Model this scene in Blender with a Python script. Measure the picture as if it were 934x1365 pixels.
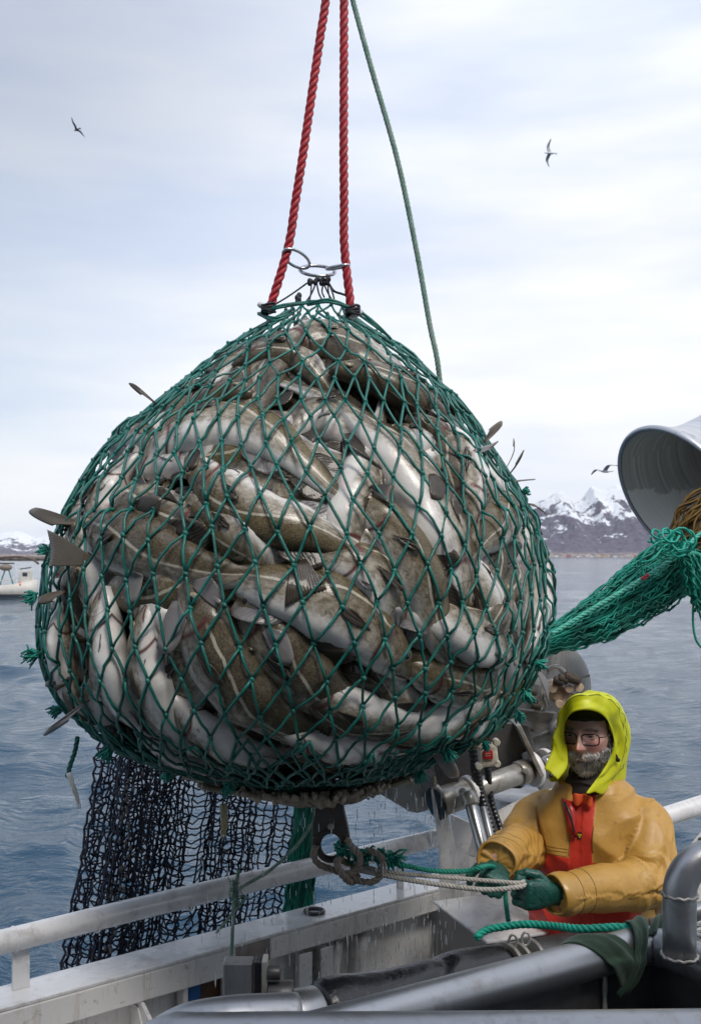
import bpy, bmesh, math, random
import numpy as np
from mathutils import Vector, Matrix, noise
from mathutils.bvhtree import BVHTree
R = math.radians
scene = bpy.context.scene
for o in list(bpy.data.objects): bpy.data.objects.remove(o)

# ------------------------------------------------------------------ camera
CZ = 3.6                       # eye height over the sea
FPX, CX, HY = 1327.0, 467.0, 742.0
cam_d = bpy.data.cameras.new('Camera'); cam = bpy.data.objects.new('Camera', cam_d)
scene.collection.objects.link(cam); scene.camera = cam
cam.location = (0, 0, CZ); cam.rotation_euler = (R(90), 0, 0)
cam_d.sensor_fit = 'VERTICAL'; cam_d.sensor_height = 36; cam_d.lens = 35
cam_d.shift_y = 59.5/1365.0
cam_d.clip_start = 0.05; cam_d.clip_end = 60000
cam_d.dof.use_dof = True; cam_d.dof.focus_distance = 2.75; cam_d.dof.aperture_fstop = 10

# ------------------------------------------------------------------ world
SUN_EL, SUN_AZ = 55, 156        # azimuth clockwise from +Y: veiled sun high behind the camera's right shoulder
w = bpy.data.worlds.new('World'); scene.world = w; w.use_nodes = True
nt = w.node_tree; nt.nodes.clear()
def N(t, nt, **k):
    n = nt.nodes.new(t)
    for a, b in k.items(): setattr(n, a, b)
    return n
out = N('ShaderNodeOutputWorld', nt); bg = N('ShaderNodeBackground', nt)
bg.inputs[1].default_value = 0.1
sky = N('ShaderNodeTexSky', nt, sky_type='NISHITA', sun_disc=False)
sky.sun_elevation = R(SUN_EL); sky.sun_rotation = R(SUN_AZ); sky.altitude = 10; sky.air_density = 1.0; sky.dust_density = 1.0
tc = N('ShaderNodeTexCoord', nt)
mp = N('ShaderNodeMapping', nt); mp.inputs['Scale'].default_value = (1.3, 1.3, 3.4); mp.inputs['Location'].default_value = (0.35, 0.1, 0.15)
no = N('ShaderNodeTexNoise', nt); no.inputs['Scale'].default_value = 1.15; no.inputs['Detail'].default_value = 5; no.inputs['Roughness'].default_value = 0.5
cr = N('ShaderNodeValToRGB', nt); cr.color_ramp.elements[0].position = 0.30; cr.color_ramp.elements[1].position = 0.60
cr.color_ramp.elements[0].color = (.72, .72, .72, 1)
mp2 = N('ShaderNodeMapping', nt); mp2.inputs['Scale'].default_value = (1.0, 1.0, 5.0)
no2 = N('ShaderNodeTexNoise', nt); no2.inputs['Scale'].default_value = 2.3; no2.inputs['Detail'].default_value = 4
cr2 = N('ShaderNodeValToRGB', nt)
cr2.color_ramp.elements[0].position = 0.35; cr2.color_ramp.elements[0].color = (6.6, 7.3, 8.7, 1)
cr2.color_ramp.elements[1].position = 0.65; cr2.color_ramp.elements[1].color = (9.4, 9.4, 9.5, 1)
mx = N('ShaderNodeMix', nt, data_type='RGBA')
L = nt.links.new
L(tc.outputs['Generated'], mp.inputs[0]); L(mp.outputs[0], no.inputs[0]); L(no.outputs[0], cr.inputs[0])
L(tc.outputs['Generated'], mp2.inputs[0]); L(mp2.outputs[0], no2.inputs[0]); L(no2.outputs[0], cr2.inputs[0])
sxx = N('ShaderNodeSeparateXYZ', nt); L(tc.outputs['Generated'], sxx.inputs[0])
def wm(op, a, b):
    m = N('ShaderNodeMath', nt, operation=op)
    for k, x in enumerate((a, b)):
        if isinstance(x, (int, float)): m.inputs[k].default_value = x
        else: L(x, m.inputs[k])
    return m.outputs[0]
# the cloud bank opens towards the upper left
cl = N('ShaderNodeMapRange', nt, interpolation_type='SMOOTHSTEP'); L(wm('ADD', wm('SUBTRACT', sxx.outputs[2], wm('MULTIPLY', sxx.outputs[0], 1.15)), wm('MULTIPLY', no.outputs[0], .35)), cl.inputs[0])
cl.inputs[1].default_value = .50; cl.inputs[2].default_value = .98; cl.inputs[3].default_value = 1.0; cl.inputs[4].default_value = .45
L(wm('MULTIPLY', cr.outputs[0], cl.outputs[0]), mx.inputs[0]); L(sky.outputs[0], mx.inputs[6]); L(cr2.outputs[0], mx.inputs[7])
sx = N('ShaderNodeSeparateXYZ', nt); L(tc.outputs['Generated'], sx.inputs[0])
zr_ = N('ShaderNodeMapRange', nt); L(sx.outputs[2], zr_.inputs[0]); zr_.inputs[1].default_value = .40; zr_.inputs[2].default_value = 1.0; zr_.inputs[3].default_value = 1.0; zr_.inputs[4].default_value = 1.5
vm = N('ShaderNodeVectorMath', nt, operation='SCALE'); L(mx.outputs[2], vm.inputs[0]); L(zr_.outputs[0], vm.inputs['Scale'])
L(vm.outputs[0], bg.inputs[0]); L(bg.outputs[0], out.inputs[0])

sd = bpy.data.lights.new('Sun', 'SUN'); sd.energy = 1.8; sd.angle = R(18); sd.color = (1, .93, .84)
sun = bpy.data.objects.new('Sun', sd); scene.collection.objects.link(sun)
sdir = Vector((math.sin(R(SUN_AZ))*math.cos(R(SUN_EL)), math.cos(R(SUN_AZ))*math.cos(R(SUN_EL)), math.sin(R(SUN_EL))))
sun.rotation_euler = (-sdir).to_track_quat('-Z', 'Y').to_euler()
vs = scene.view_settings; vs.view_transform = 'Standard'; vs.look = 'None'; vs.gamma = 1; vs.exposure = 0.27
try: vs.use_curve_mapping = False
except Exception: pass

# ------------------------------------------------------------------ helpers
def P(px, py, Y): return Vector(((px-CX)/FPX*Y, Y, CZ-(py-HY)/FPX*Y))
def V(*a): return Vector(a)
def link(o): scene.collection.objects.link(o); return o
def tag(o, label=None, cat=None, group=None, kind=None):
    if label: o['label'] = label
    if cat: o['category'] = cat
    if group: o['group'] = group
    if kind: o['kind'] = kind
    return o
def thing(name, label, cat, loc=(0,0,0), group=None):
    o = bpy.data.objects.new(name, None); o.empty_display_size = .1; link(o); o.location = loc
    return tag(o, label, cat, group)

def frames(pts, up=None):
    n = len(pts); T = []
    for i in range(n):
        a = pts[max(0, i-1)]; b = pts[min(n-1, i+1)]
        t = (b-a)
        T.append(t.normalized() if t.length > 1e-9 else Vector((0,0,1)))
    u = Vector(up) if up is not None else Vector((0,0,1))
    if abs(T[0].dot(u)) > .95: u = Vector((1,0,0)) if abs(T[0].x) < .9 else Vector((0,1,0))
    u = (u-T[0]*u.dot(T[0])).normalized(); F = []
    for t in T:
        u = (u-t*u.dot(t))
        u = u.normalized() if u.length > 1e-9 else t.orthogonal().normalized()
        F.append((t, u, t.cross(u)))
    return F
def spline(pts, n):
    """Catmull-Rom through pts, n samples evenly by arc length."""
    p = [Vector(q) for q in pts]
    if len(p) == 2:
        return [p[0].lerp(p[1], i/(n-1)) for i in range(n)]
    q = [p[0]*2-p[1]]+p+[p[-1]*2-p[-2]]; d = []
    for i in range(1, len(q)-2):
        for k in range(16):
            t = k/16; a, b, c, e = q[i-1], q[i], q[i+1], q[i+2]
            d.append(.5*((2*b)+(c-a)*t+(2*a-5*b+4*c-e)*t*t+(3*b-a-3*c+e)*t*t*t))
    d.append(p[-1])
    cum = [0]
    for i in range(1, len(d)): cum.append(cum[-1]+(d[i]-d[i-1]).length)
    out = []; j = 0
    for i in range(n):
        s = cum[-1]*i/(n-1)
        while j < len(cum)-2 and cum[j+1] < s: j += 1
        seg = cum[j+1]-cum[j]; t = 0 if seg < 1e-9 else (s-cum[j])/seg
        out.append(d[j].lerp(d[j+1], min(1, max(0, t))))
    return out
def plen(pts): return sum((pts[i+1]-pts[i]).length for i in range(len(pts)-1))

class MB:
    def __init__(s): s.v = []; s.f = []; s.uv = []; s.m = []; s.sm = []
    def add(s, vs, fs, uvs=None, mi=0, smooth=True):
        b = len(s.v); s.v += [tuple(x) for x in vs]
        for k, f in enumerate(fs):
            s.f.append(tuple(i+b for i in f)); s.m.append(mi); s.sm.append(smooth)
            s.uv.append(uvs[k] if uvs else None)
        return s
    def rings(s, rings, closed=True, caps=True, mi=0, smooth=True, loop=False, uvs=True):
        n = len(rings[0]); m = len(rings); vs = [p for r in rings for p in r]; fs = []; uv = []
        for i in range(m if loop else m-1):
            for j in range(n if closed else n-1):
                a = i*n+j; b = i*n+(j+1) % n; c = ((i+1) % m)*n+(j+1) % n; d = ((i+1) % m)*n+j
                fs.append((a, b, c, d))
                u0, u1 = i/(m-1), (i+1)/(m-1); nn = n if closed else n-1
                uv.append(((u0, j/nn), (u0, (j+1)/nn), (u1, (j+1)/nn), (u1, j/nn)))
        if caps and closed and not loop:
            fs.append(tuple(reversed(range(n)))); uv.append(tuple((0, j/n) for j in reversed(range(n))))
            fs.append(tuple((m-1)*n+j for j in range(n))); uv.append(tuple((1, j/n) for j in range(n)))
        return s.add(vs, fs, uv, mi, smooth)
    def tube(s, pts, r, seg=8, up=None, mi=0, loop=False, caps=True):
        pts = [Vector(p) for p in pts]
        if loop:
            n = len(pts); F = frames(pts+[pts[0]], up)[:-1]; F = []
            u = Vector(up) if up is not None else None
            for i in range(n):
                t = (pts[(i+1) % n]-pts[i-1]).normalized()
                if u is None: u = t.orthogonal()
                uu = (u-t*u.dot(t)).normalized(); F.append((t, uu, t.cross(uu)))
                if up is None: u = uu
        else: F = frames(pts, up)
        rg = []
        for i, p in enumerate(pts):
            rr = r[i] if hasattr(r, '__len__') else r
            t, u, b = F[i]
            rg.append([p+(u*math.cos(2*math.pi*k/seg)+b*math.sin(2*math.pi*k/seg))*rr for k in range(seg)])
        return s.rings(rg, mi=mi, loop=loop, caps=caps)
    def box(s, c, sx, sy, sz, X=(1,0,0), Z=(0,0,1), mi=0, bev=0.0):
        c = Vector(c); X = Vector(X).normalized(); Z = Vector(Z); Z = (Z-X*Z.dot(X)).normalized(); Yv = Z.cross(X)
        if bev <= 0:
            vs = [c+X*sx*i/2+Yv*sy*j/2+Z*sz*k/2 for k in (-1,1) for j in (-1,1) for i in (-1,1)]
            return s.add(vs, [(0,2,3,1),(4,5,7,6),(0,1,5,4),(2,6,7,3),(0,4,6,2),(1,3,7,5)], None, mi, False)
        bm = bmesh.new(); bmesh.ops.create_cube(bm, size=1)
        for v in bm.verts: v.co = Vector((v.co.x*sx, v.co.y*sy, v.co.z*sz))
        bmesh.ops.bevel(bm, geom=bm.edges[:], offset=bev, segments=2, affect='EDGES', profile=.5)
        bm.verts.index_update()
        vs = [c+X*v.co.x+Yv*v.co.y+Z*v.co.z for v in bm.verts]
        fs = [tuple(v.index for v in f.verts) for f in bm.faces]; bm.free()
        return s.add(vs, fs, None, mi, False)
    def cyl(s, a, b, r, r2=None, seg=20, mi=0, bev=0.0):
        a = Vector(a); b = Vector(b); r2 = r if r2 is None else r2; d = (b-a).normalized(); L_ = (b-a).length
        if bev:
            return s.tube([a, a+d*.0001, a+d*bev, b-d*bev, b-d*.0001, b], [r-bev, r-bev*.6, r, r2, r2-bev*.6, r2-bev], seg, mi=mi)
        k = min(.003, L_*.05)
        return s.tube([a, a+d*k, b-d*k, b], [max(r-k,.0003), r, r2, max(r2-k,.0003)], seg, mi=mi)
    def lathe(s, prof, c, axis, seg=32, mi=0, caps=True, xdir=None):
        c = Vector(c); ax = Vector(axis).normalized(); u = Vector(xdir) if xdir else ax.orthogonal(); u = (u-ax*u.dot(ax)).normalized(); b = ax.cross(u)
        rg = [[c+ax*h+(u*math.cos(2*math.pi*k/seg)+b*math.sin(2*math.pi*k/seg))*max(r, 1e-4) for k in range(seg)] for r, h in prof]
        return s.rings(rg, mi=mi, caps=caps)
    def ell(s, c, rx, ry, rz, X=(1,0,0), Z=(0,0,1), nu=16, nv=10, mi=0):
        c = Vector(c); X = Vector(X).normalized(); Z = Vector(Z); Z = (Z-X*Z.dot(X)).normalized(); Yv = Z.cross(X)
        rg = []
        for i in range(nv+1):
            th = math.pi*(i/nv); st = max(math.sin(th), .01)
            rg.append([c+X*rx*st*math.cos(2*math.pi*k/nu)+Yv*ry*st*math.sin(2*math.pi*k/nu)-Z*rz*math.cos(th) for k in range(nu)])
        return s.rings(rg, mi=mi)
    def poly(s, pts, th, nrm, mi=0, bev=0):
        """extruded outline: pts (3-D, planar), thickness th along nrm, centred"""
        nrm = Vector(nrm).normalized(); n = len(pts); pts = [Vector(p) for p in pts]
        cen = sum(pts, Vector())/n
        a = sum(((pts[i]-cen).cross(pts[(i+1) % n]-cen) for i in range(n)), Vector())
        if a.dot(nrm) < 0: pts = pts[::-1]
        vs = [p-nrm*th/2 for p in pts]+[p+nrm*th/2 for p in pts]
        fs = [tuple(reversed(range(n))), tuple(range(n, 2*n))]+[(i, (i+1) % n, n+(i+1) % n, n+i) for i in range(n)]
        return s.add(vs, fs, None, mi, False)
    def rope(s, pts, Rr, pitch=None, strands=3, seg=6, mi=0, up=None, step=9):
        pitch = pitch or Rr*7; L_ = plen([Vector(p) for p in pts]); n = max(8, int(L_/pitch*step))
        sp = spline(pts, n); F = frames(sp, up)
        for k in range(strands):
            q = []
            for i, p in enumerate(sp):
                a = 2*math.pi*(i/(n-1)*L_/pitch+k/strands)
                q.append(p+(F[i][1]*math.cos(a)+F[i][2]*math.sin(a))*Rr*.46)
            s.tube(q, Rr*.54, seg, mi=mi)
        return s
    def build(s, name, mats, parent=None, xf=None):
        me = bpy.data.meshes.new(name)
        if xf is not None: s.v = [tuple(xf @ Vector(v)) for v in s.v]
        me.from_pydata(s.v, [], s.f); 
        if any(u for u in s.uv):
            ul = me.uv_layers.new(name='UVMap'); k = 0; dat = np.zeros(len(me.loops)*2)
            for f, u in zip(s.f, s.uv):
                for j in range(len(f)):
                    if u: dat[2*k] = u[j][0]; dat[2*k+1] = u[j][1]
                    k += 1
            ul.data.foreach_set('uv', dat)
        me.polygons.foreach_set('use_smooth', s.sm); me.polygons.foreach_set('material_index', s.m)
        for m in (mats if isinstance(mats, (list, tuple)) else [mats]): me.materials.append(m)
        me.update()
        o = bpy.data.objects.new(name, me); link(o)
        if parent is not None:
            o.parent = parent; o.matrix_parent_inverse = Matrix.Translation(-parent.location) if parent.type == 'EMPTY' else Matrix()
        return o
def mod_bevel(o, w=.004, seg=2):
    m = o.modifiers.new('bev', 'BEVEL'); m.width = w; m.segments = seg; m.limit_method = 'ANGLE'; m.angle_limit = R(40); return o

# ------------------------------------------------------------------ materials
def newmat(name):
    m = bpy.data.materials.new(name); m.use_nodes = True; t = m.node_tree
    return m, t, t.nodes['Principled BSDF']
def ramp(t, src, stops, interp='LINEAR'):
    r = N('ShaderNodeValToRGB', t); r.color_ramp.interpolation = interp; e = r.color_ramp.elements
    while len(e) < len(stops): e.new(.5)
    for k, (p, c) in enumerate(stops):
        e[k].position = p; e[k].color = (*c, 1) if len(c) == 3 else c
    if src is not None: t.links.new(src, r.inputs[0])
    return r
def noise_n(t, scale, detail=4, rough=.55, vec=None, coord='Object', dist=0):
    n = N('ShaderNodeTexNoise', t); n.inputs['Scale'].default_value = scale; n.inputs['Detail'].default_value = detail
    n.inputs['Roughness'].default_value = rough; n.inputs['Distortion'].default_value = dist
    if vec is None: vec = N('ShaderNodeTexCoord', t).outputs[coord]
    t.links.new(vec, n.inputs['Vector']); return n
def mixc(t, fac, a, b, mode='MIX'):
    m = N('ShaderNodeMix', t, data_type='RGBA', blend_type=mode)
    for s_, x in ((0, fac), (6, a), (7, b)):
        if isinstance(x, (int, float)): m.inputs[s_].default_value = x
        elif isinstance(x, tuple): m.inputs[s_].default_value = (*x, 1) if len(x) == 3 else x
        else: t.links.new(x, m.inputs[s_])
    return m.outputs[2]
def math_n(t, op, a, b=None, c=None, clamp=False):
    m = N('ShaderNodeMath', t, operation=op, use_clamp=clamp)
    for k, x in enumerate((a, b, c)):
        if x is None: continue
        if isinstance(x, (int, float)): m.inputs[k].default_value = x
        else: t.links.new(x, m.inputs[k])
    return m.outputs[0]
def bump(t, bs, h, strength=.3, dist=.01, prev=None):
    b = N('ShaderNodeBump', t); b.inputs['Strength'].default_value = strength; b.inputs['Distance'].default_value = dist
    t.links.new(h, b.inputs['Height'])
    if prev is not None: t.links.new(prev, b.inputs['Normal'])
    t.links.new(b.outputs[0], bs.inputs['Normal']); return b.outputs[0]
def mat(name, col, rough=.5, metal=0, var=.25, vs_=8, bs_=60, bstr=.15, bdist=.003, dirt=None, dirt_amt=.5, dirt_scale=3, coat=0, dirt2=None, rvar=.15, trans=0, sheen=0):
    m, t, b = newmat(name)
    n1 = noise_n(t, vs_, 6, .6)
    d = tuple(c*(1-var) for c in col); l = tuple(min(1, c*(1+var*.6)) for c in col)
    c = ramp(t, n1.outputs[0], [(.3, d), (.7, l)]).outputs[0]
    if dirt:
        n2 = noise_n(t, dirt_scale, 8, .68, dist=.6)
        f = ramp(t, n2.outputs[0], [(.62-dirt_amt*.3, (0,0,0)), (.72-dirt_amt*.12, (1,1,1))]).outputs[0]
        f = math_n(t, 'MULTIPLY', f, .8)
        c = mixc(t, f, c, dirt)
    if dirt2:
        n3 = noise_n(t, dirt_scale*7, 5, .7)
        f = ramp(t, n3.outputs[0], [(.58, (0,0,0)), (.68, (1,1,1))]).outputs[0]
        c = mixc(t, math_n(t, 'MULTIPLY', f, .7), c, dirt2)
    t.links.new(c, b.inputs['Base Color'])
    rr = N('ShaderNodeMapRange', t); t.links.new(n1.outputs[0], rr.inputs[0]); rr.inputs[3].default_value = max(.03, rough-rvar); rr.inputs[4].default_value = min(1, rough+rvar)
    t.links.new(rr.outputs[0], b.inputs['Roughness'])
    b.inputs['Metallic'].default_value = metal; b.inputs['Coat Weight'].default_value = coat; b.inputs['Coat Roughness'].default_value = .12
    b.inputs['Transmission Weight'].default_value = trans
    if sheen: b.inputs['Sheen Weight'].default_value = sheen
    if bstr:
        nb = noise_n(t, bs_, 5, .6); bump(t, b, nb.outputs[0], bstr, bdist)
    return m

# ------------------------------------------------------------------ sea
def build_sea():
    rng = np.random.RandomState(4)
    na, nr = 620, 760
    ang = np.linspace(R(-62), R(62), na)
    dist = 4.0*np.exp(np.linspace(0, math.log(9000/4.0), nr))
    # denser where it is seen large
    A, D = np.meshgrid(ang, dist)
    X = D*np.sin(A); Y = D*np.cos(A)
    sp = np.maximum(D*(ang[1]-ang[0]), D*(math.log(9000/4.0)/nr))
    Z = np.zeros_like(X); DX = np.zeros_like(X); DY = np.zeros_like(X)
    lam = np.exp(rng.uniform(math.log(.22), math.log(14), 150))
    for l in lam:
        k = 2*math.pi/l; th = R(205)+rng.normal(0, .62); ph = rng.uniform(0, 6.28)
        a = .0076*l**.66*(1 if l < 1.5 else (1.5/l)**.75)
        fade = np.clip((l/sp-2.2)/2.5, 0, 1)
        if fade.max() <= 0: continue
        p = k*(X*math.cos(th)+Y*math.sin(th))+ph
        Z += a*fade*np.sin(p); c = a*fade*np.cos(p)*.8; DX += c*math.cos(th); DY += c*math.sin(th)
    ev = 0.72+.28*np.sin(X*.19+.8*np.sin(Y*.13))*np.cos(Y*.11)
    Z *= ev
    co = np.stack([X+DX, Y+DY, Z], -1).reshape(-1, 3)
    me = bpy.data.meshes.new('sea'); me.vertices.add(len(co)); me.vertices.foreach_set('co', co.ravel())
    ii, jj = np.meshgrid(np.arange(nr-1), np.arange(na-1), indexing='ij')
    a = (ii*na+jj).ravel(); q = np.stack([a, a+1, a+na+1, a+na], -1)
    nf = len(q); me.loops.add(nf*4); me.polygons.add(nf)
    me.loops.foreach_set('vertex_index', q.ravel()); me.polygons.foreach_set('loop_start', np.arange(nf)*4); me.polygons.foreach_set('loop_total', np.full(nf, 4))
    me.update(calc_edges=True); me.polygons.foreach_set('use_smooth', np.ones(nf, bool))
    m, t, b = newmat('sea_water')
    geo = N('ShaderNodeNewGeometry', t)
    b.inputs['Base Color'].default_value = (.012, .048, .088, 1); b.inputs['Roughness'].default_value = .09; b.inputs['IOR'].default_value = 1.333
    mpn = N('ShaderNodeMapping', t); mpn.inputs['Scale'].default_value = (1, 1.6, 1); t.links.new(geo.outputs['Position'], mpn.inputs[0])
    n1 = noise_n(t, 3.2, 5, .6, vec=mpn.outputs[0], dist=.3); n2 = noise_n(t, .35, 6, .62, vec=mpn.outputs[0])
    s_ = math_n(t, 'ADD', math_n(t, 'MULTIPLY', n1.outputs[0], .16), math_n(t, 'MULTIPLY', n2.outputs[0], .55))
    bump(t, b, s_, .8, .35)
    me.materials.append(m)
    o = link(bpy.data.objects.new('sea', me)); tag(o, kind='structure')
    # the sea behind the camera, plain
    mb = MB(); mb.add([(-9000,-9000,-.3),(9000,-9000,-.3),(9000,9000,-.3),(-9000,9000,-.3)], [(0,1,2,3)], None, 0, False)
    o2 = mb.build('sea_far', m); tag(o2, kind='structure')
build_sea()

# ------------------------------------------------------------------ mountains
def ridge_mesh(name, px0, px1, Y0, top, seed, snow_z, nx=420, ny=150, depth=1800, rough=1.0):
    """top: list of (px, py) skyline; the range rises from the shore at Y0 and crests at Y0+depth*0.6"""
    xs = [p[0] for p in top]; ys = [p[1] for p in top]
    co = []; off = Vector((seed*17.3, seed*5.1, seed*3.7))
    for j in range(ny+1):
        f = j/ny; Y = Y0+depth*f
        for i in range(nx+1):
            px = px0+(px1-px0)*i/nx
            Yc = Y0+depth*.62
            hz = (HY-np.interp(px, xs, ys))/FPX*Yc          # crest height over eye level
            h = hz+CZ
            X = (px-CX)/FPX*Yc*(1+.12*(f-.62))
            p = Vector((X/900, Y/900, 0))+off
            prof = math.sin(min(1, f/.62)*math.pi/2)**1.25 if f < .62 else max(0, 1-(f-.62)/.38)**1.1
            rid = 1-abs(noise.noise(p*1.7)*2)
            nz = noise.fractal(p*3.2, .9, 2.1, 7)
            fine = noise.ridged_multi_fractal(p*5.0, 1.0, 2.1, 7, 1.0, 2.0)
            z = h*prof*(.78+.22*rid*(1-abs(f-.62)*1.2)) if f < .5 else h*prof
            z += h*rough*(.14*nz+.075*(fine-1.1))*min(1, f*4)*(1 if f < .5 else .6)
            shore = min(1, f*9)
            z = z*shore + 1.5 - (1-min(1, f*40))*3
            co.append((X, Y, z))
    fs = []
    for j in range(ny):
        for i in range(nx):
            a = j*(nx+1)+i; fs.append((a, a+1, a+nx+2, a+nx+1))
    mb = MB(); mb.add(co, fs, None, 0, True)
    m, t, b = newmat(name+'_rock')
    geo = N('ShaderNodeNewGeometry', t); sp = N('ShaderNodeSeparateXYZ', t); t.links.new(geo.outputs['Position'], sp.inputs[0])
    sn = N('ShaderNodeSeparateXYZ', t); t.links.new(geo.outputs['Normal'], sn.inputs[0])
    n1 = noise_n(t, .010, 9, .68, vec=geo.outputs['Position']); n2 = noise_n(t, .035, 8, .7, vec=geo.outputs['Position'])
    rock = ramp(t, n2.outputs[0], [(.35, (.055, .052, .085)), (.6, (.13, .12, .17))]).outputs[0]
    z = math_n(t, 'DIVIDE', sp.outputs[2], snow_z)
    a = math_n(t, 'ADD', math_n(t, 'MULTIPLY', z, .42), math_n(t, 'MULTIPLY', n1.outputs[0], 1.5))
    a = math_n(t, 'ADD', a, math_n(t, 'MULTIPLY', sn.outputs[2], .28))
    fac = ramp(t, a, [(.0, (0,0,0)), (1, (1,1,1))])
    fac.color_ramp.elements[0].position = .0
    mr = N('ShaderNodeMapRange', t); t.links.new(a, mr.inputs[0]); mr.inputs[1].default_value = 1.25; mr.inputs[2].default_value = 1.33
    c = mixc(t, mr.outputs[0], rock, (.80, .83, .88))
    sh = N('ShaderNodeMapRange', t); t.links.new(sp.outputs[2], sh.inputs[0]); sh.inputs[1].default_value = 32; sh.inputs[2].default_value = 12
    nsh = noise_n(t, .05, 6, .7, vec=geo.outputs['Position'])
    shf = math_n(t, 'MULTIPLY', sh.outputs[0], math_n(t, 'GREATER_THAN', nsh.outputs[0], .47))
    c = mixc(t, math_n(t, 'MULTIPLY', shf, .8), c, (.42, .33, .26))
    t.links.new(c, b.inputs['Base Color']); b.inputs['Roughness'].default_value = .9
    bump(t, b, n2.outputs[0], .8, 25)
    o = mb.build(name, m); tag(o, kind='structure'); return o
YM = 5200
ridge_mesh('mountain', 640, 1160, YM, [(640,735),(680,700),(700,682),(722,668),(745,655),(762,672),(774,668),(785,650),(800,656),(818,652),(834,655),(860,662),(900,650),(960,640),(1040,668),(1160,720)], 3, 330)
ridge_mesh('snowy_hills', -260, 170, 7600, [(-260,715),(-120,700),(-30,712),(0,713),(25,708),(50,717),(75,712),(110,722),(150,735),(170,740)], 8, 140, nx=300, ny=90)
# low houses on the shore under the mountain
def shore_houses():
    rnd = random.Random(5)
    wm = mat('house_white', (.75,.74,.72), .7, bstr=0); rm = mat('house_rust', (.42,.10,.07), .7, bstr=0); om = mat('house_ochre', (.6,.38,.14), .7, bstr=0); rf = mat('house_roof', (.10,.10,.11), .7, bstr=0)
    for k, (px, c) in enumerate([(716,0),(729,2),(741,0),(757,1),(770,0),(788,0),(803,2),(819,0),(846,1),(858,1),(868,0)]):
        Y = YM-18+rnd.uniform(0, 10); x = (px-CX)/FPX*Y; wd = rnd.uniform(12, 20); h = rnd.uniform(7, 10); z0 = 1.2
        wn = ('white','rust red','ochre')[c]
        base = thing('shore_house', 'tiny %s shore house, %s' % (wn, ['leftmost beside the net','second from the left','third from the left','left of the two middle ones','under the left mountain shoulder','under the notch between the peaks','under the small pointed peak','under the snowy flank','left one of the red pair below the funnel','right one of the red pair below the funnel','rightmost below the funnel'][k]), 'house', (x, Y, z0), 'houses along the far shore')
        mb = MB(); mb.box((x, Y, z0+h/2-.5), wd, 9, h+1); mb.build('wall', [wm, rm, om][c], base)
        mb = MB(); r0 = z0+h
        mb.add([(x-wd/2-.6,Y-5,r0),(x+wd/2+.6,Y-5,r0),(x+wd/2+.6,Y+5,r0),(x-wd/2-.6,Y+5,r0),(x-wd/2-.6,Y,r0+4),(x+wd/2+.6,Y,r0+4)], [(0,1,5,4),(2,3,4,5),(0,4,3),(1,2,5),(3,2,1,0)], None, 0, False)
        mb.build('roof', rf, base)
shore_houses()
# breakwater, left
mb = MB(); rr = random.Random(9)
for i in range(60):
    px = -60+i*2.6; mb.ell(P(px, 742, 900)+V(0, 0, -CZ+1.2+rr.random()), 3+rr.random()*2, 3, 1.5+rr.random()*1.5, nu=7, nv=5)
tag(mb.build('breakwater', mat('breakwater_rock', (.16,.13,.11), .9, vs_=.3)), 'low brown stone breakwater on the horizon at the far left', 'breakwater')
# ------------------------------------------------------------------ the catch: shape of the hanging net
BY = 3.30                       # distance of the net's axis
# silhouette read from the photograph: (py, left px, right px)
SIL = [(404,402,446),(412,380,462),(425,345,488),(440,322,512),(470,285,556),(510,230,600),(550,180,636),(600,130,672),(650,98,702),(700,72,724),(750,54,738),(800,46,744),(850,45,744),(900,55,728),(940,76,706),(975,104,680),(1005,150,640),(1028,205,590),(1044,270,545),(1052,340,500),(1058,400,460)]
_f = 3.30/FPX
PROF = []
for py, a, b in SIL:
    h = (b-a)/2; r = h*_f/math.sqrt(1+(h/FPX)**2)*.995
    z = CZ-(py-HY)/FPX*(BY*.985-max(0, min(1, (py-900)/130))*.5*r)
    PROF.append((z, ((a+b)/2-CX)*_f, r))
# (height, axis x, radius) of the round bag, top to bottom
PROF = [(4.428, -0.105, 0.095), (4.379, -0.118, 0.164), (4.331, -0.123, 0.241), (4.283, -0.117, 0.305), (4.235, -0.117, 0.364), (4.186, -0.124, 0.419), (4.138, -0.131, 0.47), (4.09, -0.14, 0.519), (4.041, -0.148, 0.564), (3.993, -0.154, 0.605), (3.945, -0.161, 0.644), (3.896, -0.163, 0.678), (3.848, -0.164, 0.706), (3.8, -0.165, 0.732), (3.751, -0.167, 0.756), (3.703, -0.169, 0.778), (3.655, -0.171, 0.795), (3.606, -0.173, 0.809), (3.558, -0.174, 0.819), (3.51, -0.175, 0.825), (3.461, -0.176, 0.829), (3.413, -0.177, 0.83), (3.365, -0.177, 0.829), (3.316, -0.179, 0.823), (3.268, -0.182, 0.81), (3.22, -0.185, 0.793), (3.171, -0.186, 0.769), (3.123, -0.186, 0.739), (3.075, -0.185, 0.698), (3.026, -0.182, 0.636), (2.978, -0.178, 0.549), (2.93, -0.172, 0.423), (2.881, -0.152, 0.258), (2.833, -0.091, 0.121)]
ZT, ZB = PROF[0][0], PROF[-1][0]
_zs = np.array([p[0] for p in PROF][::-1]); _cs = np.array([p[1] for p in PROF][::-1]); _rs = np.array([p[2] for p in PROF][::-1])
def axis_x(z): return float(np.interp(z, _zs, _cs))
ZC = CZ-(800-HY)*_f
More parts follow.
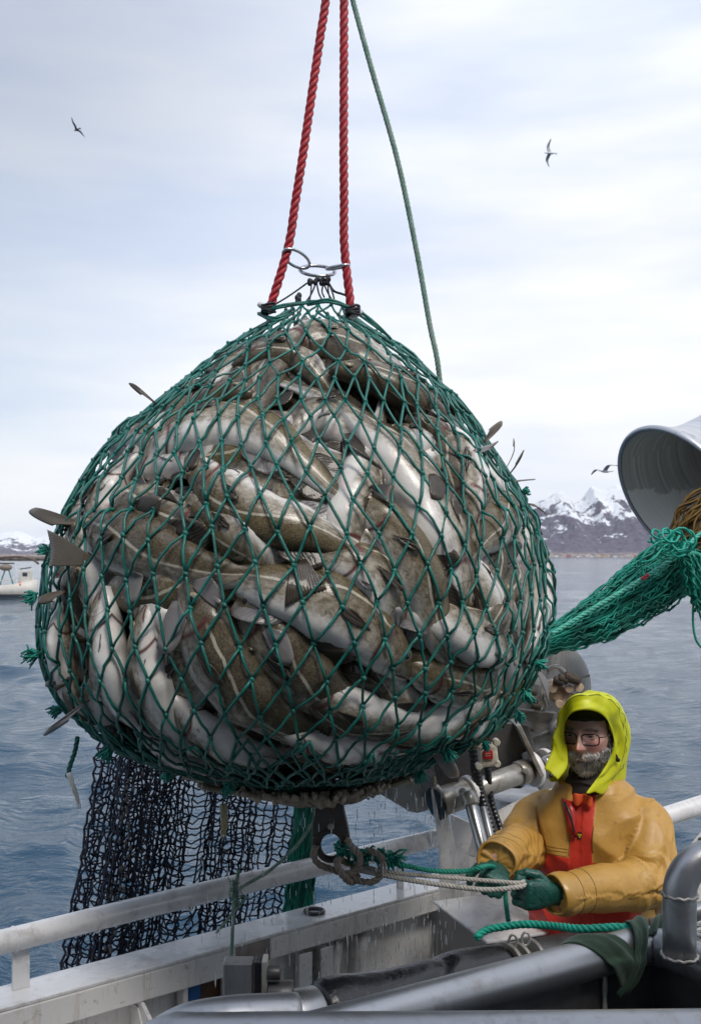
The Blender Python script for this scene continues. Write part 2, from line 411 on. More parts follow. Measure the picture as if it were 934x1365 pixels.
# polar profile around (axis, ZC)
_zz = np.linspace(ZB, ZT, 300); _rr = np.interp(_zz, _zs, _rs)
_zz = np.concatenate([[ZB], _zz, [ZT]]); _rr = np.concatenate([[0], _rr, [0]])
_ph = np.arctan2(_zz-ZC, _rr); _dd = np.hypot(_zz-ZC, _rr); _o = np.argsort(_ph); _ph, _dd = _ph[_o], _dd[_o]
_ph, _i = np.unique(_ph, return_index=True); _dd = _dd[_i]
def bag(p):
    """signed distance-like: >0 outside, and outward direction"""
    q = Vector((p[0]-axis_x(p[2]), p[1]-BY, p[2]-ZC)); rho = math.hypot(q.x, q.y); d = q.length
    Rd = float(np.interp(math.atan2(q.z, rho), _ph, _dd))
    n = q/d if d > 1e-6 else Vector((0,-1,0))
    return d-Rd, n
def bag_n(p, e=.004):
    g = Vector([bag(Vector(p)+Vector(d)*e)[0]-bag(Vector(p)-Vector(d)*e)[0] for d in ((1,0,0),(0,1,0),(0,0,1))])
    return g.normalized() if g.length > 1e-9 else Vector((0,-1,0))
CAM = Vector((0,0,CZ))
def bag_hit(px, py):
    d = Vector(((px-CX)/FPX, 1, -(py-HY)/FPX)); best = (1e9, None); prev = None
    for i in range(90):
        Y = 2.3+i*.02; p = CAM+d*Y; s = bag(p)[0]
        if s < best[0]: best = (s, p)
        if s < 0:
            if prev is not None:
                a, b = Y-.02, Y
                for _ in range(8):
                    m_ = (a+b)/2
                    if bag(CAM+d*m_)[0] < 0: b = m_
                    else: a = m_
                return CAM+d*b
            return p
        prev = s
    p = best[1]; s, n = bag(p); return p-n*s
def bag_pt(th, z, off=0):
    r = float(np.interp(z, _zs, _rs)); p = Vector((axis_x(z)+math.sin(th)*r, BY-math.cos(th)*r, z))
    return p+bag_n(p)*off if off else p

# ------------------------------------------------------------------ cod
def cod_material(name, back=(.13,.098,.048), dark=(.034,.026,.016), belly=(.80,.78,.75), seed=0., pink=.25):
    m, t, b = newmat(name)
    uv = N('ShaderNodeUVMap', t); uv.uv_map = 'UVMap'; sp = N('ShaderNodeSeparateXYZ', t); t.links.new(uv.outputs[0], sp.inputs[0])
    u, v0 = sp.outputs[0], sp.outputs[1]
    # v: 0 back .. 1 belly
    v = math_n(t, 'SUBTRACT', 1, math_n(t, 'ABSOLUTE', math_n(t, 'SUBTRACT', math_n(t, 'MULTIPLY', v0, 2), 1)))
    at = N('ShaderNodeAttribute', t); at.attribute_name = 'fishpos'
    ad = N('ShaderNodeVectorMath', t, operation='ADD'); t.links.new(at.outputs['Vector'], ad.inputs[0]); ad.inputs[1].default_value = (seed*3.1, seed*1.7, seed)
    fv = ad.outputs[0]
    n_big = noise_n(t, 7, 4, .6, vec=fv); n_mid = noise_n(t, 42, 4, .65, vec=fv, dist=.4); n_fine = noise_n(t, 190, 3, .6, vec=fv); n_spot = N('ShaderNodeTexVoronoi', t); n_spot.inputs['Scale'].default_value = 62; t.links.new(fv, n_spot.inputs['Vector'])
    # brown back, mottled
    c = ramp(t, n_mid.outputs[0], [(.28, tuple((x+y)/2 for x, y in zip(dark, back))), (.50, back), (.72, tuple(x*1.5 for x in back))]).outputs[0]
    c = mixc(t, math_n(t, 'MULTIPLY', n_big.outputs[0], .45), c, (back[0]*.9, back[1]*.78, back[2]*.5))
    spot = ramp(t, n_spot.outputs[0], [(.20, (1,1,1)), (.42, (0,0,0))]).outputs[0]
    c = mixc(t, math_n(t, 'MULTIPLY', spot, .5), c, dark)
    c = mixc(t, math_n(t, 'MULTIPLY', ramp(t, n_fine.outputs[0], [(.50,(0,0,0)),(.60,(1,1,1))]).outputs[0], .55), c, tuple(x*2.3 for x in back))
    # grey-buff flank under the line
    flank = ramp(t, n_mid.outputs[0], [(.36, (.17,.142,.10)), (.62, (.38,.345,.285))]).outputs[0]
    vv = math_n(t, 'ADD', v, math_n(t, 'MULTIPLY', math_n(t, 'SUBTRACT', n_mid.outputs[0], .5), .16))
    vv = math_n(t, 'ADD', vv, math_n(t, 'MULTIPLY', math_n(t, 'SUBTRACT', n_big.outputs[0], .5), .18))
    f1 = N('ShaderNodeMapRange', t, interpolation_type='SMOOTHSTEP'); t.links.new(vv, f1.inputs[0]); f1.inputs[1].default_value = .40; f1.inputs[2].default_value = .62
    c = mixc(t, f1.outputs[0], c, flank)
    # belly
    bel = ramp(t, n_big.outputs[0], [(.35, tuple(x*.84 for x in belly)), (.65, belly)]).outputs[0]
    pk = N('ShaderNodeMapRange', t); t.links.new(noise_n(t, 11, 5, .6, vec=fv).outputs[0], pk.inputs[0]); pk.inputs[1].default_value = .56; pk.inputs[2].default_value = .72
    bel = mixc(t, math_n(t, 'MULTIPLY', pk.outputs[0], pink), bel, (.62,.27,.26))
    # fine veins on the belly
    f2 = N('ShaderNodeMapRange', t, interpolation_type='SMOOTHSTEP'); t.links.new(vv, f2.inputs[0]); f2.inputs[1].default_value = .62; f2.inputs[2].default_value = .80
    c = mixc(t, f2.outputs[0], c, bel)
    # lateral line
    su = N('ShaderNodeMapRange', t, interpolation_type='SMOOTHSTEP'); t.links.new(u, su.inputs[0]); su.inputs[1].default_value = .34; su.inputs[2].default_value = .58; su.inputs[3].default_value = .335; su.inputs[4].default_value = .50
    dl = math_n(t, 'ABSOLUTE', math_n(t, 'SUBTRACT', v, su.outputs[0]))
    wob = math_n(t, 'MULTIPLY', n_fine.outputs[0], .016)
    ln = N('ShaderNodeMapRange', t, interpolation_type='SMOOTHSTEP'); t.links.new(math_n(t, 'SUBTRACT', dl, wob), ln.inputs[0]); ln.inputs[1].default_value = .0125; ln.inputs[2].default_value = .004
    gate = N('ShaderNodeMapRange', t); t.links.new(u, gate.inputs[0]); gate.inputs[1].default_value = .20; gate.inputs[2].default_value = .26
    c = mixc(t, math_n(t, 'MULTIPLY', math_n(t, 'MULTIPLY', ln.outputs[0], gate.outputs[0]), math_n(t, 'MULTIPLY', n_mid.outputs[0], 1.35, None, True)), c, (.62,.58,.48))
    # gill cover edge and mouth: dark-pink creases
    def crease(u0, amp, wdt, col, strength, vlo, vhi):
        nonlocal c
        cv = math_n(t, 'ADD', u0, math_n(t, 'MULTIPLY', math_n(t, 'MULTIPLY', math_n(t, 'SUBTRACT', v, .55), math_n(t, 'SUBTRACT', v, .55)), -amp))
        d_ = math_n(t, 'ABSOLUTE', math_n(t, 'SUBTRACT', u, cv))
        k = N('ShaderNodeMapRange', t, interpolation_type='SMOOTHSTEP'); t.links.new(d_, k.inputs[0]); k.inputs[1].default_value = wdt; k.inputs[2].default_value = 0
        g1 = N('ShaderNodeMapRange', t); t.links.new(v, g1.inputs[0]); g1.inputs[1].default_value = vlo; g1.inputs[2].default_value = vlo+.08
        g2 = N('ShaderNodeMapRange', t); t.links.new(v, g2.inputs[0]); g2.inputs[1].default_value = vhi; g2.inputs[2].default_value = vhi-.08
        f = math_n(t, 'MULTIPLY', math_n(t, 'MULTIPLY', k.outputs[0], g1.outputs[0]), math_n(t, 'MULTIPLY', g2.outputs[0], strength))
        c = mixc(t, f, c, col)
    crease(.225, .35, .017, (.10,.025,.025), .95, .25, 1.2)
    crease(.165, .35, .005, (.12,.07,.05), .5, .3, .9)
    # mouth slit: runs along u at v ~ .66 for u < .085
    md = math_n(t, 'ABSOLUTE', math_n(t, 'SUBTRACT', v, math_n(t, 'ADD', .60, math_n(t, 'MULTIPLY', u, 1.1))))
    k = N('ShaderNodeMapRange', t); t.links.new(md, k.inputs[0]); k.inputs[1].default_value = .05; k.inputs[2].default_value = .01
    g = N('ShaderNodeMapRange', t); t.links.new(u, g.inputs[0]); g.inputs[1].default_value = .095; g.inputs[2].default_value = .08
    c = mixc(t, math_n(t, 'MULTIPLY', k.outputs[0], g.outputs[0]), c, (.10,.03,.03))
    t.links.new(c, b.inputs['Base Color'])
    rg = N('ShaderNodeMapRange', t); t.links.new(n_mid.outputs[0], rg.inputs[0]); rg.inputs[3].default_value = .13; rg.inputs[4].default_value = .36
    t.links.new(rg.outputs[0], b.inputs['Roughness']); b.inputs['Coat Weight'].default_value = .12; b.inputs['Coat Roughness'].default_value = .08
    b.inputs['Specular IOR Level'].default_value = .38
    nb = bump(t, b, n_fine.outputs[0], .25, .0015); bump(t, b, n_mid.outputs[0], .25, .004, nb)
    return m
COD = [cod_material('cod_skin_olive', (.110,.090,.055), seed=0), cod_material('cod_skin_brown', (.085,.072,.050), seed=2.3), cod_material('cod_skin_grey', (.10,.084,.062), (.03,.026,.02), seed=5.1, pink=.45), cod_material('cod_skin_yellow', (.135,.108,.058), seed=7.7)]
def fin_material(name, base, ray, edge):
    m, t, b = newmat(name)
    uv = N('ShaderNodeUVMap', t); uv.uv_map = 'UVMap'; sp = N('ShaderNodeSeparateXYZ', t); t.links.new(uv.outputs[0], sp.inputs[0])
    s = math_n(t, 'SINE', math_n(t, 'ADD', math_n(t, 'MULTIPLY', sp.outputs[1], 6.2832*13), math_n(t, 'MULTIPLY', noise_n(t, 22, 4, .6).outputs[0], 14)))
    n = noise_n(t, 30, 4, .6)
    c = mixc(t, n.outputs[0], base, ray); k = N('ShaderNodeMapRange', t); t.links.new(s, k.inputs[0]); k.inputs[1].default_value = -.4; k.inputs[2].default_value = 1; k.inputs[4].default_value = .35
    c = mixc(t, k.outputs[0], c, tuple(x*.6 for x in base))
    e = N('ShaderNodeMapRange', t); t.links.new(sp.outputs[0], e.inputs[0]); e.inputs[1].default_value = .8; e.inputs[2].default_value = 1.0; e.inputs[4].default_value = .5
    c = mixc(t, e.outputs[0], c, edge)
    t.links.new(c, b.inputs['Base Color']); b.inputs['Roughness'].default_value = .3; b.inputs['Coat Weight'].default_value = .3
    b.inputs['Transmission Weight'].default_value = 0; bump(t, b, s, .25, .0015)
    o = t.nodes['Material Output']; tr = N('ShaderNodeBsdfTranslucent', t); t.links.new(c, tr.inputs[0]); ms = N('ShaderNodeMixShader', t); ms.inputs[0].default_value = .35; t.links.new(b.outputs[0], ms.inputs[1]); t.links.new(tr.outputs[0], ms.inputs[2]); t.links.new(ms.outputs[0], o.inputs[0]); return m
FIN_D = fin_material('fin_brown', (.050,.040,.030), (.105,.085,.062), (.19,.165,.13))
FIN_P = fin_material('fin_pale', (.26,.25,.26), (.40,.38,.38), (.50,.47,.45))
FIN_M = fin_material('fin_olive', (.13,.105,.070), (.20,.165,.12), (.34,.31,.26))
EYE_W = mat('fish_eye_iris', (.32,.27,.18), .2, 0, .4, 150, bstr=0); EYE_B = mat('fish_eye_pupil', (.012,.012,.016), .06, 0, 0, bstr=0, rvar=0, coat=1)

HU = [0, .012, .04, .09, .15, .22, .30, .40, .50, .60, .70, .80, .88, .94, 1.0]
HH = [.012, .030, .046, .064, .083, .099, .108, .108, .098, .078, .057, .039, .028, .022, .021]   # half height / L
HW = [.014, .028, .040, .054, .066, .076, .084, .084, .073, .056, .039, .026, .017, .012, .009]   # half width / L
_us = np.linspace(0, 1, 200); _kh = np.interp(_us, HU, HH); _kw = np.interp(_us, HU, HW)
def _smooth(a):
    for _ in range(6): a = np.convolve(np.pad(a, 1, 'edge'), [.25,.5,.25], 'valid')
    return a
_kh, _kw = _smooth(_kh), _smooth(_kw)
def hprof(u): return float(np.interp(u, _us, _kh)), float(np.interp(u, _us, _kw))
FISH = []
def make_cod(path, label, side=1, roll=0, fat=1.0, mt=0, inset=0.0, squeeze=True, ns=44, na=26, group='cod in the hanging net', seed=0, eye=True, fins='dtp', L0=None, sec=None, gape=0):
    """path: 3-D centre-line points head -> tail (tail fin is added beyond). side: which way the back lies; roll>0 turns the belly outward."""
    rnd = random.Random(seed*7+3)
    sp = spline(path, 90); Lf = plen(sp)
    Ld = L0 or Lf
    def at(u):
        x = min(max(u, 0), 1)*(len(sp)-1); i = min(int(x), len(sp)-2); p = sp[i].lerp(sp[i+1], x-i)
        a = sp[max(0, i-3)]; b = sp[min(len(sp)-1, i+4)]; T = (b-a).normalized()
        if u > 1: p = p+T*(u-1)*Lf
        return p, T
    def frame(u):
        p, T = at(u); n = sec(p) if sec else bag_n(p); n = (n-T*n.dot(T)).normalized(); B = T.cross(n)*side
        a = R(roll*.8-9)+.22*math.sin(u*3+seed)
        D = B*math.cos(a)-n*math.sin(a); W = n*math.cos(a)+B*math.sin(a)      # D to the back, W to the flank that faces out
        return p, T, D, W, n
    def clampp(q, lim=0.004, k=.12):
        if not squeeze: return q
        s, nn = bag(q)
        return q-nn*(s-lim)*(1-k) if s > lim else q
    rg = []; FP = []
    for i in range(ns+1):
        u = (i/ns); u = u**1.12
        h, wd = hprof(u); h *= Ld*fat; wd *= Ld*fat; p, T, D, W, n = frame(u)
        lump = 1+.035*math.sin(u*23+seed)+.025*math.sin(u*41+seed*2)
        ring = []
        for j in range(na):
            a = 2*math.pi*j/na
            cD, cW = math.cos(a), math.sin(a)
            k = 1.0; bl = 1.0
            if cD < 0: bl = 1.06 if .2 < u < .6 else 1
            groove = 1-.06*math.exp(-((u-(.225-.10*(cD*.5+.1)**2))/.008)**2)*(1 if cD < .6 else 0)
            q = p+D*(h*cD*bl*lump*groove)+W*(wd*math.copysign(abs(cW)**.9, cW)*lump*groove)
            ring.append(clampp(q)); FP.append((u*.9, cD*.12, cW*.12))
        rg.append(ring)
    mb = MB()
    # uv v: 0 at the back, 0.5 belly, 1 back again
    mb.rings(rg); body = mb.build('cod', COD[mt])
    me = body.data; at_ = me.attributes.new('fishpos', 'FLOAT_VECTOR', 'POINT'); at_.data.foreach_set('vector', np.array(FP, np.float32).ravel())
    tag(body, label, 'fish', group)
    body['_path'] = 0
    del body['_path']
    def child(mb, name, m): 
        o = mb.build(name, m); o.parent = body; return o
    def fin(name, u0, u1, hgt, sgn, lean, m, rays=10, off=.9, dip=.0, shape=None):
        rgs = []
        for k in range(rays+1):
            f = k/rays; u = u0+(u1-u0)*f; p, T, D, W, n = frame(u); h, wd = hprof(u); h *= Ld*fat
            b0 = p+D*sgn*h*off; hh = hgt*Ld*(shape(f) if shape else math.sin(math.pi*min(1, .12+f*.88))**.7)
            row = []
            for j in range(6):
                g = j/5; q = b0+(D*sgn*math.cos(lean)+T*math.sin(lean))*hh*g-n*(dip*g*hh)+n*.001*math.sin(k*2.4)*g
                q = q+W*.002*math.sin(k*1.3+j+seed)*g
                row.append(clampp(q, .0, 0))
            rgs.append(row)
        m_ = MB(); n0 = len(rgs)
        vs_ = [q for r_ in rgs for q in r_]; fs = []; uvs = []
        for a in range(n0-1):
            for b_ in range(5):
                fs.append((a*6+b_, a*6+b_+1, (a+1)*6+b_+1, (a+1)*6+b_)); uvs.append(((b_/5, a/rays), ((b_+1)/5, a/rays), ((b_+1)/5, (a+1)/rays), (b_/5, (a+1)/rays)))
        m_.add(vs_, fs, uvs)
        o = child(m_, name, m); so = o.modifiers.new('s', 'SOLIDIFY'); so.thickness = .0018; return o
    if 'd' in fins:
        fin('dorsal_fin', .30, .43, .125, 1, .75, FIN_D); fin('dorsal_fin', .47, .66, .10, 1, .8, FIN_D); fin('dorsal_fin', .70, .86, .07, 1, .8, FIN_D)
        fin('anal_fin', .50, .68, .085, -1, .8, FIN_P if mt != 1 else FIN_D); fin('anal_fin', .71, .86, .06, -1, .8, FIN_D)
    if 't' in fins:
        rgs = []
        for k in range(13):
            f = k/12*2-1; p, T, D, W, n = frame(1.0); row = []
            ln = Ld*(.115+.02*abs(f))
            for j in range(6):
                g = j/5; a = f*.62
                q = p+T*(ln*g*math.cos(a)-.01)+D*(f*.02*Ld*(1-g)+ln*g*math.sin(a))+W*.006*math.sin(k*2.1+seed)*g - n*.02*g
                row.append(clampp(q, .003, 0))
            rgs.append(row)
        m_ = MB(); vs_ = [q for r_ in rgs for q in r_]; fs = []; uvs = []
        for a in range(12):
            for b_ in range(5):
                fs.append((a*6+b_, a*6+b_+1, (a+1)*6+b_+1, (a+1)*6+b_)); uvs.append(((b_/5, a/12), ((b_+1)/5, a/12), ((b_+1)/5, (a+1)/12), (b_/5, (a+1)/12)))
        m_.add(vs_, fs, uvs); o = child(m_, 'tail_fin', FIN_D); so = o.modifiers.new('s', 'SOLIDIFY'); so.thickness = .002
    if 'p' in fins:
        for u0, dv, sz, m in ((.245, -.15, .125, FIN_D), (.20, -.85, .075, FIN_P)):
            p, T, D, W, n = frame(u0); h, wd = hprof(u0); h *= Ld*fat; wd *= Ld*fat
            base = p+D*h*dv+W*wd*math.sqrt(max(0, 1-dv*dv))*.97; rgs = []
            tilt = rnd.uniform(-.5, .3)
            for k in range(11):
                f = k/10*2-1; row = []
                ln = Ld*sz*(1-.45*abs(f)**1.7)
                for j in range(6):
                    g = j/5; a = f*.27+tilt
                    q = base+(T*math.cos(a)-D*math.sin(a))*ln*g+W*(.004+.006*g+.004*math.sin(k*1.9)*g)
                    row.append(clampp(q, .007, .1))
                rgs.append(row)
            m_ = MB(); vs_ = [q for r_ in rgs for q in r_]; fs = []; uvs = []
            for a in range(10):
                for b_ in range(5):
                    fs.append((a*6+b_, a*6+b_+1, (a+1)*6+b_+1, (a+1)*6+b_)); uvs.append(((b_/5, a/10), ((b_+1)/5, a/10), ((b_+1)/5, (a+1)/10), (b_/5, (a+1)/10)))
            m_.add(vs_, fs, uvs); o = child(m_, 'pectoral_fin' if dv > -.5 else 'pelvic_fin', m); so = o.modifiers.new('s', 'SOLIDIFY'); so.thickness = .0018
    if eye:
        for sg in ((1, -1) if not squeeze else (1,)):
            p, T, D, W, n = frame(.092); h, wd = hprof(.092); h *= Ld*fat; wd *= Ld*fat
            c0 = clampp(p+D*h*.42+W*wd*.86*sg, -.006, 0); m_ = MB(); m_.ell(c0, .0225*Ld, .0225*Ld, .012*Ld, X=T, Z=W); m_.ell(c0+W*sg*.0062*Ld, .0135*Ld, .0135*Ld, .0075*Ld, X=T, Z=W, mi=1)
            child(m_, 'eye', [EYE_W, EYE_B])
    FISH.append(body); return body

def surf_path(pts, inset):
    """pixel path over the net -> centre line inset from the net surface; a point may carry its own extra depth"""
    o = []
    for q in pts:
        h = bag_hit(q[0], q[1]); ex = q[2] if len(q) > 2 else 0
        o.append(h-bag_n(h)*(inset+ex))
    return o
# (pixel path head->tail with optional extra depth, side, roll, half width px, skin, inset extra, label)
HAND = [
 ([(168,618),(196,582),(240,556),(292,545),(345,556),(395,590),(450,637),(500,668,.02)], -1, 14, 43, 3, .0, 'fat curled cod with pale belly arching across the upper left of the net'),
 ([(236,592),(285,640),(340,676),(400,694),(460,718),(520,756),(560,800,.03)], 1, 8, 38, 0, .004, 'brown cod with pale lateral line running from left centre down to the middle'),
 ([(268,640,.02),(300,612,.01),(350,606,.03),(410,640,.06),(470,700,.09)], -1, 15, 36, 2, .03, 'cod whose eyed head and pink gill show under the arching upper-left fish'),
 ([(92,690),(150,712),(215,740),(280,757),(350,757),(398,742)], -1, -4, 46, 1, .0, 'long dark cod lying nearly level across the left middle, tail fanned at centre'),
 ([(232,642),(275,672),(318,712),(365,760,.05),(420,810,.09)], 1, 42, 33, 3, .022, 'short-looking cod with bright belly patch between two longer fish on the left'),
 ([(120,778),(118,830),(124,890),(142,945),(178,1000,.03),(226,1030,.05)], 1, 36, 36, 3, .0, 'olive cod hanging head up on the left with a glossy white belly stripe'),
 ([(182,806),(176,860),(182,915),(204,970),(244,1020),(300,1044,.03)], 1, 26, 35, 0, .0, 'cod with buff flank second from the left in the upright row'),
 ([(66,800),(62,850),(70,905),(92,955),(130,1000,.04)], 1, 60, 22, 2, .0, 'white-bellied cod squeezed against the far left edge of the net'),
 ([(96,728),(78,765),(64,800,.03),(66,860,.09),(90,930,.12)], -1, 40, 30, 2, .01, 'pinkish pale head poking out at the left edge of the net'),
 ([(226,770),(252,822),(286,890),(334,952),(396,996),(470,1015,.04)], -1, 12, 48, 1, .0, 'broad grey-buff cod slanting down through the lower left with bluish fin'),
 ([(305,772,.03),(342,838),(388,900),(440,948),(500,985),(560,1000,.05)], -1, -6, 44, 1, .018, 'dark brown cod slanting below the middle, beside the broad buff one'),
 ([(206,934),(236,975),(280,1008),(335,1030),(400,1040,.03),(470,1040,.07)], 1, 35, 32, 2, .006, 'cod with open pink gill and white belly at the lower left bottom'),
 ([(160,968),(200,1010),(255,1036),(320,1048),(390,1054,.04)], 1, 50, 26, 2, .012, 'pale belly pressed into the bottom of the net at lower left'),
 ([(622,842),(628,770),(606,690),(560,606),(500,545),(435,502),(372,478)], 1, 26, 50, 1, .0, 'largest cod, white belly edge, sweeping from top centre down the right half'),
 ([(350,460,.03),(392,440),(440,432),(482,452),(522,482),(570,530,.06)], 1, 30, 34, 2, .0, 'grey pale cod folded over the very top of the catch'),
 ([(440,470),(500,480),(556,508),(606,540),(650,590,.03)], 1, 5, 30, 1, .004, 'slim brown cod lying along the upper right shoulder of the net'),
 ([(330,500),(290,500),(250,520,.01),(205,560,.05),(170,610,.10)], -1, -12, 30, 1, .016, 'dark cod tucked behind the arching fish at the upper left shoulder'),
 ([(372,560,.01),(400,530,.01),(440,520,.02),(500,560,.07),(540,640,.10)], -1, 30, 34, 2, .028, 'cod with streaky pink jaw showing above the centre left of the big fish'),
 ([(556,535),(598,560),(640,598,.02),(680,650,.08)], 1, -10, 30, 1, .01, 'dark brown back showing above the white head on the right'),
 ([(652,700),(640,650),(626,600),(604,560,.02),(560,500,.08)], -1, 52, 34, 2, .0, 'cod with white throat and pink gill on the upper right'),
 ([(712,652),(684,682),(656,716),(634,760,.02),(620,820,.08)], 1, 10, 34, 0, .002, 'plump olive cod end-on near the right edge with a clear lateral line'),
 ([(728,690),(736,750),(736,812),(722,872),(694,930,.03)], -1, 60, 24, 2, .0, 'white belly standing upright along the right edge of the net'),
 ([(470,640,.03),(520,682),(560,738),(586,800),(606,868),(650,930,.02)], -1, -4, 34, 0, .003, 'slim olive cod with bright lateral line right of centre, pointing down'),
 ([(558,918),(520,866),(470,822),(412,796),(350,778),(290,764,.08)], 1, 32, 46, 0, .0, 'cod with white belly and downturned snout in the lower middle'),
 ([(410,740,.02),(460,736),(512,762),(540,820,.03),(548,890,.08)], -1, 24, 40, 0, .016, 'cod with pale upper flank crossing the centre below the big tail'),
 ([(700,890),(668,862),(630,838),(588,812,.03),(540,780,.09)], 1, 48, 40, 2, .0, 'blunt whitish cod head at the lower right'),
 ([(700,770),(686,812),(660,860,.02),(620,910,.06)], 1, 0, 30, 2, .01, 'dark pink-gilled cod between the olive one and the right edge'),
 ([(672,740,.01),(690,790,.02),(706,850,.02),(690,910,.04)], 1, 34, 30, 1, .02, 'brown cod half hidden behind the right edge fish'),
 ([(690,905),(664,940),(620,975),(566,1000),(500,1016,.05)], -1, 30, 34, 0, .002, 'pale-sided cod curving along the lower right underside'),
 ([(560,900,.03),(600,920),(640,930),(672,918),(700,880,.06)], -1, 15, 30, 0, .014, 'buff cod lying level low on the right side'),
 ([(390,905,.0),(440,950),(500,978),(560,985),(610,970,.04)], 1, 10, 34, 1, .012, 'shadowed brown cod just above the gathered bottom'),
 ([(360,985),(420,1012),(490,1022),(560,1018),(610,998,.04)], 1, 45, 28, 2, .006, 'pale belly low at the centre bottom of the net'),
 ([(110,640),(92,680),(80,730,.03),(72,790,.09)], 1, -10, 24, 1, .006, 'brown cod at the upper left edge with its fin outside the net'),
 ([(168,590),(134,628),(112,668,.01),(104,720,.06)], 1, 20, 28, 2, .004, 'grey cod sloping down the upper left edge'),
 ([(300,700,.02),(250,690,.02),(190,668,.01),(140,650,.01),(110,620,.04)], -1, -8, 40, 1, .014, 'dark finned cod back above the level left-hand fish'),
 ([(480,468),(540,492),(590,532),(630,580,.04)], -1, 25, 24, 2, .014, 'small grey cod at the upper right skyline of the net'),
 ([(300,470),(340,455),(385,448,.02),(430,470,.05)], 1, 10, 24, 1, .006, 'small brown cod at the upper left skyline beside the ropes'),
 ([(700,640),(716,690),(726,740,.03),(730,800,.07)], -1, 0, 22, 1, .006, 'brown cod with fins sticking out of the right edge'),
 ([(262,850,.02),(225,900,.02),(190,950,.03),(170,1000,.05)], 1, -15, 32, 1, .03, 'dark back glimpsed between the upright fish on the left'),
 ([(600,1000,.0),(640,985,.0),(672,955,.02),(700,900,.08)], 1, 40, 22, 2, .004, 'pinkish snout poking through the underside at lower right'),
]
def extend(p3, L0):
    """carry the path on under its neighbours until the body has its natural length"""
    p3 = [Vector(p) for p in p3]; l = plen(p3); k = 0
    while l < L0-.03 and k < 12:
        d = (p3[-1]-p3[-2]).normalized(); q = p3[-1]+d*min(.09, L0-l); n = bag_n(q); s = bag(q)[0]
        q = q-n*(max(0, s+.07)+.035); l += (q-p3[-1]).length; p3.append(q); k += 1
    return p3
for i, (pts, side, roll, hw, mt, ins, lab) in enumerate(HAND):
    Yc = bag_hit(*pts[len(pts)//2][:2]).y; half = hw/FPX*Yc
    Ld = half/.104
    p3 = surf_path(pts, half*.80+ins)
    p3 = extend(p3, Ld*.9)
    make_cod(p3, lab, side, roll, 1.0, mt, seed=i+1, L0=Ld)
# fish of the layer beneath, seen through the gaps, and the far side of the catch
def fill():
    rnd = random.Random(21); spots = []
    def ok(p, md): return all((p-q).length > md for q in spots)
    for lay, cnt, inset, lab, grp in ((0, 64, .105, 'brown cod packed under the outer fish on the near side, mostly hidden', 'cod packed under the outer ones'), (1, 50, .065, 'cod pressed against the far side of the hanging net', 'cod on the far side of the net')):
        spots.clear(); n = 0; tries = 0
        while n < cnt and tries < 6000:
            tries += 1
            th = rnd.uniform(-1.75, 1.75) if lay == 0 else rnd.uniform(1.6, 4.68)
            z = ZB+.06+(ZT-ZB-.14)*rnd.random()**.8
            r = float(np.interp(z, _zs, _rs))
            if rnd.random() > r/.85: continue
            p = bag_pt(th, z)
            if not ok(p, .155 if lay == 0 else .20): continue
            spots.append(p); nn = bag_n(p); d = nn.orthogonal().normalized(); d = Matrix.Rotation(rnd.uniform(0, 6.28), 3, nn) @ d
            Ld = rnd.uniform(.62, .8); q = []
            for k in range(6):
                s = (k/5-.5)*Ld; c = p+d*s; sg, g = bag(c); g = bag_n(c); c = c-g*(bag(c)[0]+inset); q.append(c)
            ok_ = min(c.z for c in q) > ZB+.03
            if not ok_: continue
            make_cod(q, lab, rnd.choice((-1, 1)), rnd.uniform(-15, 50), 1.0, rnd.randrange(4), seed=100+n+lay*60, L0=Ld, ns=30, na=18, group=grp, fins='dt' if lay else 'dp', eye=bool(lay))
            n += 1
fill()
# the dense mass inside
def core():
    mb = MB(); rg = []
    for i in range(41):
        z = ZB+.05+(ZT-ZB-.10)*i/40; r0 = max(.03, float(np.interp(z, _zs, _rs))-.21)
        ring = []
        for k in range(72):
            a = 2*math.pi*k/72; p = Vector((math.sin(a)*3, math.cos(a)*3, z*4))
            ring.append(Vector((axis_x(z)+math.sin(a)*(r0+.05*noise.noise(p)), BY-math.cos(a)*(r0+.05*noise.noise(p)), z)))
        rg.append(ring)
    mb.rings(rg); o = mb.build('packed_cod', COD[1])
    v = np.zeros(len(o.data.vertices)*3, np.float32); o.data.vertices.foreach_get('co', v)
    at_ = o.data.attributes.new('fishpos', 'FLOAT_VECTOR', 'POINT'); at_.data.foreach_set('vector', v)
    tag(o, 'dense dark mass of cod in the heart of the hanging net', 'fish', kind='stuff')
core()
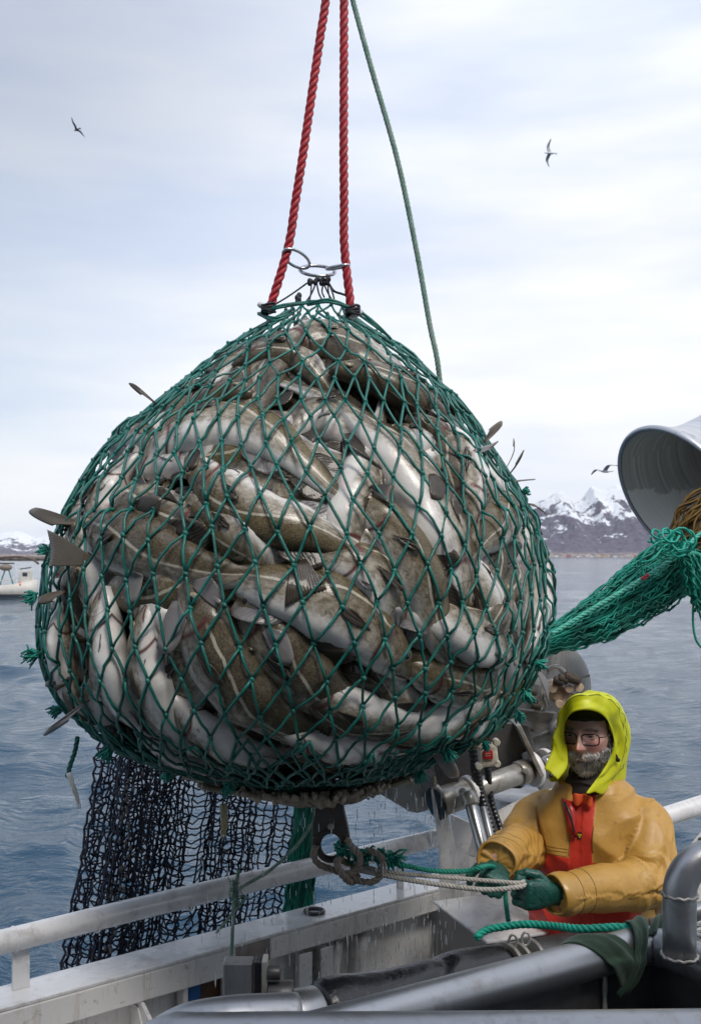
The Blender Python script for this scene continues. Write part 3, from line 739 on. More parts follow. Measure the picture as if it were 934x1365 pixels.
# fins and snouts that stick out through the meshes
def loose_fins():
    """(root px, tip px, width px, name, outward lift): tail or fin of a fish, through the net"""
    E = [((96,694),(50,690),11,FIN_M,.02,33,'pectoral_fin'), ((112,745),(72,732),24,FIN_M,.016,33,'tail_fin'), ((78,788),(64,806),9,FIN_M,.02,8,'pelvic_fin'), ((204,533),(183,525),4,FIN_D,.03,16,'pelvic_fin'),
         ((112,938),(80,968),5,FIN_P,.04,5,'pelvic_fin'), ((82,910),(60,918),9,FIN_M,.01,7,'pectoral_fin'),
         ((686,618),(670,596),8,FIN_M,.03,37,'tail_fin'), ((690,626),(690,604),7,FIN_M,.015,20,'pelvic_fin'), ((694,634),(714,638),9,FIN_M,.012,37,'dorsal_fin'), ((650,586),(660,566),6,FIN_M,.015,15,'pelvic_fin'), ((628,604),(656,592),5,FIN_P,.014,19,'pelvic_fin'),
         ((712,664),(718,690),7,FIN_M,.02,21,'dorsal_fin'), ((720,892),(722,925),10,FIN_P,.02,28,'tail_fin'), ((738,792),(742,808),5,FIN_P,.01,21,'pelvic_fin'), ((580,1008),(604,1018),12,FIN_P,.03,39,'pectoral_fin'), ((535,835),(518,812),8,FIN_P,.03,23,'pectoral_fin'),
         ((225,800),(226,872),24,FIN_P,.008,9,'pectoral_fin'), ((352,840),(392,880),18,FIN_P,.006,10,'pectoral_fin'), ((160,760),(178,798),22,FIN_P,.004,3,'pectoral_fin'), ((250,775),(296,795),18,FIN_P,.004,3,'anal_fin'), ((400,742),(408,800),30,FIN_D,.012,3,'tail_fin'), ((575,632),(586,668),18,FIN_D,.012,13,'pectoral_fin'), ((498,640),(524,660),16,FIN_D,.014,0,'tail_fin'), ((246,588),(262,620),12,FIN_D,.012,1,'dorsal_fin')]
    for (ax, ay), (bx, by), wd, m, lift, fi, nm in E:
        a = bag_hit(ax, ay); Ya = a.y; b = P(bx, by, Ya+(bag_hit(bx, by).y-Ya)*.6); n = bag_n(a)
        a = a-n*.02; b = b+n*lift*.4
        T = (b-a); ln = T.length; T.normalize(); S = T.cross(n)
        if S.length < .2: S = Vector((0,0,1)).cross(T)
        S.normalize(); hw = wd/FPX*Ya; rgs = []
        for k in range(25):
            f = k/24*2-1; row = []
            for j in range(7):
                g = j/6; e = (.92+.08*abs(f)-.04*abs(math.sin(k*1.6))*(g > .9)) if nm == 'tail_fin' else (.50+.50*(1-abs(f-.15)**1.7*.75)**.8)
                q_ = a+T*ln*g*e+S*f*hw*(.26+.74*math.sin(g*1.35))+n*(lift*math.sin(g*2.2))+T*ln*.16*f*g*g
                if lift <= .0145:
                    nq = bag_n(q_); h_ = BV.ray_cast(q_+nq*.1, -nq, .2)
                    if h_[0] is not None: q_ = q_+nq*max(-.02, min(.02, (h_[0]+nq*.003-q_).dot(nq)))
                row.append(q_)
            rgs.append(row)
        m_ = MB(); vs_ = [q for r_ in rgs for q in r_]; fs = []; uvs = []
        for i in range(24):
            for b_ in range(6):
                fs.append((i*7+b_, i*7+b_+1, (i+1)*7+b_+1, (i+1)*7+b_)); uvs.append(((b_/6, i/24), ((b_+1)/6, i/24), ((b_+1)/6, (i+1)/24), (b_/6, (i+1)/24)))
        m_.add(vs_, fs, uvs); o = m_.build(nm, m); o.parent = FISH[fi]; so = o.modifiers.new('s', 'SOLIDIFY'); so.thickness = .002

# ------------------------------------------------------------------ the net
TW = mat('green_twine', (.0,.150,.122), .36, 0, .35, 12, 420, .6, .003, coat=.25, dirt=(.002,.09,.072), dirt_amt=.35, dirt_scale=9)
TWB = mat('green_twine_bright', (.012,.30,.235), .5, 0, .3, 30, 420, .6, .003, coat=.15)
def fish_bvh():
    vs_ = []; fs = []
    for o in FISH:
        b = len(vs_); me = o.data; co = np.zeros(len(me.vertices)*3, np.float32); me.vertices.foreach_get('co', co); vs_ += [tuple(x) for x in co.reshape(-1, 3)]
        fs += [tuple(i+b for i in p.vertices) for p in me.polygons]
    return BVHTree.FromPolygons(vs_, fs)
BV = fish_bvh()
def drape(p, r=.005):
    s, _ = bag(p); n = bag_n(p); h = BV.ray_cast(p+n*.08, -n, .16)
    base = p-n*s if abs(s) < .05 else p
    if h[0] is not None:
        d = .08-h[3]; return base+n*(min(max(d, -.02), .03)+r)
    return base+n*(r-.012)
def build_net():
    root = thing('fishing_net', 'big teardrop green mesh net hanging full of cod from red ropes', 'net', (axis_x(ZB), BY, ZB))
    rnd = random.Random(3)
    N0 = 58
    # rows by arc length along the profile
    zz = np.linspace(ZT-.01, ZB+.004, 500); rr_ = np.array([np.interp(z, _zs, _rs) for z in zz])
    arc = np.concatenate([[0], np.cumsum(np.hypot(np.diff(zz), np.diff(rr_)))]); tot = arc[-1]
    def zat(s): return float(np.interp(s, arc, zz))
    rows = []; s = 0.0; half = 0
    while s < tot:
        z = zat(s); r = float(np.interp(z, _zs, _rs)); n = N0
        top = s < tot*.5
        if top:
            if r < .30*.5: n = N0//4+1 if False else N0//4
            elif r < .44: n = N0//2
        wd = 2*math.pi*r/n
        hgt = .093 if n == N0 else (.082 if n == N0//2 else .070)
        if not top: hgt = .093 if r > .55 else max(.045, .093*(r/.55))
        rows.append((s, n)); s += hgt
    rows.append((tot-.002, N0))
    nodes = []
    th_jit = {}
    for k, (s, n) in enumerate(rows):
        row = []
        for i in range(n):
            sj = s+rnd.gauss(0, .007)*(.4 if n < N0 else 1); a = 2*math.pi*(i+.5*(k % 2)+rnd.gauss(0, .06))/n
            a += .10*math.sin(s*2.1)+.05*noise.noise(Vector((s*3, math.sin(a)*1.5, math.cos(a)*1.5)))
            sj += .05*noise.noise(Vector((math.sin(a)*1.7, math.cos(a)*1.7, s*1.3)))*min(1, s*2)*min(1, (tot-s)*2)
            row.append(drape(bag_pt(a, zat(min(max(sj, 0), tot-.001)))))
        nodes.append(row)
    mb = MB(); kn = MB()
    def bar(a, b, r=.0036):
        L_ = (b-a).length
        if L_ > .5: return
        m_ = max(2, int(L_/.022)); q = []
        for i in range(m_+1):
            f = i/m_; p = a.lerp(b, f)
            if 0 < i < m_:
                dp = drape(p, .004); n = bag_n(p); t_ = (dp-p).dot(n)
                p = p+n*max(-.001, min(t_, .02)) if t_ > 0 else p+n*max(t_, -.004)
            q.append(p)
        mb.tube(q, r, 5)
    for k in range(len(rows)-1):
        n0, n1 = len(nodes[k]), len(nodes[k+1]); A, B = nodes[k], nodes[k+1]
        for i in range(n1 if n1 > n0 else n0):
            if n1 == n0:
                a = A[i]
                js = (i, i-1) if k % 2 == 0 else (i, i+1)
                for j in js: bar(a, B[j % n1], .0044+rnd.random()*.0010-.0007)
            elif n1 > n0:      # each lower knot ties to the nearest upper ones
                b = B[i]; ds = sorted(range(n0), key=lambda q_: (A[q_]-b).length)
                bar(A[ds[0]], b)
                if i % 2 == 0: bar(A[ds[1]], b)
    low_rows = []
    for k in range(9):
        s = tot*(.70+.295*k/8); low_rows.append([drape(bag_pt(2*math.pi*(i+.5*(k % 2)+.2+rnd.gauss(0,.1))/N0+.10*math.sin(s*2.1), zat(min(s+rnd.gauss(0,.012), tot-.003))), .011) for i in range(N0)])
    for k in range(8):
        for i in range(N0):
            if k < 2 and rnd.random() < .45: continue
            for j in ((i, i-1) if k % 2 == 0 else (i, i+1)): bar(low_rows[k][i], low_rows[k+1][j % N0], .0046)
    for k, row in enumerate(nodes):
        r = float(np.interp(zat(rows[k][0]), _zs, _rs)); low = k > len(nodes)*.6 and r < .5
        for p in row:
            n = bag_n(p); z = Vector((rnd.gauss(0,.2), rnd.gauss(0,.2), 1))
            s_ = .52 if low else .74
            kn.ell(p+n*.001, .0098*s_, .0085*s_, .0125*s_, X=n.orthogonal(), Z=z, nu=7, nv=5)
    mb.build('mesh_twine', TW, root); kn.build('knots', TW, root)
    return root, nodes
loose_fins()
NET, NODES = build_net()

def net_extras():
    rnd = random.Random(12); root = NET
    blk = mat('black_cord', (.022,.023,.032), .55, 0, .3, 40, 300, .5, .002)
    # dark lacing from the ring to the top meshes
    ringY = BY-.06
    for k, (a, b) in enumerate([((414,374),(356,412)),((415,375),(412,403)),((421,377),(408,402)),((422,377),(432,404)),((431,378),(432,396)),((431,377),(447,406)),((437,377),(441,402)),((438,377),(446,403))]):
        A = P(*a, ringY); B = P(*b, ringY-.05)
        m_ = MB(); m_.tube(spline([A, A.lerp(B, .5)+V(rnd.uniform(-.006,.006), 0, -.004), B], 8), .0028, 6); m_.build('lacing_cord', blk, root)
    m_ = MB(); m_.tube(spline([P(438,378,ringY), P(445,388,ringY), P(456,392,ringY-.02), P(464,396,ringY-.04), P(468,408,ringY-.05), P(466,418,ringY-.05)], 20), .0042, 6); m_.build('lacing_cord', blk, root)
    for px in (414, 422, 430, 437):
        m_ = MB()
        for q in range(4):
            c = P(px+rnd.uniform(-2,2), 375+rnd.uniform(-3,3), ringY-.004); m_.ell(c, .008, .007, .010, nu=8, nv=6)
        m_.build('cord_knot', blk, root)
    m_ = MB(); c = P(397, 398, ringY-.03)
    for q in range(5): m_.ell(c+V(rnd.uniform(-.008,.008), rnd.uniform(-.008,.008), rnd.uniform(-.012,.012)), .009, .009, .011, nu=8, nv=6)
    m_.build('cord_knot', blk, root)
    # thick selvedge of the top: bundles of green twine
    for (pa, pb, pc) in (((348,418),(372,408),(410,404)), ((410,404),(440,403),(478,416)), ((346,420),(368,426),(390,414)), ((478,416),(500,432),(520,450))):
        for q in range(3):
            m_ = MB(); m_.tube(spline([P(pa[0]+rnd.uniform(-2,2), pa[1]+rnd.uniform(-3,3), BY-.12), P(pb[0], pb[1]+rnd.uniform(-4,4), BY-.17), P(pc[0]+rnd.uniform(-2,2), pc[1]+rnd.uniform(-3,3), BY-.14)], 12), .0042, 6); m_.build('selvedge_twine', TW, root)
    # dark seizing on the rope ends
    for c in ((358,414),(470,417)):
        m_ = MB(); C0 = P(*c, BY-.14)
        for q in range(4): m_.tube([C0+V(math.cos(a)*.021, math.sin(a)*.021, -.004+q*.007+.004*math.sin(a*2+q)) for a in np.linspace(0, 6.28, 14)[:-1]], .0045, 5, loop=True, up=(0,0,1))
        m_.build('seizing', blk, root)
    # doubled side seams running down the flanks
    for th0 in (1.32, -1.38):
        for q in range(5):
            pts = []
            for i in range(40):
                z = ZT-.03+(ZB+.25-ZT)*i/39; pts.append(drape(bag_pt(th0+.03*q+.03*math.sin(i*.7+q*2), z), .007))
            m_ = MB(); m_.tube(pts, .0045, 5); m_.build('seam_twine', TW, root)
    # tufts of frayed twine
    def tuft(px, py, sz, d, name='frayed_tuft', m=TWB, n=34, Y=None):
        sz = sz*.66
        h = bag_hit(px, py) if Y is None else P(px, py, Y); nn = bag_n(h); D = (Vector(d).normalized()*1.3+nn*.5).normalized(); m_ = MB()
        for q in range(n):
            dd = (D+Vector((rnd.gauss(0,.42), rnd.gauss(0,.42), rnd.gauss(0,.42)))).normalized(); l = sz*rnd.uniform(.45, 1)
            st = h+Vector((rnd.gauss(0,.12), rnd.gauss(0,.12), rnd.gauss(0,.12)))*sz
            m_.tube([st, st+dd*l*.5+Vector((rnd.gauss(0,.1), rnd.gauss(0,.1), rnd.gauss(0,.1)))*sz, st+dd*l+V(0,0,-.15*sz)], [.0035,.0032,.0022], 4)
        m_.ell(h+nn*.004, sz*.22, sz*.22, sz*.22, nu=8, nv=6); m_.build(name, m, root)
    for a in ((62,735,.045,(-1,0,.7)),(46,795,.060,(-1,0,-.1)),(48,872,.075,(-1,0,-.15)),(76,948,.06,(-1,0,-.2)),(135,1008,.06,(-.8,0,-.5)),(700,925,.055,(.4,0,-.8)),(690,952,.05,(.8,0,-.6)),(716,885,.045,(.8,0,-.4)),(560,1030,.055,(.2,0,-1)),(300,1058,.05,(0,0,-1)),(215,1040,.04,(-.2,0,-1)),(730,640,.03,(.8,0,.4)),(596,1000,.05,(.5,0,-.8)),(646,990,.04,(.5,0,-.8)),(738,760,.03,(1,0,0))): tuft(*a)
    # dangling tail at the left with plastic shred
    m_ = MB(); m_.rope([P(104,982,3.0), P(100,1002,3.0), P(94,1020,3.0), P(90,1036,3.0)], .008); m_.build('loose_rope_end', TW, root)
    pl = mat('plastic_shred', (.75,.78,.78), .35, 0, .15, 20, trans=.25)
    pw = mat('worn_strand', (.42,.38,.24), .7, 0, .3, 40)
    for pts, r, mm in (([(92,1030),(98,1048),(104,1068),(106,1078)], .008, pl), ([(298,1072),(299,1095),(297,1118)], .012, pw), ([(578,1035),(580,1052)], .006, pw)):
        m_ = MB(); q = spline([P(x, y, 2.98) for x, y in pts], 12)
        for k in range(3): m_.tube([p+V(math.sin(i*.8+k*2)*r*.5, math.cos(i*.6+k)*r*.4, 0) for i, p in enumerate(q)], [r*.55*(1-.7*(i/11)**3) for i in range(12)], 6)
        m_.build('dangling_shred', mm, root)
    # beige gathering ropes fanning under the bag into the hook
    bg_ = mat('gathering_rope', (.52,.45,.36), .75, 0, .35, 25, 260, .7, .004, dirt=(.11,.09,.07), dirt_amt=.6, dirt_scale=6)
    C0 = P(441,1060,3.18)+V(0,.06,0); g = MB()
    n = 110
    for k in range(n):
        a = 2*math.pi*(k+rnd.uniform(-.3,.3))/n
        ro = .36+rnd.uniform(-.04,.05)+.05*math.cos(a*2+1)
        e = bag_pt(a, ZB+.062+rnd.uniform(-.02,.03), .020); e1 = bag_pt(a+rnd.uniform(-.04,.04), ZB+.028, .024)
        mid = C0.lerp(e1, .6)+V(0,0,-.018+rnd.uniform(-.012,.010))
        g.tube(spline([C0+V(math.sin(a)*.03, -math.cos(a)*.03, .0), mid, e1, e], 16), .0085, 6)
    g.tube([C0+V(math.cos(a)*.036, math.sin(a)*.036, .004) for a in np.linspace(0, 6.28, 21)[:-1]], .010, 8, loop=True, up=(0,0,1))
    fr = []
    for k in range(170):
        a = rnd.uniform(-1.9, 1.9); f = rnd.uniform(.25, 1.0); ro = .36*f
        ex = Vector((axis_x(ZB+.05)+math.sin(a)*.36, BY-math.cos(a)*.34, ZB+.07)); s_, nn = bag(ex); e = ex-bag_n(ex)*(s_-.012)
        p = C0.lerp(e, f)-V(0,.0,.008); l = rnd.uniform(.01, .03)
        g.tube([p+V(0,0,.012), p+V(rnd.gauss(0,.008), rnd.gauss(0,.008), -l*.5), p+V(rnd.gauss(0,.01), rnd.gauss(0,.01), -l)], [.0075,.007,.004], 5)
    g.build('gathering_ropes', bg_, root)
net_extras()
# ------------------------------------------------------------------ materials of the ship and rigging
WHITE = mat('white_ship_paint', (.80,.79,.79), .42, 0, .06, 4, 90, .12, .002, dirt=(.56,.52,.48), dirt_amt=.25, dirt_scale=5, dirt2=(.44,.38,.32), coat=.12)
WHITE_W = mat('wet_white_paint', (.76,.77,.79), .24, 0, .07, 9, 60, .2, .003, dirt=(.48,.47,.46), dirt_amt=.35, dirt_scale=12, coat=.3)
STEEL = mat('galvanised_steel', (.36,.37,.39), .38, .85, .10, 5, 160, .2, .0015, dirt=(.26,.25,.24), dirt_amt=.30, dirt_scale=9, rvar=.08)
STEEL_D = mat('stained_and_shaded_steel', (.10,.10,.105), .45, .35, .35, 5, 60, .3, .003, dirt=(.05,.045,.045), dirt_amt=.6, dirt_scale=4)  # dark tone also stands in for the shade inside the tank
GREY = mat('grey_crane_paint', (.38,.38,.38), .38, .15, .25, 5, 70, .2, .003, dirt=(.10,.085,.07), dirt_amt=.4, dirt_scale=6, coat=.2)
GREY_L = mat('light_worn_steel', (.42,.41,.39), .33, .45, .25, 7, 90, .3, .002, dirt=(.16,.13,.10), dirt_amt=.5, dirt_scale=9)
CHROME = mat('chrome_rod', (.45,.46,.47), .30, .9, .08, 4, bstr=0)
RUBBER = mat('black_rubber', (.008,.009,.012), .30, 0, .3, 8, 40, .6, .006, coat=.15)
CAST = mat('cast_iron', (.095,.09,.088), .38, .5, .35, 14, 110, .5, .003, dirt=(.13,.07,.04), dirt_amt=.4, dirt_scale=10, coat=.2)
BLACKP = mat('black_plastic', (.015,.015,.018), .35, 0, .2, 10)
BEIGE = mat('beige_rope', (.33,.285,.235), .75, 0, .3, 22, 240, .7, .003, dirt=(.16,.12,.10), dirt_amt=.5, dirt_scale=9)
BEIGE_P = mat('pale_rope', (.52,.50,.46), .7, 0, .2, 22, 300, .6, .003, dirt=(.3,.27,.23), dirt_amt=.4, dirt_scale=9)
REDR = mat('red_rope_fibre', (.42,.012,.022), .45, 0, .3, 18, 330, .7, .003, coat=.1)
GREENR = mat('green_rope_fibre', (.010,.30,.215), .5, 0, .3, 20, 330, .7, .003)
PALEG = mat('pale_green_rope', (.19,.33,.26), .8, 0, .35, 26, 300, .9, .004, dirt=(.36,.42,.38), dirt_amt=.6, dirt_scale=20)
NAVY = mat('navy_net_twine', (.006,.009,.026), .6, 0, .4, 30, 200, .5, .002)

def dens(pts, d=.12):
    o = [Vector(pts[0])]
    for a, b in zip(pts[:-1], pts[1:]):
        n = max(1, int((b-a).length/d))
        for i in range(1, n+1): o.append(Vector(a).lerp(b, i/n))
    return o
# ------------------------------------------------------------------ ropes and rings above the net
def rigging():
    for nm, a, b, lab in (('left', (437.5,-900), (359,414), 'twisted red rope slanting down to the left shoulder of the net'), ('right', (456.5,-900), (468,414), 'twisted red rope hanging nearly upright to the right shoulder of the net')):
        m_ = MB(); pts = [P(437.5,-900,BY-.05), P(434,0,BY-.09), P(404,205,BY-.12), P(384,330,BY-.13), P(359,414,BY-.14)] if nm == 'left' else [P(456.5,-900,BY-.05), P(458.5,0,BY-.09), P(458,205,BY-.12), P(459,330,BY-.13), P(468,414,BY-.14)]
        m_.rope(dens(pts), .0150, pitch=.085, seg=8, step=12); o = m_.build('red_rope', REDR); tag(o, lab, 'rope', 'red lifting ropes')
    m_ = MB(); m_.rope([P(300,-900,3.9), P(370,-450,3.9), P(435,-150,3.9), P(455,-65,3.9), P(470,0,3.9), P(496,95,3.9), P(530,215,3.9), P(556,340,3.9), P(572,430,3.9), P(585,500,3.9), P(590,620,4.0), P(560,760,4.1), P(540,800,4.15)], .0115, pitch=.05, seg=6, step=9)
    tag(m_.build('green_rope', PALEG), 'pale frayed green rope running down behind the net from the top', 'rope')
    def torus(c, a, b, X, Yv, r, name, lab):
        X = Vector(X).normalized(); Yv = Vector(Yv); Yv = (Yv-X*Yv.dot(X)).normalized(); m_ = MB()
        m_.tube([c+X*math.cos(t)*a+Yv*math.sin(t)*b for t in np.linspace(0, 2*math.pi, 49)[:-1]], r, 12, loop=True, up=X.cross(Yv))
        tag(m_.build(name, STEEL_B), lab, 'ring')
    global STEEL_B
    STEEL_B = mat('bright_ring_steel', (.50,.51,.54), .28, .95, .15, 20, 120, .2, .001)
    Yr = BY-.06
    torus(P(423,361,Yr), .058, .048, (1,-.25,-.22), (0,.80,.55), .0055, 'steel_ring', 'round steel ring holding the dark lacing at the top of the net')
    c = P(395,345,Yr-.05); torus(c, .052, .026, P(412,356,Yr-.02)-P(378,333,Yr-.09), (.3,.8,-.5), .0050, 'steel_link', 'oval steel link round the left red rope')
    torus(P(450,356,Yr-.05), .046, .024, P(468,352,Yr-.10)-P(432,360,Yr-.01), (0,1,.18), .0050, 'steel_link', 'oval steel link seen edge-on round the right red rope')
    wp = mat('white_plastic', (.62,.64,.66), .4, 0, .1, 20)
    for (x, y, lab, s) in ((349,406,'white plastic toggle under the left red rope',1), (479,416,'white plastic toggle under the right red rope',-1)):
        m_ = MB(); c = P(x+4*s, y+4, BY-.13); D = Vector((s*.9, 0, -.55)).normalized()
        m_.lathe([(.0,-.026),(.008,-.024),(.010,-.012),(.007,0),(.010,.012),(.008,.024),(0,.026)], c, D, 14, caps=False)
        tag(m_.build('rope_toggle', wp), lab, 'toggle')
rigging()

def streaks(m, col, amt):
    t = m.node_tree; b = t.nodes['Principled BSDF']; src = b.inputs['Base Color'].links[0].from_socket
    mp_ = N('ShaderNodeMapping', t); mp_.inputs['Scale'].default_value = (16, 16, 1.3); t.links.new(N('ShaderNodeNewGeometry', t).outputs['Position'], mp_.inputs[0])
    n1 = noise_n(t, 1.6, 6, .7, vec=mp_.outputs[0]); n2 = noise_n(t, 3, 3, .6)
    f = math_n(t, 'MULTIPLY', ramp(t, n1.outputs[0], [(.54,(0,0,0)),(.74,(1,1,1))]).outputs[0], math_n(t, 'MULTIPLY', n2.outputs[0], amt))
    t.links.new(mixc(t, f, src, col), b.inputs['Base Color'])
streaks(WHITE, (.28,.19,.13), 1.3); streaks(GREY, (.14,.09,.06), 1.0); streaks(WHITE_W, (.40,.35,.30), .7); streaks(STEEL, (.16,.145,.13), 1.0)
# ------------------------------------------------------------------ the ship's side
A0 = Vector((-1.03, 2.93, 0)); DD = Vector((.793,.61,0)).normalized(); NI = Vector((DD.y,-DD.x,0))
def BW(s, off, z): return A0+DD*s+NI*off+Vector((0,0,z))
def s_of(px, off=0):
    k = (px-CX)/FPX; a = A0+NI*off
    return (a.y*k-a.x)/(DD.x-DD.y*k)
DECK = 1.32; CAPZ = 2.30
def ship():
    root = thing('fishing_vessel', 'white steel side of the fishing vessel with bulwark, cap rail and tube handrail', 'ship', BW(.5, 0, DECK))
    S0, S1 = -1.6, 4.6
    def bx(name, s0, s1, o0, o1, z0, z1, m, bev=.004):
        mb = MB(); mb.box(BW((s0+s1)/2, (o0+o1)/2, (z0+z1)/2), s1-s0, abs(o1-o0), z1-z0, X=DD, bev=bev); return mb.build(name, m, root)
    mb = MB(); q = [BW(S0-1,-.08,DECK), BW(S1+2,-.08,DECK), BW(S1+2,5,DECK), BW(S0-1,5,DECK)]
    mb.poly(q, .03, (0,0,1)); mb.build('deck', mat('deck_paint', (.13,.17,.15), .5, 0, .3, 4, 40, .3, .003, dirt=(.10,.09,.08)), root)
    bx('hull_side', S0-1, S1+2, -.10, -.085, -.6, DECK+.5, mat('hull_paint', (.45,.46,.48), .4, 0, .15, 2, dirt=(.25,.20,.16)))
    sG = s_of(606)
    bx('bulwark_plate', S0, sG, -.012, 0, DECK, CAPZ-.005, WHITE)
    bx('cap_rail', S0, sG+.02, -.085, .070, CAPZ-.012, CAPZ, WHITE_W, .003)
    bx('cap_lip', S0, s_of(300), .060, .0712, CAPZ-.10, CAPZ-.013, WHITE)
    bx('cap_lip', s_of(346), sG+.02, .060, .0712, CAPZ-.085, CAPZ-.013, WHITE)
    bx('cap_lip', s_of(300)-.005, s_of(346)+.005, .056, .066, CAPZ-.088, CAPZ-.014, mat('worn_primer', (.26,.22,.20), .5, 0, .4, 12, dirt=(.45,.44,.43), dirt_amt=.6, dirt_scale=9))
    # ribs
    for px in (404, 432, 474, 592):
        s = s_of(px, .05); bx('rib', s-.005, s+.005, .002, .058, DECK, CAPZ-.10, WHITE)
    for px in (404, 432): 
        s = s_of(px, .05); bx('rib_flange', s-.028, s+.028, .0585, .0675, DECK, CAPZ-.102, WHITE)
    # drain pipes, two uprights joined by a bend
    for px in (446, 481):
        s = s_of(px, .05); mb = MB()
        mb.tube(spline([BW(s,.04,DECK), BW(s,.04,CAPZ-.25), BW(s,.04,CAPZ-.19), BW(s+.02,.03,CAPZ-.14), BW(s+.045,.0,CAPZ-.12)], 26), .024, 14)
        for z in (CAPZ-.27, CAPZ-.40, CAPZ-.55): mb.tube([BW(s,.04,z+.006*0)+(DD*math.cos(a)+NI*math.sin(a))*.026 for a in np.linspace(0, 6.28, 17)[:-1]], .0035, 5, loop=True, up=(0,0,1))
        mb.build('vent_pipe', WHITE, root)
    # freeing port: dark opening with a flap, and brackets
    s0, s1 = s_of(205), s_of(300)
    bx('freeing_port', s0+.10, s1-.02, .001, .006, CAPZ-.38, CAPZ-.13, mat('port_rust', (.10,.045,.022), .6, 0, .5, 14, dirt=(.02,.02,.02)), .001)
    bx('port_frame', s0+.08, s0+.10, .001, .05, CAPZ-.42, CAPZ-.10, WHITE); bx('port_frame', s1-.02, s1+.0, .001, .05, CAPZ-.42, CAPZ-.10, WHITE)
    bx('blue_rag', s0+.11, s0+.16, .007, .03, CAPZ-.17, CAPZ-.115, mat('blue_cloth', (.02,.12,.35), .7), .01)
    mb = MB(); s = s_of(222, .2)
    mb.poly([BW(s-.02,.002,CAPZ-.12), BW(s-.02,.05,CAPZ-.12), BW(s-.02,.24,CAPZ-.40), BW(s-.02,.24,DECK), BW(s-.02,.002,DECK)], .012, DD); mb.build('bracket', WHITE, root)
    mb = MB(); s = s_of(120, .2)
    mb.box(BW(s-.0,.13,CAPZ-.22), .46, .26, .012, X=DD, bev=.003); mb.build('shelf_plate', WHITE, root)
    mb = MB(); mb.poly([BW(s+.23,.002,CAPZ-.10), BW(s+.23,.06,CAPZ-.10), BW(s+.23,.27,CAPZ-.22), BW(s+.23,.27,CAPZ-.45), BW(s+.23,.002,CAPZ-.75)], .012, DD); mb.build('bracket', WHITE, root)
    for z_, o_ in ((CAPZ-.25,.2), (CAPZ-.32,.16)):
        mb = MB(); c = BW(s+.23,o_,z_); mb.cyl(c-DD*.012, c+DD*.012, .006, seg=10); mb.build('bolt', STEEL, root)
    # handrail tube, in welded lengths
    zr = 2.452
    mb = MB(); L0 = [BW(s,-.03,zr+.012*s/1.8+.003*math.sin(s*3)) for s in np.linspace(S0, s_of(592,-.03), 40)]; mb.tube(L0, .0365, 20); mb.build('hand_rail', WHITE_W, root)
    mb = MB(); mb.tube([P(720,1143,3.72), P(860,1097,3.85), P(1000,1052,3.98), P(1180,1000,4.15)], .0375, 20); mb.build('hand_rail', WHITE_W, root)
    for px_ in (830, 1150):
        mb = MB(); c = P(px_, 1106 if px_ == 830 else 1009, 3.83 if px_ == 830 else 4.12); mb.cyl(V(c.x, c.y, DECK), c, .02, seg=14); mb.build('rail_post', WHITE_W, root)
    for s in (s_of(28,-.03), s_of(533,-.03)):
        mb = MB(); hgt = zr-CAPZ-.03; w_ = .052 if s < .2 else .03
        zb = CAPZ if s < sG else 1.9
        mb.box(BW(s,-.03,(zb+zr-.03)/2), w_, .012, zr-.03-zb, X=DD, bev=.002); mb.build('rail_post', WHITE_W, root)
    for s in (s_of(28,-.03)-.02, s_of(128,-.03), s_of(250,-.03)):
        mb = MB(); c = BW(s,-.03,zr); mb.tube([c+(NI*math.cos(a)+Vector((0,0,1))*math.sin(a))*.037 for a in np.linspace(0, 6.28, 21)[:-1]], .0035, 6, loop=True, up=DD); mb.build('weld', WHITE_W, root)
    # lower bulwark further along, behind the man
    bx('bulwark_plate', sG+.6, S1, -.012, 0, DECK, 1.95, WHITE)
    bx('cap_rail', sG+.6, S1, -.085, .07, 1.95, 1.965, WHITE_W, .003)
    # fairlead ring on the cap
    mb = MB(); c = BW(s_of(421),-.01,CAPZ+.006)
    mb.tube([c+V(math.cos(a)*.034, math.sin(a)*.030, 0) for a in np.linspace(0, 6.28, 25)[:-1]], .007, 8, loop=True, up=(0,0,1)); mb.build('deck_eye', STEEL_D, root)
    # white standing post and gusset plates at the gate
    YP = 3.92
    mb = MB(); mb.poly([P(574,1052,YP), P(584,1046,YP), P(592,1056,YP), P(598,1090,YP), P(606,1128,YP), P(607,1300,YP), P(586,1300,YP), P(585,1130,YP), P(578,1085,YP)], .035, (0,1,0)); o = mb.build('gate_post', WHITE_W, root); mod_bevel(o, .004)
    for x, y in ((583,1060),(586,1073),(588,1088)):
        mb = MB(); c = P(x, y, YP-.018); mb.cyl(c, c+V(0,-.006,0), .008, seg=10); mb.build('bolt', STEEL, root)
    mb = MB(); mb.poly([P(600,1085,YP+.2), P(630,1098,YP+.2), P(700,1062,YP+.2), P(740,1050,YP+.2), P(760,1250,YP+.2), P(610,1250,YP+.2)], .02, (0,1,0)); mb.build('gusset_plate', WHITE, root)
    mb = MB(); mb.box(P(633,1125,YP+.1), .035, .03, .10, X=(1,0,-.25), bev=.006); mb.build('junction_box', WHITE, root)
    # low white locker right of the post
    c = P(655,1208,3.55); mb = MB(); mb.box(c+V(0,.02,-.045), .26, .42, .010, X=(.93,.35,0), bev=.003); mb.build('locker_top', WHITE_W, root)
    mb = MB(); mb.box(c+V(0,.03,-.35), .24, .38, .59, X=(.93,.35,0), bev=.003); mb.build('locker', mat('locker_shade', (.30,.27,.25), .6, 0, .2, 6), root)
ship()

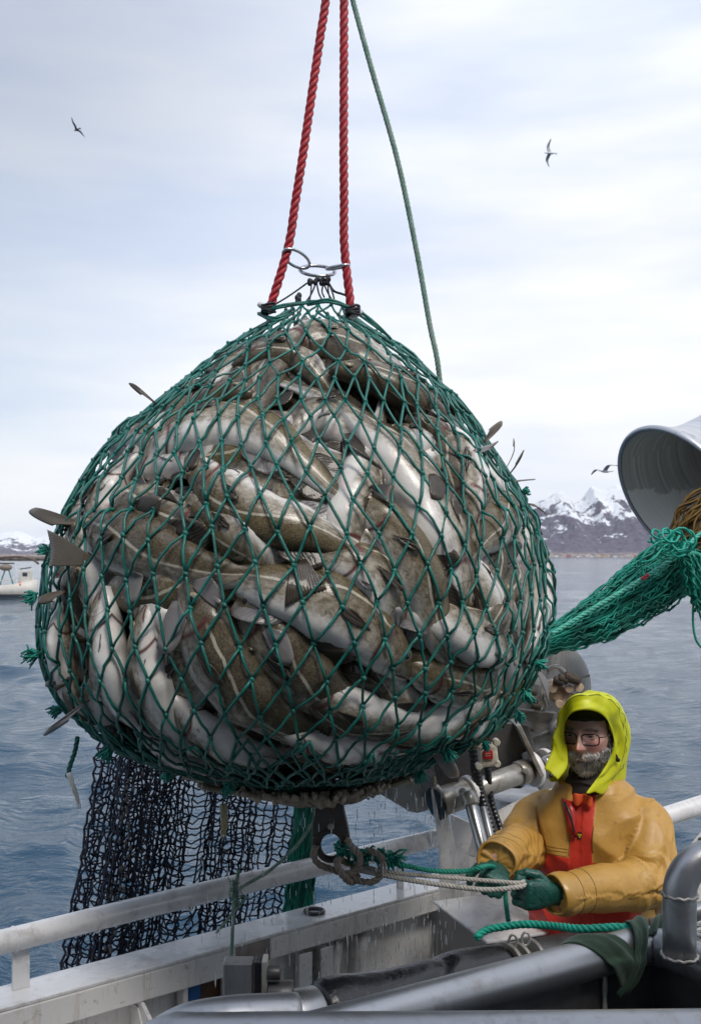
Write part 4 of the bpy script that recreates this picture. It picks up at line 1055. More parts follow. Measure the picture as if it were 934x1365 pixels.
# ------------------------------------------------------------------ hydraulic crane foot behind the man
def crane():
    root = thing('hydraulic_net_crane', 'grey hydraulic crane foot with big disc, shaft and chrome ram behind the man', 'crane', P(700,1300,4.3))
    def part(name, mb, m, bev=0):
        o = mb.build(name, m, root)
        if bev: mod_bevel(o, bev)
        return o
    Yd = 4.45
    # disc
    mb = MB(); c = P(724,914,Yd); ax = Vector((.18,-1,.12))
    mb.lathe([(0,.02),(.05,.022),(.16,.03),(.200,.035),(.212,.030),(.214,.0),(.208,-.02),(.10,-.05),(0,-.05)], c, ax, 56, caps=False); part('disc', mb, GREY)
    for a in (.25, 1.35, 2.5, 3.6, 4.7):
        u = Vector((math.cos(a), 0, math.sin(a))); mb = MB(); mb.box(c-Vector((0,.035,0))+u*.13, .15, .012, .010, X=u, Z=(0,-1,0), bev=.002); part('disc_rib', mb, GREY_L)
    mb = MB(); hb = P(748,972,Yd-.12); mb.lathe([(0,.03),(.02,.03),(.022,.02),(.045,.02),(.05,.0),(.05,-.03)], hb, ax, 28, caps=False); h_ = part('hub', mb, GREY_L)
    for k in range(9):
        a = k*.698; mb = MB(); q = hb+Vector((math.cos(a)*.034, -.022, math.sin(a)*.034)); mb.cyl(q, q+V(0,-.007,0), .0045, seg=8); o = mb.build('bolt', STEEL); o.parent = h_; o.matrix_parent_inverse = Matrix.Translation(-root.location)@Matrix.Identity(4) if False else Matrix()
    # side cheek plate
    mb = MB(); mb.poly([P(672,930,Yd-.05), P(700,905,Yd-.05), P(752,925,Yd-.05), P(772,960,Yd-.05), P(776,1040,Yd-.05), P(735,1075,Yd-.05), P(700,1030,Yd-.05), P(684,965,Yd-.05)], .03, (0,1,0)); part('cheek_plate', mb, GREY, .006)
    for (a, b) in (((702,985),(744,968)), ((688,945),(740,950)), ((705,1000),(725,1045))):
        mb = MB(); A, B = P(*a, Yd-.085), P(*b, Yd-.085); mb.box((A+B)/2, (B-A).length, .035, .008, X=B-A, Z=(0,0,1), bev=.002); part('stiffener', mb, GREY)
    # boom box, dark, with its light edge
    mb = MB(); mb.poly([P(560,1000,4.25), P(640,955,4.25), P(700,962,4.25), P(716,1024,4.25), P(690,1046,4.25), P(600,1040,4.25)], .16, (0,1,0)); part('boom', mb, STEEL_D, .006)
    mb = MB(); A, B = P(686,962,4.15), P(718,1030,4.15); mb.box((A+B)/2, (B-A).length, .16, .018, X=B-A, Z=(1,0,.4), bev=.003); part('boom_flange', mb, GREY_L)
    # pointed plate, lower left, wet
    mb = MB(); mb.poly([P(494,1050,4.05), P(510,1040,4.05), P(585,1005,4.05), P(612,1030,4.05), P(604,1068,4.05), P(575,1078,4.05), P(556,1083,4.05), P(545,1081,4.05)], .03, (0,1,0)); part('link_plate', mb, GREY, .006)
    mb = MB(); mb.poly([P(575,1010,3.97), P(592,1003,3.97), P(604,1018,3.97), P(618,1060,3.97), P(606,1072,3.97), P(590,1066,3.97)], .03, (0,1,0)); part('link_plate', mb, STEEL_D, .005)
    # shaft
    SA, SB = P(584,1070,3.92), P(728,1018,4.18); d = (SB-SA).normalized()
    def on(f): return SA.lerp(SB, f)
    mb = MB(); mb.cyl(on(0), on(.24), .058, seg=28, bev=.006); part('shaft_collar', mb, GREY_L)
    mb = MB(); mb.cyl(on(.22), on(.93), .044, seg=28); part('shaft', mb, GREY_L)
    mb = MB(); mb.cyl(on(.72), on(.80), .052, seg=28, bev=.005); part('shaft_collar', mb, GREY_L)
    for f, r, w_ in ((.275,.066,.022), (.86,.075,.024), (1.0,.066,.020)):
        mb = MB(); mb.cyl(on(f)-d*w_/2, on(f)+d*w_/2, r, seg=32, bev=.004); part('white_flange', mb, WHITE)
        mb = MB(); mb.cyl(on(f)+d*w_/2, on(f)+d*(w_/2+.02), r*.72, seg=28, bev=.004); part('flange_hub', mb, GREY_L)
    mb = MB(); mb.cyl(on(-.03), on(-.005), .066, seg=28, bev=.004); part('seal_ring', mb, RUBBER)
    for f, up in ((.20,.045),(.77,.035)):
        c = on(f)+V(0,-.045,up-.02); mb = MB(); mb.cyl(c, c+V(0,-.022,.006), .014, seg=6, bev=.002); part('bolt', mb, CHROME)
    c = on(.12)+V(0,-.057,-.02); mb = MB(); mb.cyl(c, c+V(0,-.004,0), .010, seg=12); part('grease_hole', mb, BLACKP)
    # chrome ram
    A, B = P(625,1064,3.86), P(652,1165,3.72); dd = (B-A).normalized()
    mb = MB(); mb.cyl(A+dd*.02, B, .024, seg=20, bev=.003); part('ram_cylinder', mb, CHROME)
    mb = MB(); mb.cyl(A+dd*.04+V(.045,.02,0), B+V(.04,.02,0), .015, seg=16); part('ram_rod', mb, STEEL)
    mb = MB(); mb.cyl(A-dd*.025, A+dd*.03, .034, seg=22, bev=.006); part('ram_eye', mb, GREY_L)
    # black ribbed hose
    q = spline([P(628,975,3.95), P(632,1010,3.95), P(638,1050,3.96), P(652,1095,3.92), P(668,1150,3.85)], 120); mb = MB()
    mb.tube(q, [.021+.0016*math.sin(i*1.6) for i in range(120)], 12); part('hydraulic_hose', mb, RUBBER)
    q = spline([P(648,990,4.0), P(650,1030,4.0), P(655,1070,4.0), P(672,1120,3.95)], 90); mb = MB(); mb.tube(q, [.014+.0012*math.sin(i*1.6) for i in range(90)], 10); part('hydraulic_hose', mb, RUBBER)
    # bent grey handle
    mb = MB(); mb.tube(spline([P(728,893,4.2), P(742,889,4.2), P(752,898,4.22), P(748,906,4.2), P(732,908,4.2), P(722,915,4.2), P(722,930,4.2), P(726,942,4.2), P(720,948,4.2), P(712,943,4.2)], 50), .011, 10); part('bent_handle', mb, GREY_L)
    # rust-stained beige valve block and fittings
    vb = mat('stained_beige_paint', (.48,.36,.26), .6, 0, .4, 18, 90, .5, .003, dirt=(.18,.09,.05), dirt_amt=.5, dirt_scale=14)
    mb = MB(); A, B = P(732,918,4.15), P(775,945,4.15)
    mb.box(A.lerp(B,.5), .17, .09, .075, X=B-A, bev=.012); v_ = part('valve_block', mb, vb)
    for x, y, r in ((735,917,.02),(757,918,.018),(770,916,.02),(744,938,.018),(760,945,.02)):
        mb = MB(); c = P(x, y, 4.10); mb.cyl(c, c+V(0,-.02,.0), r, seg=8, bev=.003); part('valve_cap', mb, vb)
    br = mat('brown_grime', (.055,.040,.028), .6, 0, .5, 30, 60, .9, .008)
    for x, y, r in ((750,905,.02),(758,903,.022),(766,906,.02),(744,908,.018),(710,932,.022),(714,940,.02),(708,922,.018)):
        mb = MB(); c = P(x, y, 4.08); mb.cyl(c+V(-.02,0,.006), c+V(.02,0,-.006), r, seg=9, bev=.005); part('hose_fitting', mb, br)
    mb = MB(); mb.cyl(P(724,1020,4.1), P(738,1012,4.14), .035, seg=24, bev=.004); part('pin', mb, CHROME)
    # base column down to the deck
    mb = MB(); mb.cyl(P(700,1060,4.45), V(P(700,1060,4.45).x, 4.45, DECK), .16, seg=28); part('column', mb, GREY)
crane()
def switch_box():
    root = thing('switch_box', 'small dirty white control box with red square button, hanging beside the crane hose', 'switch box', P(650,1006,3.75))
    wh = mat('dirty_white_casing', (.62,.60,.54), .55, 0, .25, 30, 80, .4, .003, dirt=(.30,.22,.15), dirt_amt=.45, dirt_scale=18)
    mb = MB(); mb.box(P(650,1006,3.75), .070, .05, .085, X=(1,0,.12), bev=.010); mb.build('casing', wh, root)
    for dx, dz in ((-.034,.038),(.034,.044),(-.032,-.046),(.036,-.036)):
        mb = MB(); c = P(650,1006,3.725)+V(dx,0,dz); mb.cyl(c, c+V(0,.04,0), .013, seg=14, bev=.003); mb.build('corner_lug', wh, root)
    mb = MB(); mb.box(P(650,1006,3.722), .036, .014, .034, X=(1,0,.12), bev=.004); b_ = mb.build('button', mat('red_button', (.50,.015,.02), .3, 0, .2, 30), root)
    mb = MB(); mb.box(P(650,1006,3.7135)+V(0,0,.004), .020, .002, .0035, X=(1,0,.12)); mb.box(P(650,1006,3.7135)+V(0,0,-.004), .020, .002, .0035, X=(1,0,.12)); o = mb.build('button_mark', mat('button_mark', (.6,.3,.28), .5, bstr=0)); o.parent = b_
    mb = MB(); mb.cyl(P(646,975,3.76), P(649,990,3.76), .018, seg=12, bev=.003); mb.build('cable_gland', mat('gland_brown', (.07,.045,.03), .6, 0, .4, 30), root)
    mb = MB(); mb.tube(spline([P(646,978,3.76), P(644,955,3.8), P(650,930,3.95), P(668,925,4.3)], 24), .007, 8); mb.build('cable', BLACKP, root)
switch_box()

# ------------------------------------------------------------------ hauling sheave (flared metal bell) upper right
def bell():
    root = thing('net_winch', 'large flared spun metal bell of the net winch, pale-banded inside, upper right', 'winch', P(890,670,4.6))
    c = P(903,665,4.6); ax = Vector((.80,.30,.52)).normalized()
    m, t, b = newmat('spun_aluminium')
    tcn = N('ShaderNodeTexCoord', t); geo = N('ShaderNodeNewGeometry', t)
    uv = N('ShaderNodeSeparateXYZ', t); t.links.new(tcn.outputs['UV'], uv.inputs[0])
    cb = N('ShaderNodeCombineXYZ', t); t.links.new(math_n(t, 'MULTIPLY', uv.outputs[0], 60), cb.inputs[0]); t.links.new(math_n(t, 'MULTIPLY', uv.outputs[1], 2), cb.inputs[1])
    n1 = noise_n(t, 1.0, 4, .6, vec=cb.outputs[0]); n2 = noise_n(t, 9, 6, .65)
    cc = ramp(t, n1.outputs[0], [(.3, (.45,.46,.48)), (.7, (.68,.69,.72))]).outputs[0]
    cc = mixc(t, math_n(t, 'MULTIPLY', ramp(t, n2.outputs[0], [(.55,(0,0,0)),(.62,(1,1,1))]).outputs[0], .4), cc, (.22,.21,.2))
    t.links.new(cc, b.inputs['Base Color']); b.inputs['Metallic'].default_value = .8; b.inputs['Roughness'].default_value = .40
    bump(t, b, n1.outputs[0], .35, .004)
    mb = MB(); mb.lathe([(0.3569,0.0017),(0.3646,-0.0052),(0.3732,-0.0034),(0.3784,0.0069),(0.3750,0.0189),(0.3612,0.0387),(0.3371,0.0731),(0.3096,0.1204),(0.2881,0.1720),(0.2735,0.2408),(0.2623,0.3268),(0.2554,0.4300),(0.2511,0.6450),(0.2494,0.9460),(0.2580,1.3760)], c, ax, 96, caps=False); mb.build('bell', m, root)
    # inside: fine turned grooves, ragged pale band across the lower middle, warmer tone beneath
    m2, t, b = newmat('bell_inside')
    tcn = N('ShaderNodeTexCoord', t); uv = N('ShaderNodeSeparateXYZ', t); t.links.new(tcn.outputs['UV'], uv.inputs[0])
    cb = N('ShaderNodeCombineXYZ', t); t.links.new(math_n(t, 'MULTIPLY', uv.outputs[0], 45), cb.inputs[0]); t.links.new(math_n(t, 'MULTIPLY', uv.outputs[1], 1.2), cb.inputs[1])
    n1 = noise_n(t, 1.0, 3, .6, vec=cb.outputs[0]); n2 = noise_n(t, 7, 8, .7); n3 = noise_n(t, 30, 5, .7)
    base = ramp(t, n1.outputs[0], [(.35,(.42,.40,.38)),(.58,(.58,.56,.54)),(.68,(.85,.83,.80))]).outputs[0]
    geo = N('ShaderNodeNewGeometry', t); sp = N('ShaderNodeSeparateXYZ', t); t.links.new(geo.outputs['Position'], sp.inputs[0])
    hgt = math_n(t, 'ADD', sp.outputs[2], math_n(t, 'MULTIPLY', n2.outputs[0], .22))
    hgt = math_n(t, 'ADD', hgt, math_n(t, 'MULTIPLY', n3.outputs[0], .07))
    zc = c.z
    pale_band = ramp(t, math_n(t, 'MULTIPLY', math_n(t, 'SUBTRACT', hgt, zc-.20), 2.0), [(.0,(0,0,0)),(.30,(.0,.0,.0)),(.33,(1,1,1)),(.80,(1,1,1)),(.83,(0,0,0))]).outputs[0]
    low = ramp(t, math_n(t, 'MULTIPLY', math_n(t, 'SUBTRACT', hgt, zc-.20), 2.0), [(.30,(1,1,1)),(.33,(0,0,0))]).outputs[0]
    cc = mixc(t, pale_band, base, (.82,.80,.77)); cc = mixc(t, low, cc, (.70,.60,.52))
    t.links.new(cc, b.inputs['Base Color']); b.inputs['Metallic'].default_value = 0; b.inputs['Roughness'].default_value = .5
    bump(t, b, n1.outputs[0], .5, .006)
    mb = MB(); mb.lathe([(0.3543,0.0052),(0.3440,0.0172),(0.3268,0.0516),(0.3010,0.1032),(0.2795,0.1634),(0.2632,0.2322),(0.2520,0.3182),(0.2451,0.4128),(0.2408,0.4300),(0.0000,0.4343)], c, ax, 96, caps=False); mb.build('bell_lining', m2, root)
    mb = MB(); mb.cyl(c+ax*.3, c+ax*.52, .07, seg=24, bev=.01); mb.build('spindle', STEEL_D, root)
    mb = MB(); q = c+ax*.9; mb.box(q+V(.25,.3,-.3), .5, .3, .9, bev=.02); mb.build('winch_housing', GREY, root)
    mb = MB(); mb.cyl(V(q.x+.4, q.y+.4, DECK), V(q.x+.4, q.y+.4, q.z), .14, seg=28); mb.build('winch_column', GREY, root)
bell()

def strand_bundle(mb, path, rad, n, r=.004, seg=4, seed=0, flat=1.0, wav=.35, sag=0, res=40):
    rnd = random.Random(seed); sp = spline(path, res); F = frames(sp, (0,0,1))
    for k in range(n):
        a0 = rnd.uniform(0, 6.28); rr = math.sqrt(rnd.random()); w1, w2 = rnd.uniform(1, 3), rnd.uniform(3, 7); p1, p2 = rnd.uniform(0, 6), rnd.uniform(0, 6); q = []
        for i, p in enumerate(sp):
            f = i/(res-1); R_ = rad(f) if callable(rad) else rad
            a = a0+wav*math.sin(f*w1*3+p1)+wav*.3*math.sin(f*w2*5+p2); x = rr*(1+.12*math.sin(f*w2*6+p1))
            q.append(p+F[i][1]*R_*x*math.sin(a)+F[i][2]*R_*x*math.cos(a)*flat-V(0,0,sag*math.sin(f*3.14)*max(0,-math.sin(a))))
        mb.tube(q, r, seg)
def bundles():
    G2 = mat('bundle_twine', (.005,.27,.205), .5, 0, .5, 14, 200, .6, .003, dirt=(.002,.12,.09), dirt_amt=.45, dirt_scale=12)
    root = thing('net_bundle', 'bunched green netting stretched from behind the catch up to the winch bell', 'net', P(830,800,4.25))
    path = [P(660,880,4.05), P(735,852,4.15), P(800,822,4.2), P(860,782,4.25), P(925,738,4.3), P(980,705,4.4)]
    rad = lambda f: float(np.interp(f, [0,.2,.35,.6,.8,.9,1], [.04,.045,.085,.125,.12,.09,.07]))
    mb = MB(); sp = spline(path, 30); F = frames(sp, (0,0,1)); rg = []
    for i, p in enumerate(sp):
        f = i/29; rr = rad(f)*.66; rg.append([p+(F[i][1]*math.sin(a)+F[i][2]*math.cos(a)*.8)*rr*(1+.08*noise.noise(Vector((a*2, i*.5, 0)))) for a in np.linspace(0, 6.28, 25)[:-1]])
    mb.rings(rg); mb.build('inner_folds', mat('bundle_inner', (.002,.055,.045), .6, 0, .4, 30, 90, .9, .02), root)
    mb = MB(); strand_bundle(mb, path, rad, 230, .0042, 4, 5, .8); mb.build('twines', G2, root)
    # zig-zag meshes on the surface
    mb = MB(); rnd = random.Random(8)
    for k in range(15):
        a0 = k/15*6.28+rnd.uniform(-.1,.1)
        for sgn in (1,):
            q = []
            for i in range(60):
                f = i/59; x = f*29; j = min(int(x), 28); p = sp[j].lerp(sp[j+1], x-j); a = a0+rnd.uniform(.02,.17)*(1 if (i//1) % 2 else -1)+.3*math.sin(f*4+k)*.3
                rr = rad(f)*(1.03+.04*math.sin(i*.9+k)); q.append(p+(F[j][1]*math.sin(a)+F[j][2]*math.cos(a)*.85)*rr-V(0,0,.015*max(0,-math.sin(a))*abs(math.sin(i*.5+k))))
            mb.tube(q, .0040, 4)
    mb.build('surface_meshes', G2, root)
    m_ = MB(); m_.rope([P(735,845,4.05), P(800,805,4.08), P(850,775,4.1), P(895,745,4.12), P(945,700,4.2)], .0105, pitch=.06); m_.build('selvedge_rope', mat('mint_rope', (.10,.48,.38), .6, 0, .3, 30, 300, .8, .003), root)
    m_ = MB(); m_.box(P(859,769,4.08), .035, .015, .016, X=(.8,0,.6), bev=.004); m_.build('red_marker', mat('red_tag', (.35,.03,.04), .6), root)
    # curly loose cords
    m_ = MB(); rnd = random.Random(31)
    for k in range(9):
        c = P(rnd.uniform(868,908), rnd.uniform(712,742), 4.05+rnd.uniform(-.05,.05)); q = []; a0 = rnd.uniform(0, 6); ra, rb = rnd.uniform(.025,.065), rnd.uniform(.02,.045)
        for i in range(40):
            t_ = i/39*rnd.choice((9, 9.5))*1.0; q.append(c+V(math.cos(t_+a0)*ra*(1-.3*i/39)+.0012*i, rnd.uniform(-.001,.001)+.03*math.sin(t_*.6), math.sin(t_+a0)*rb+.0004*i))
        m_.tube([q[0]]+spline(q[1:-1:2], 50)+[q[-1]], .0046, 6)
    m_.tube(spline([P(905,722,4.05), P(880,722,4.0), P(862,735,4.0), P(853,748,4.0), P(855,758,4.05), P(858,768,4.05)], 30), .0042, 6)
    m_.tube(spline([P(853,750,4.0), P(870,745,3.98), P(885,728,4.0), P(900,722,4.02)], 30), .0042, 6)
    m_.build('curly_cords', mat('bright_cord', (.006,.36,.27), .45, 0, .25, 40, 300, .5, .002), root)
    for pts in ([(925,745),(924,790),(923,830),(928,855),(940,868)], [(932,750),(929,800),(936,830),(945,842)], [(905,745),(925,738),(945,755),(950,790)]):
        m_ = MB(); m_.tube(spline([P(x, y, 4.1) for x, y in pts], 30), .005 if pts[0][0] != 905 else .012, 7); m_.build('hanging_cord', GREENR, root)
    m_ = MB(); strand_bundle(m_, [P(918,740,4.12), P(926,775,4.1), P(940,810,4.1)], .045, 50, .0042, 4, 3); m_.build('hanging_twines', G2, root)
    root = thing('yellow_net_bundle', 'bunched ochre brown netting below the bell at the right edge', 'net', P(930,700,4.4))
    YB = mat('ochre_twine', (.20,.115,.022), .7, 0, .45, 20, 200, .6, .003, dirt=(.09,.05,.015), dirt_amt=.6, dirt_scale=16)
    path = [P(885,752,4.3), P(915,728,4.28), P(950,690,4.28), P(1010,640,4.3), P(1080,610,4.4)]
    m_ = MB(); strand_bundle(m_, path, lambda f: .05+.08*min(1, f*4), 190, .0048, 4, 9, .8); m_.build('twines', YB, root)
    mb = MB(); mb.tube(spline(path, 20), [.035]+[.07]*19, 14); mb.build('inner_folds', mat('ochre_inner', (.06,.035,.012), .8), root)
bundles()

# ------------------------------------------------------------------ dark net hung over the side
def dark_net():
    rnd = random.Random(6)
    root = thing('hanging_dark_net', 'navy blue net hanging in folds outside the white rail, below the catch', 'net', P(240,1200,3.9))
    def layer(nu, nv, TL, TR, BL, BR, yoff, seed, r=.0040):
        mb = MB(); P_ = {}
        for j in range(nv+1):
            g = j/nv
            for i in range(nu+1):
                f = i/nu; ff = f+.018*math.sin(f*25+seed)+.01*math.sin(f*61+g*3+seed)
                A = TL.lerp(BL, g); B = TR.lerp(BR, g); p = A.lerp(B, ff)
                fold = .045*math.sin(f*21+seed+g*.6)+.02*math.sin(f*47+seed*2)
                p = p+V(0, yoff+fold*(.5+g*.5), 0)+V(rnd.gauss(0,.0035), rnd.gauss(0,.003), rnd.gauss(0,.004)-.012*math.sin(f*40+seed))
                P_[i, j] = p
        for i in range(nu+1):
            q = [P_[i, j]+V((.004 if j % 2 else -.004),0,0) for j in range(nv+1)]; mb.tube(q, r*(1.25 if i % 6 == 0 else 1), 4)
        for j in range(nv+1):
            for i in range(nu):
                a, b = P_[i, j], P_[i+1, j]; d = (b-a).length
                if rnd.random() < .05: continue
                mb.tube([a, a.lerp(b, .33)-V(0,0,d*rnd.uniform(-.05,.22)), a.lerp(b, .7)-V(0,0,d*rnd.uniform(-.05,.22)), b], r*.9, 4)
        return mb
    layer(32, 44, P(128,960,4.15), P(430,960,4.45), P(52,1400,3.55), P(372,1340,4.05), 0, 1).build('net_sheet', NAVY, root)
    layer(15, 36, P(150,975,4.2), P(262,975,4.3), P(85,1370,3.72), P(235,1350,3.92), -.06, 4).build('net_sheet', NAVY, root)
    layer(9, 38, P(172,975,4.15), P(228,980,4.2), P(110,1380,3.62), P(180,1370,3.72), -.10, 7).build('net_sheet', NAVY, root)
    layer(8, 30, P(290,985,4.3), P(350,985,4.4), P(262,1340,3.95), P(318,1340,3.99), -.05, 9).build('net_sheet', NAVY, root)
    mb = MB()
    for k in range(26):
        x = 135+k*11.5; mb.tube(spline([P(x, 965, 4.2), P(x*.5+150, 900, 4.25), P(430+rnd.uniform(-12,12), 800, 4.3)], 12), .005, 4)
    mb.build('gathered_top', NAVY, root)
    sv = mat('shackle_silver', (.5,.5,.5), .4, .6, .2, 30)
    mb = MB()
    for k in range(46):
        f = rnd.random(); x = 175+rnd.gauss(0,7)-f*22; y = 1030+f*240; c = P(x, y, 3.92-f*.35); mb.ell(c, .006, .006, .011, nu=6, nv=4)
    tag(mb.build('knotted_lead_line', mat('lead_line', (.10,.09,.085), .6, 0, .3, 40), root), kind='stuff')
    G3 = mat('green_strip_twine', (.004,.20,.13), .5, 0, .5, 14, 200, .6, .003)
    mb = MB(); strand_bundle(mb, [P(415,1030,3.78), P(408,1090,3.80), P(402,1150,3.82), P(396,1235,3.84), P(394,1330,3.86)], lambda f: .045+.02*f, 110, .0045, 4, 12, .5)
    mb.tube(spline([P(415,1030,3.80), P(408,1090,3.82), P(402,1150,3.84), P(396,1235,3.86), P(394,1330,3.88)], 20), .036, 12)
    o = mb.build('green_net_strip', G3); tag(o, 'narrow strip of bunched green net hanging behind the rail, right of the dark net', 'net')
dark_net()

# ------------------------------------------------------------------ hook, ropes to the hands
def hook():
    Yh = 3.18
    root = thing('codend_hook', 'heavy dark cast release hook hanging under the gathered bottom of the net', 'hook', P(441,1060,Yh))
    mb = MB(); out = [(421,1052),(456,1052),(459,1078),(464,1100),(467,1118),(458,1119),(450,1108),(441,1105),(431,1108),(424,1120),(416,1131),(415,1118),(416,1095),(419,1070)]
    mb.poly([P(x, y, Yh) for x, y in out], .035, (0,1,0)); o = mb.build('cheek_plate', CAST, root); mod_bevel(o, .006, 3)
    mb = MB(); c = P(441,1126,Yh)
    mb.tube([c+V(math.cos(a)*.043, 0, math.sin(a)*.047) for a in np.linspace(0, 6.28, 33)[:-1]], .012, 12, loop=True, up=(0,1,0)); mb.build('eye_ring', CAST, root)
    mb = MB(); mb.cyl(P(441,1102,Yh-.005), P(441,1102,Yh-.024), .011, seg=14, bev=.003); mb.build('pin', GREY_L, root)
    mb = MB(); mb.tube(spline([P(443,1066,Yh-.019), P(444,1075,Yh-.022), P(442,1085,Yh-.02)], 8), .0035, 6); mb.build('rust_stay', mat('rust', (.16,.06,.03), .8), root)
    mb = MB(); mb.tube(spline([P(417,1118,Yh-.02), P(430,1110,Yh-.02), P(441,1106,Yh-.02), P(452,1109,Yh-.02), P(465,1119,Yh-.02)], 16), .0028, 6); mb.build('cast_rim', CAST, root)
hook()
HANDL = P(652,1160,3.06); HANDR = P(706,1184,3.02)
def hand_ropes():
    # thick knotted rope loop
    m_ = MB(); Y = 3.15; r = .0115
    m_.rope([P(421,1128,Y), P(418,1140,Y-.02), P(425,1152,Y-.03), P(445,1160,Y-.03), P(462,1166,Y-.03), P(482,1175,Y-.04), P(500,1174,Y-.05), P(510,1160,Y-.06), P(508,1143,Y-.05), P(494,1135,Y-.03), P(478,1142,Y-.01), P(470,1158,Y+.01), P(478,1170,Y+.0)], r, pitch=.055)
    m_.rope([P(462,1118,Y), P(470,1130,Y-.02), P(480,1142,Y-.04), P(476,1158,Y-.05), P(462,1165,Y-.055), P(451,1158,Y-.05), P(452,1146,Y-.03), P(462,1150,Y-.0), P(480,1158,Y+.0)], r, pitch=.055)
    m_.rope([P(448,1145,Y-.05), P(452,1160,Y-.07), P(463,1174,Y-.06), P(472,1176,Y-.02)], r, pitch=.055)
    o = m_.build('knotted_rope', BEIGE); tag(o, 'thick beige rope knotted in a loop round the hook eye', 'rope')
    m_ = MB()
    m_.rope([P(472,1150,Y-.02), P(505,1160,Y-.03), P(550,1166,3.11), P(600,1170,3.08), P(650,1174,3.05), HANDR+V(-.035,.012,.012), HANDR+V(-.012,.035,.010)], .0075, pitch=.035)
    m_.rope([P(470,1158,Y-.03), P(508,1166,Y-.04), P(550,1174,3.10), P(600,1181,3.06), P(650,1186,3.02), HANDR+V(-.035,.004,.002), HANDR+V(-.010,.030,.002)], .0085, pitch=.035)
    o = m_.build('doubled_rope', BEIGE_P); tag(o, 'doubled pale rope pulled tight from the knot into the left glove', 'rope')
    m_ = MB()
    m_.rope([P(448,1132,Y), P(470,1138,Y-.01), P(500,1146,Y-.01), P(540,1154,3.12), P(580,1161,3.10), P(620,1161,3.08), P(642,1156,3.06), P(655,1155,3.13), P(668,1163,3.20), P(672,1182,3.20), P(674,1205,3.18), P(677,1228,3.16)], .0085, pitch=.035)
    o = m_.build('green_trip_rope', GREENR); tag(o, 'teal trip rope held in the right glove, its end hanging below the hands', 'rope')
    rnd = random.Random(77)
    # frayed green net wrapped on the trip rope
    m_ = MB()
    for k in range(170):
        f = rnd.random(); c = P(446, 1133, Y).lerp(P(530,1146,3.12), f); d = Vector((rnd.gauss(.7,.5), rnd.gauss(0,.5), rnd.gauss(0,.5))).normalized(); l = rnd.uniform(.015,.04)*(1.2 if f > .6 else .8)
        s = c+Vector((rnd.gauss(0,.01), rnd.gauss(0,.01), rnd.gauss(0,.010))); m_.tube([s, s+d*l*.5+V(0,0,.003), s+d*l-V(0,0,.006)], [.0042,.004,.0028], 4)
    o = m_.build('frayed_wrap', TWB); tag(o, 'ragged teal netting wrapped round the trip rope beside the knot', 'netting')
    # thin pale rope tied over the rail
    m_ = MB()
    m_.rope([P(418,1095,3.5), P(395,1128,3.45), P(360,1160,3.4), P(330,1178,3.33), P(318,1186,3.3)], .0065, pitch=.03)
    m_.rope([P(318,1160,3.30), P(312,1200,3.28), P(310,1240,3.26), P(309,1270,3.25), P(308,1292,3.2)], .0065, pitch=.03)
    m_.rope([P(330,1195,3.42), P(312,1215,3.38), P(296,1235,3.36), P(288,1244,3.36)], .005, pitch=.03)
    for k in range(60):
        c = P(314+rnd.gauss(0,3), 1185+rnd.uniform(-10,25), 3.28); d = Vector((rnd.gauss(0,.5), rnd.gauss(0,.3), rnd.gauss(0,1))).normalized(); m_.tube([c, c+d*.012, c+d*.022], [.0025,.002,.001], 4)
    o = m_.build('rail_lashing', PALEG); tag(o, 'thin pale green rope knotted over the white handrail left of the hook', 'rope')
hand_ropes()

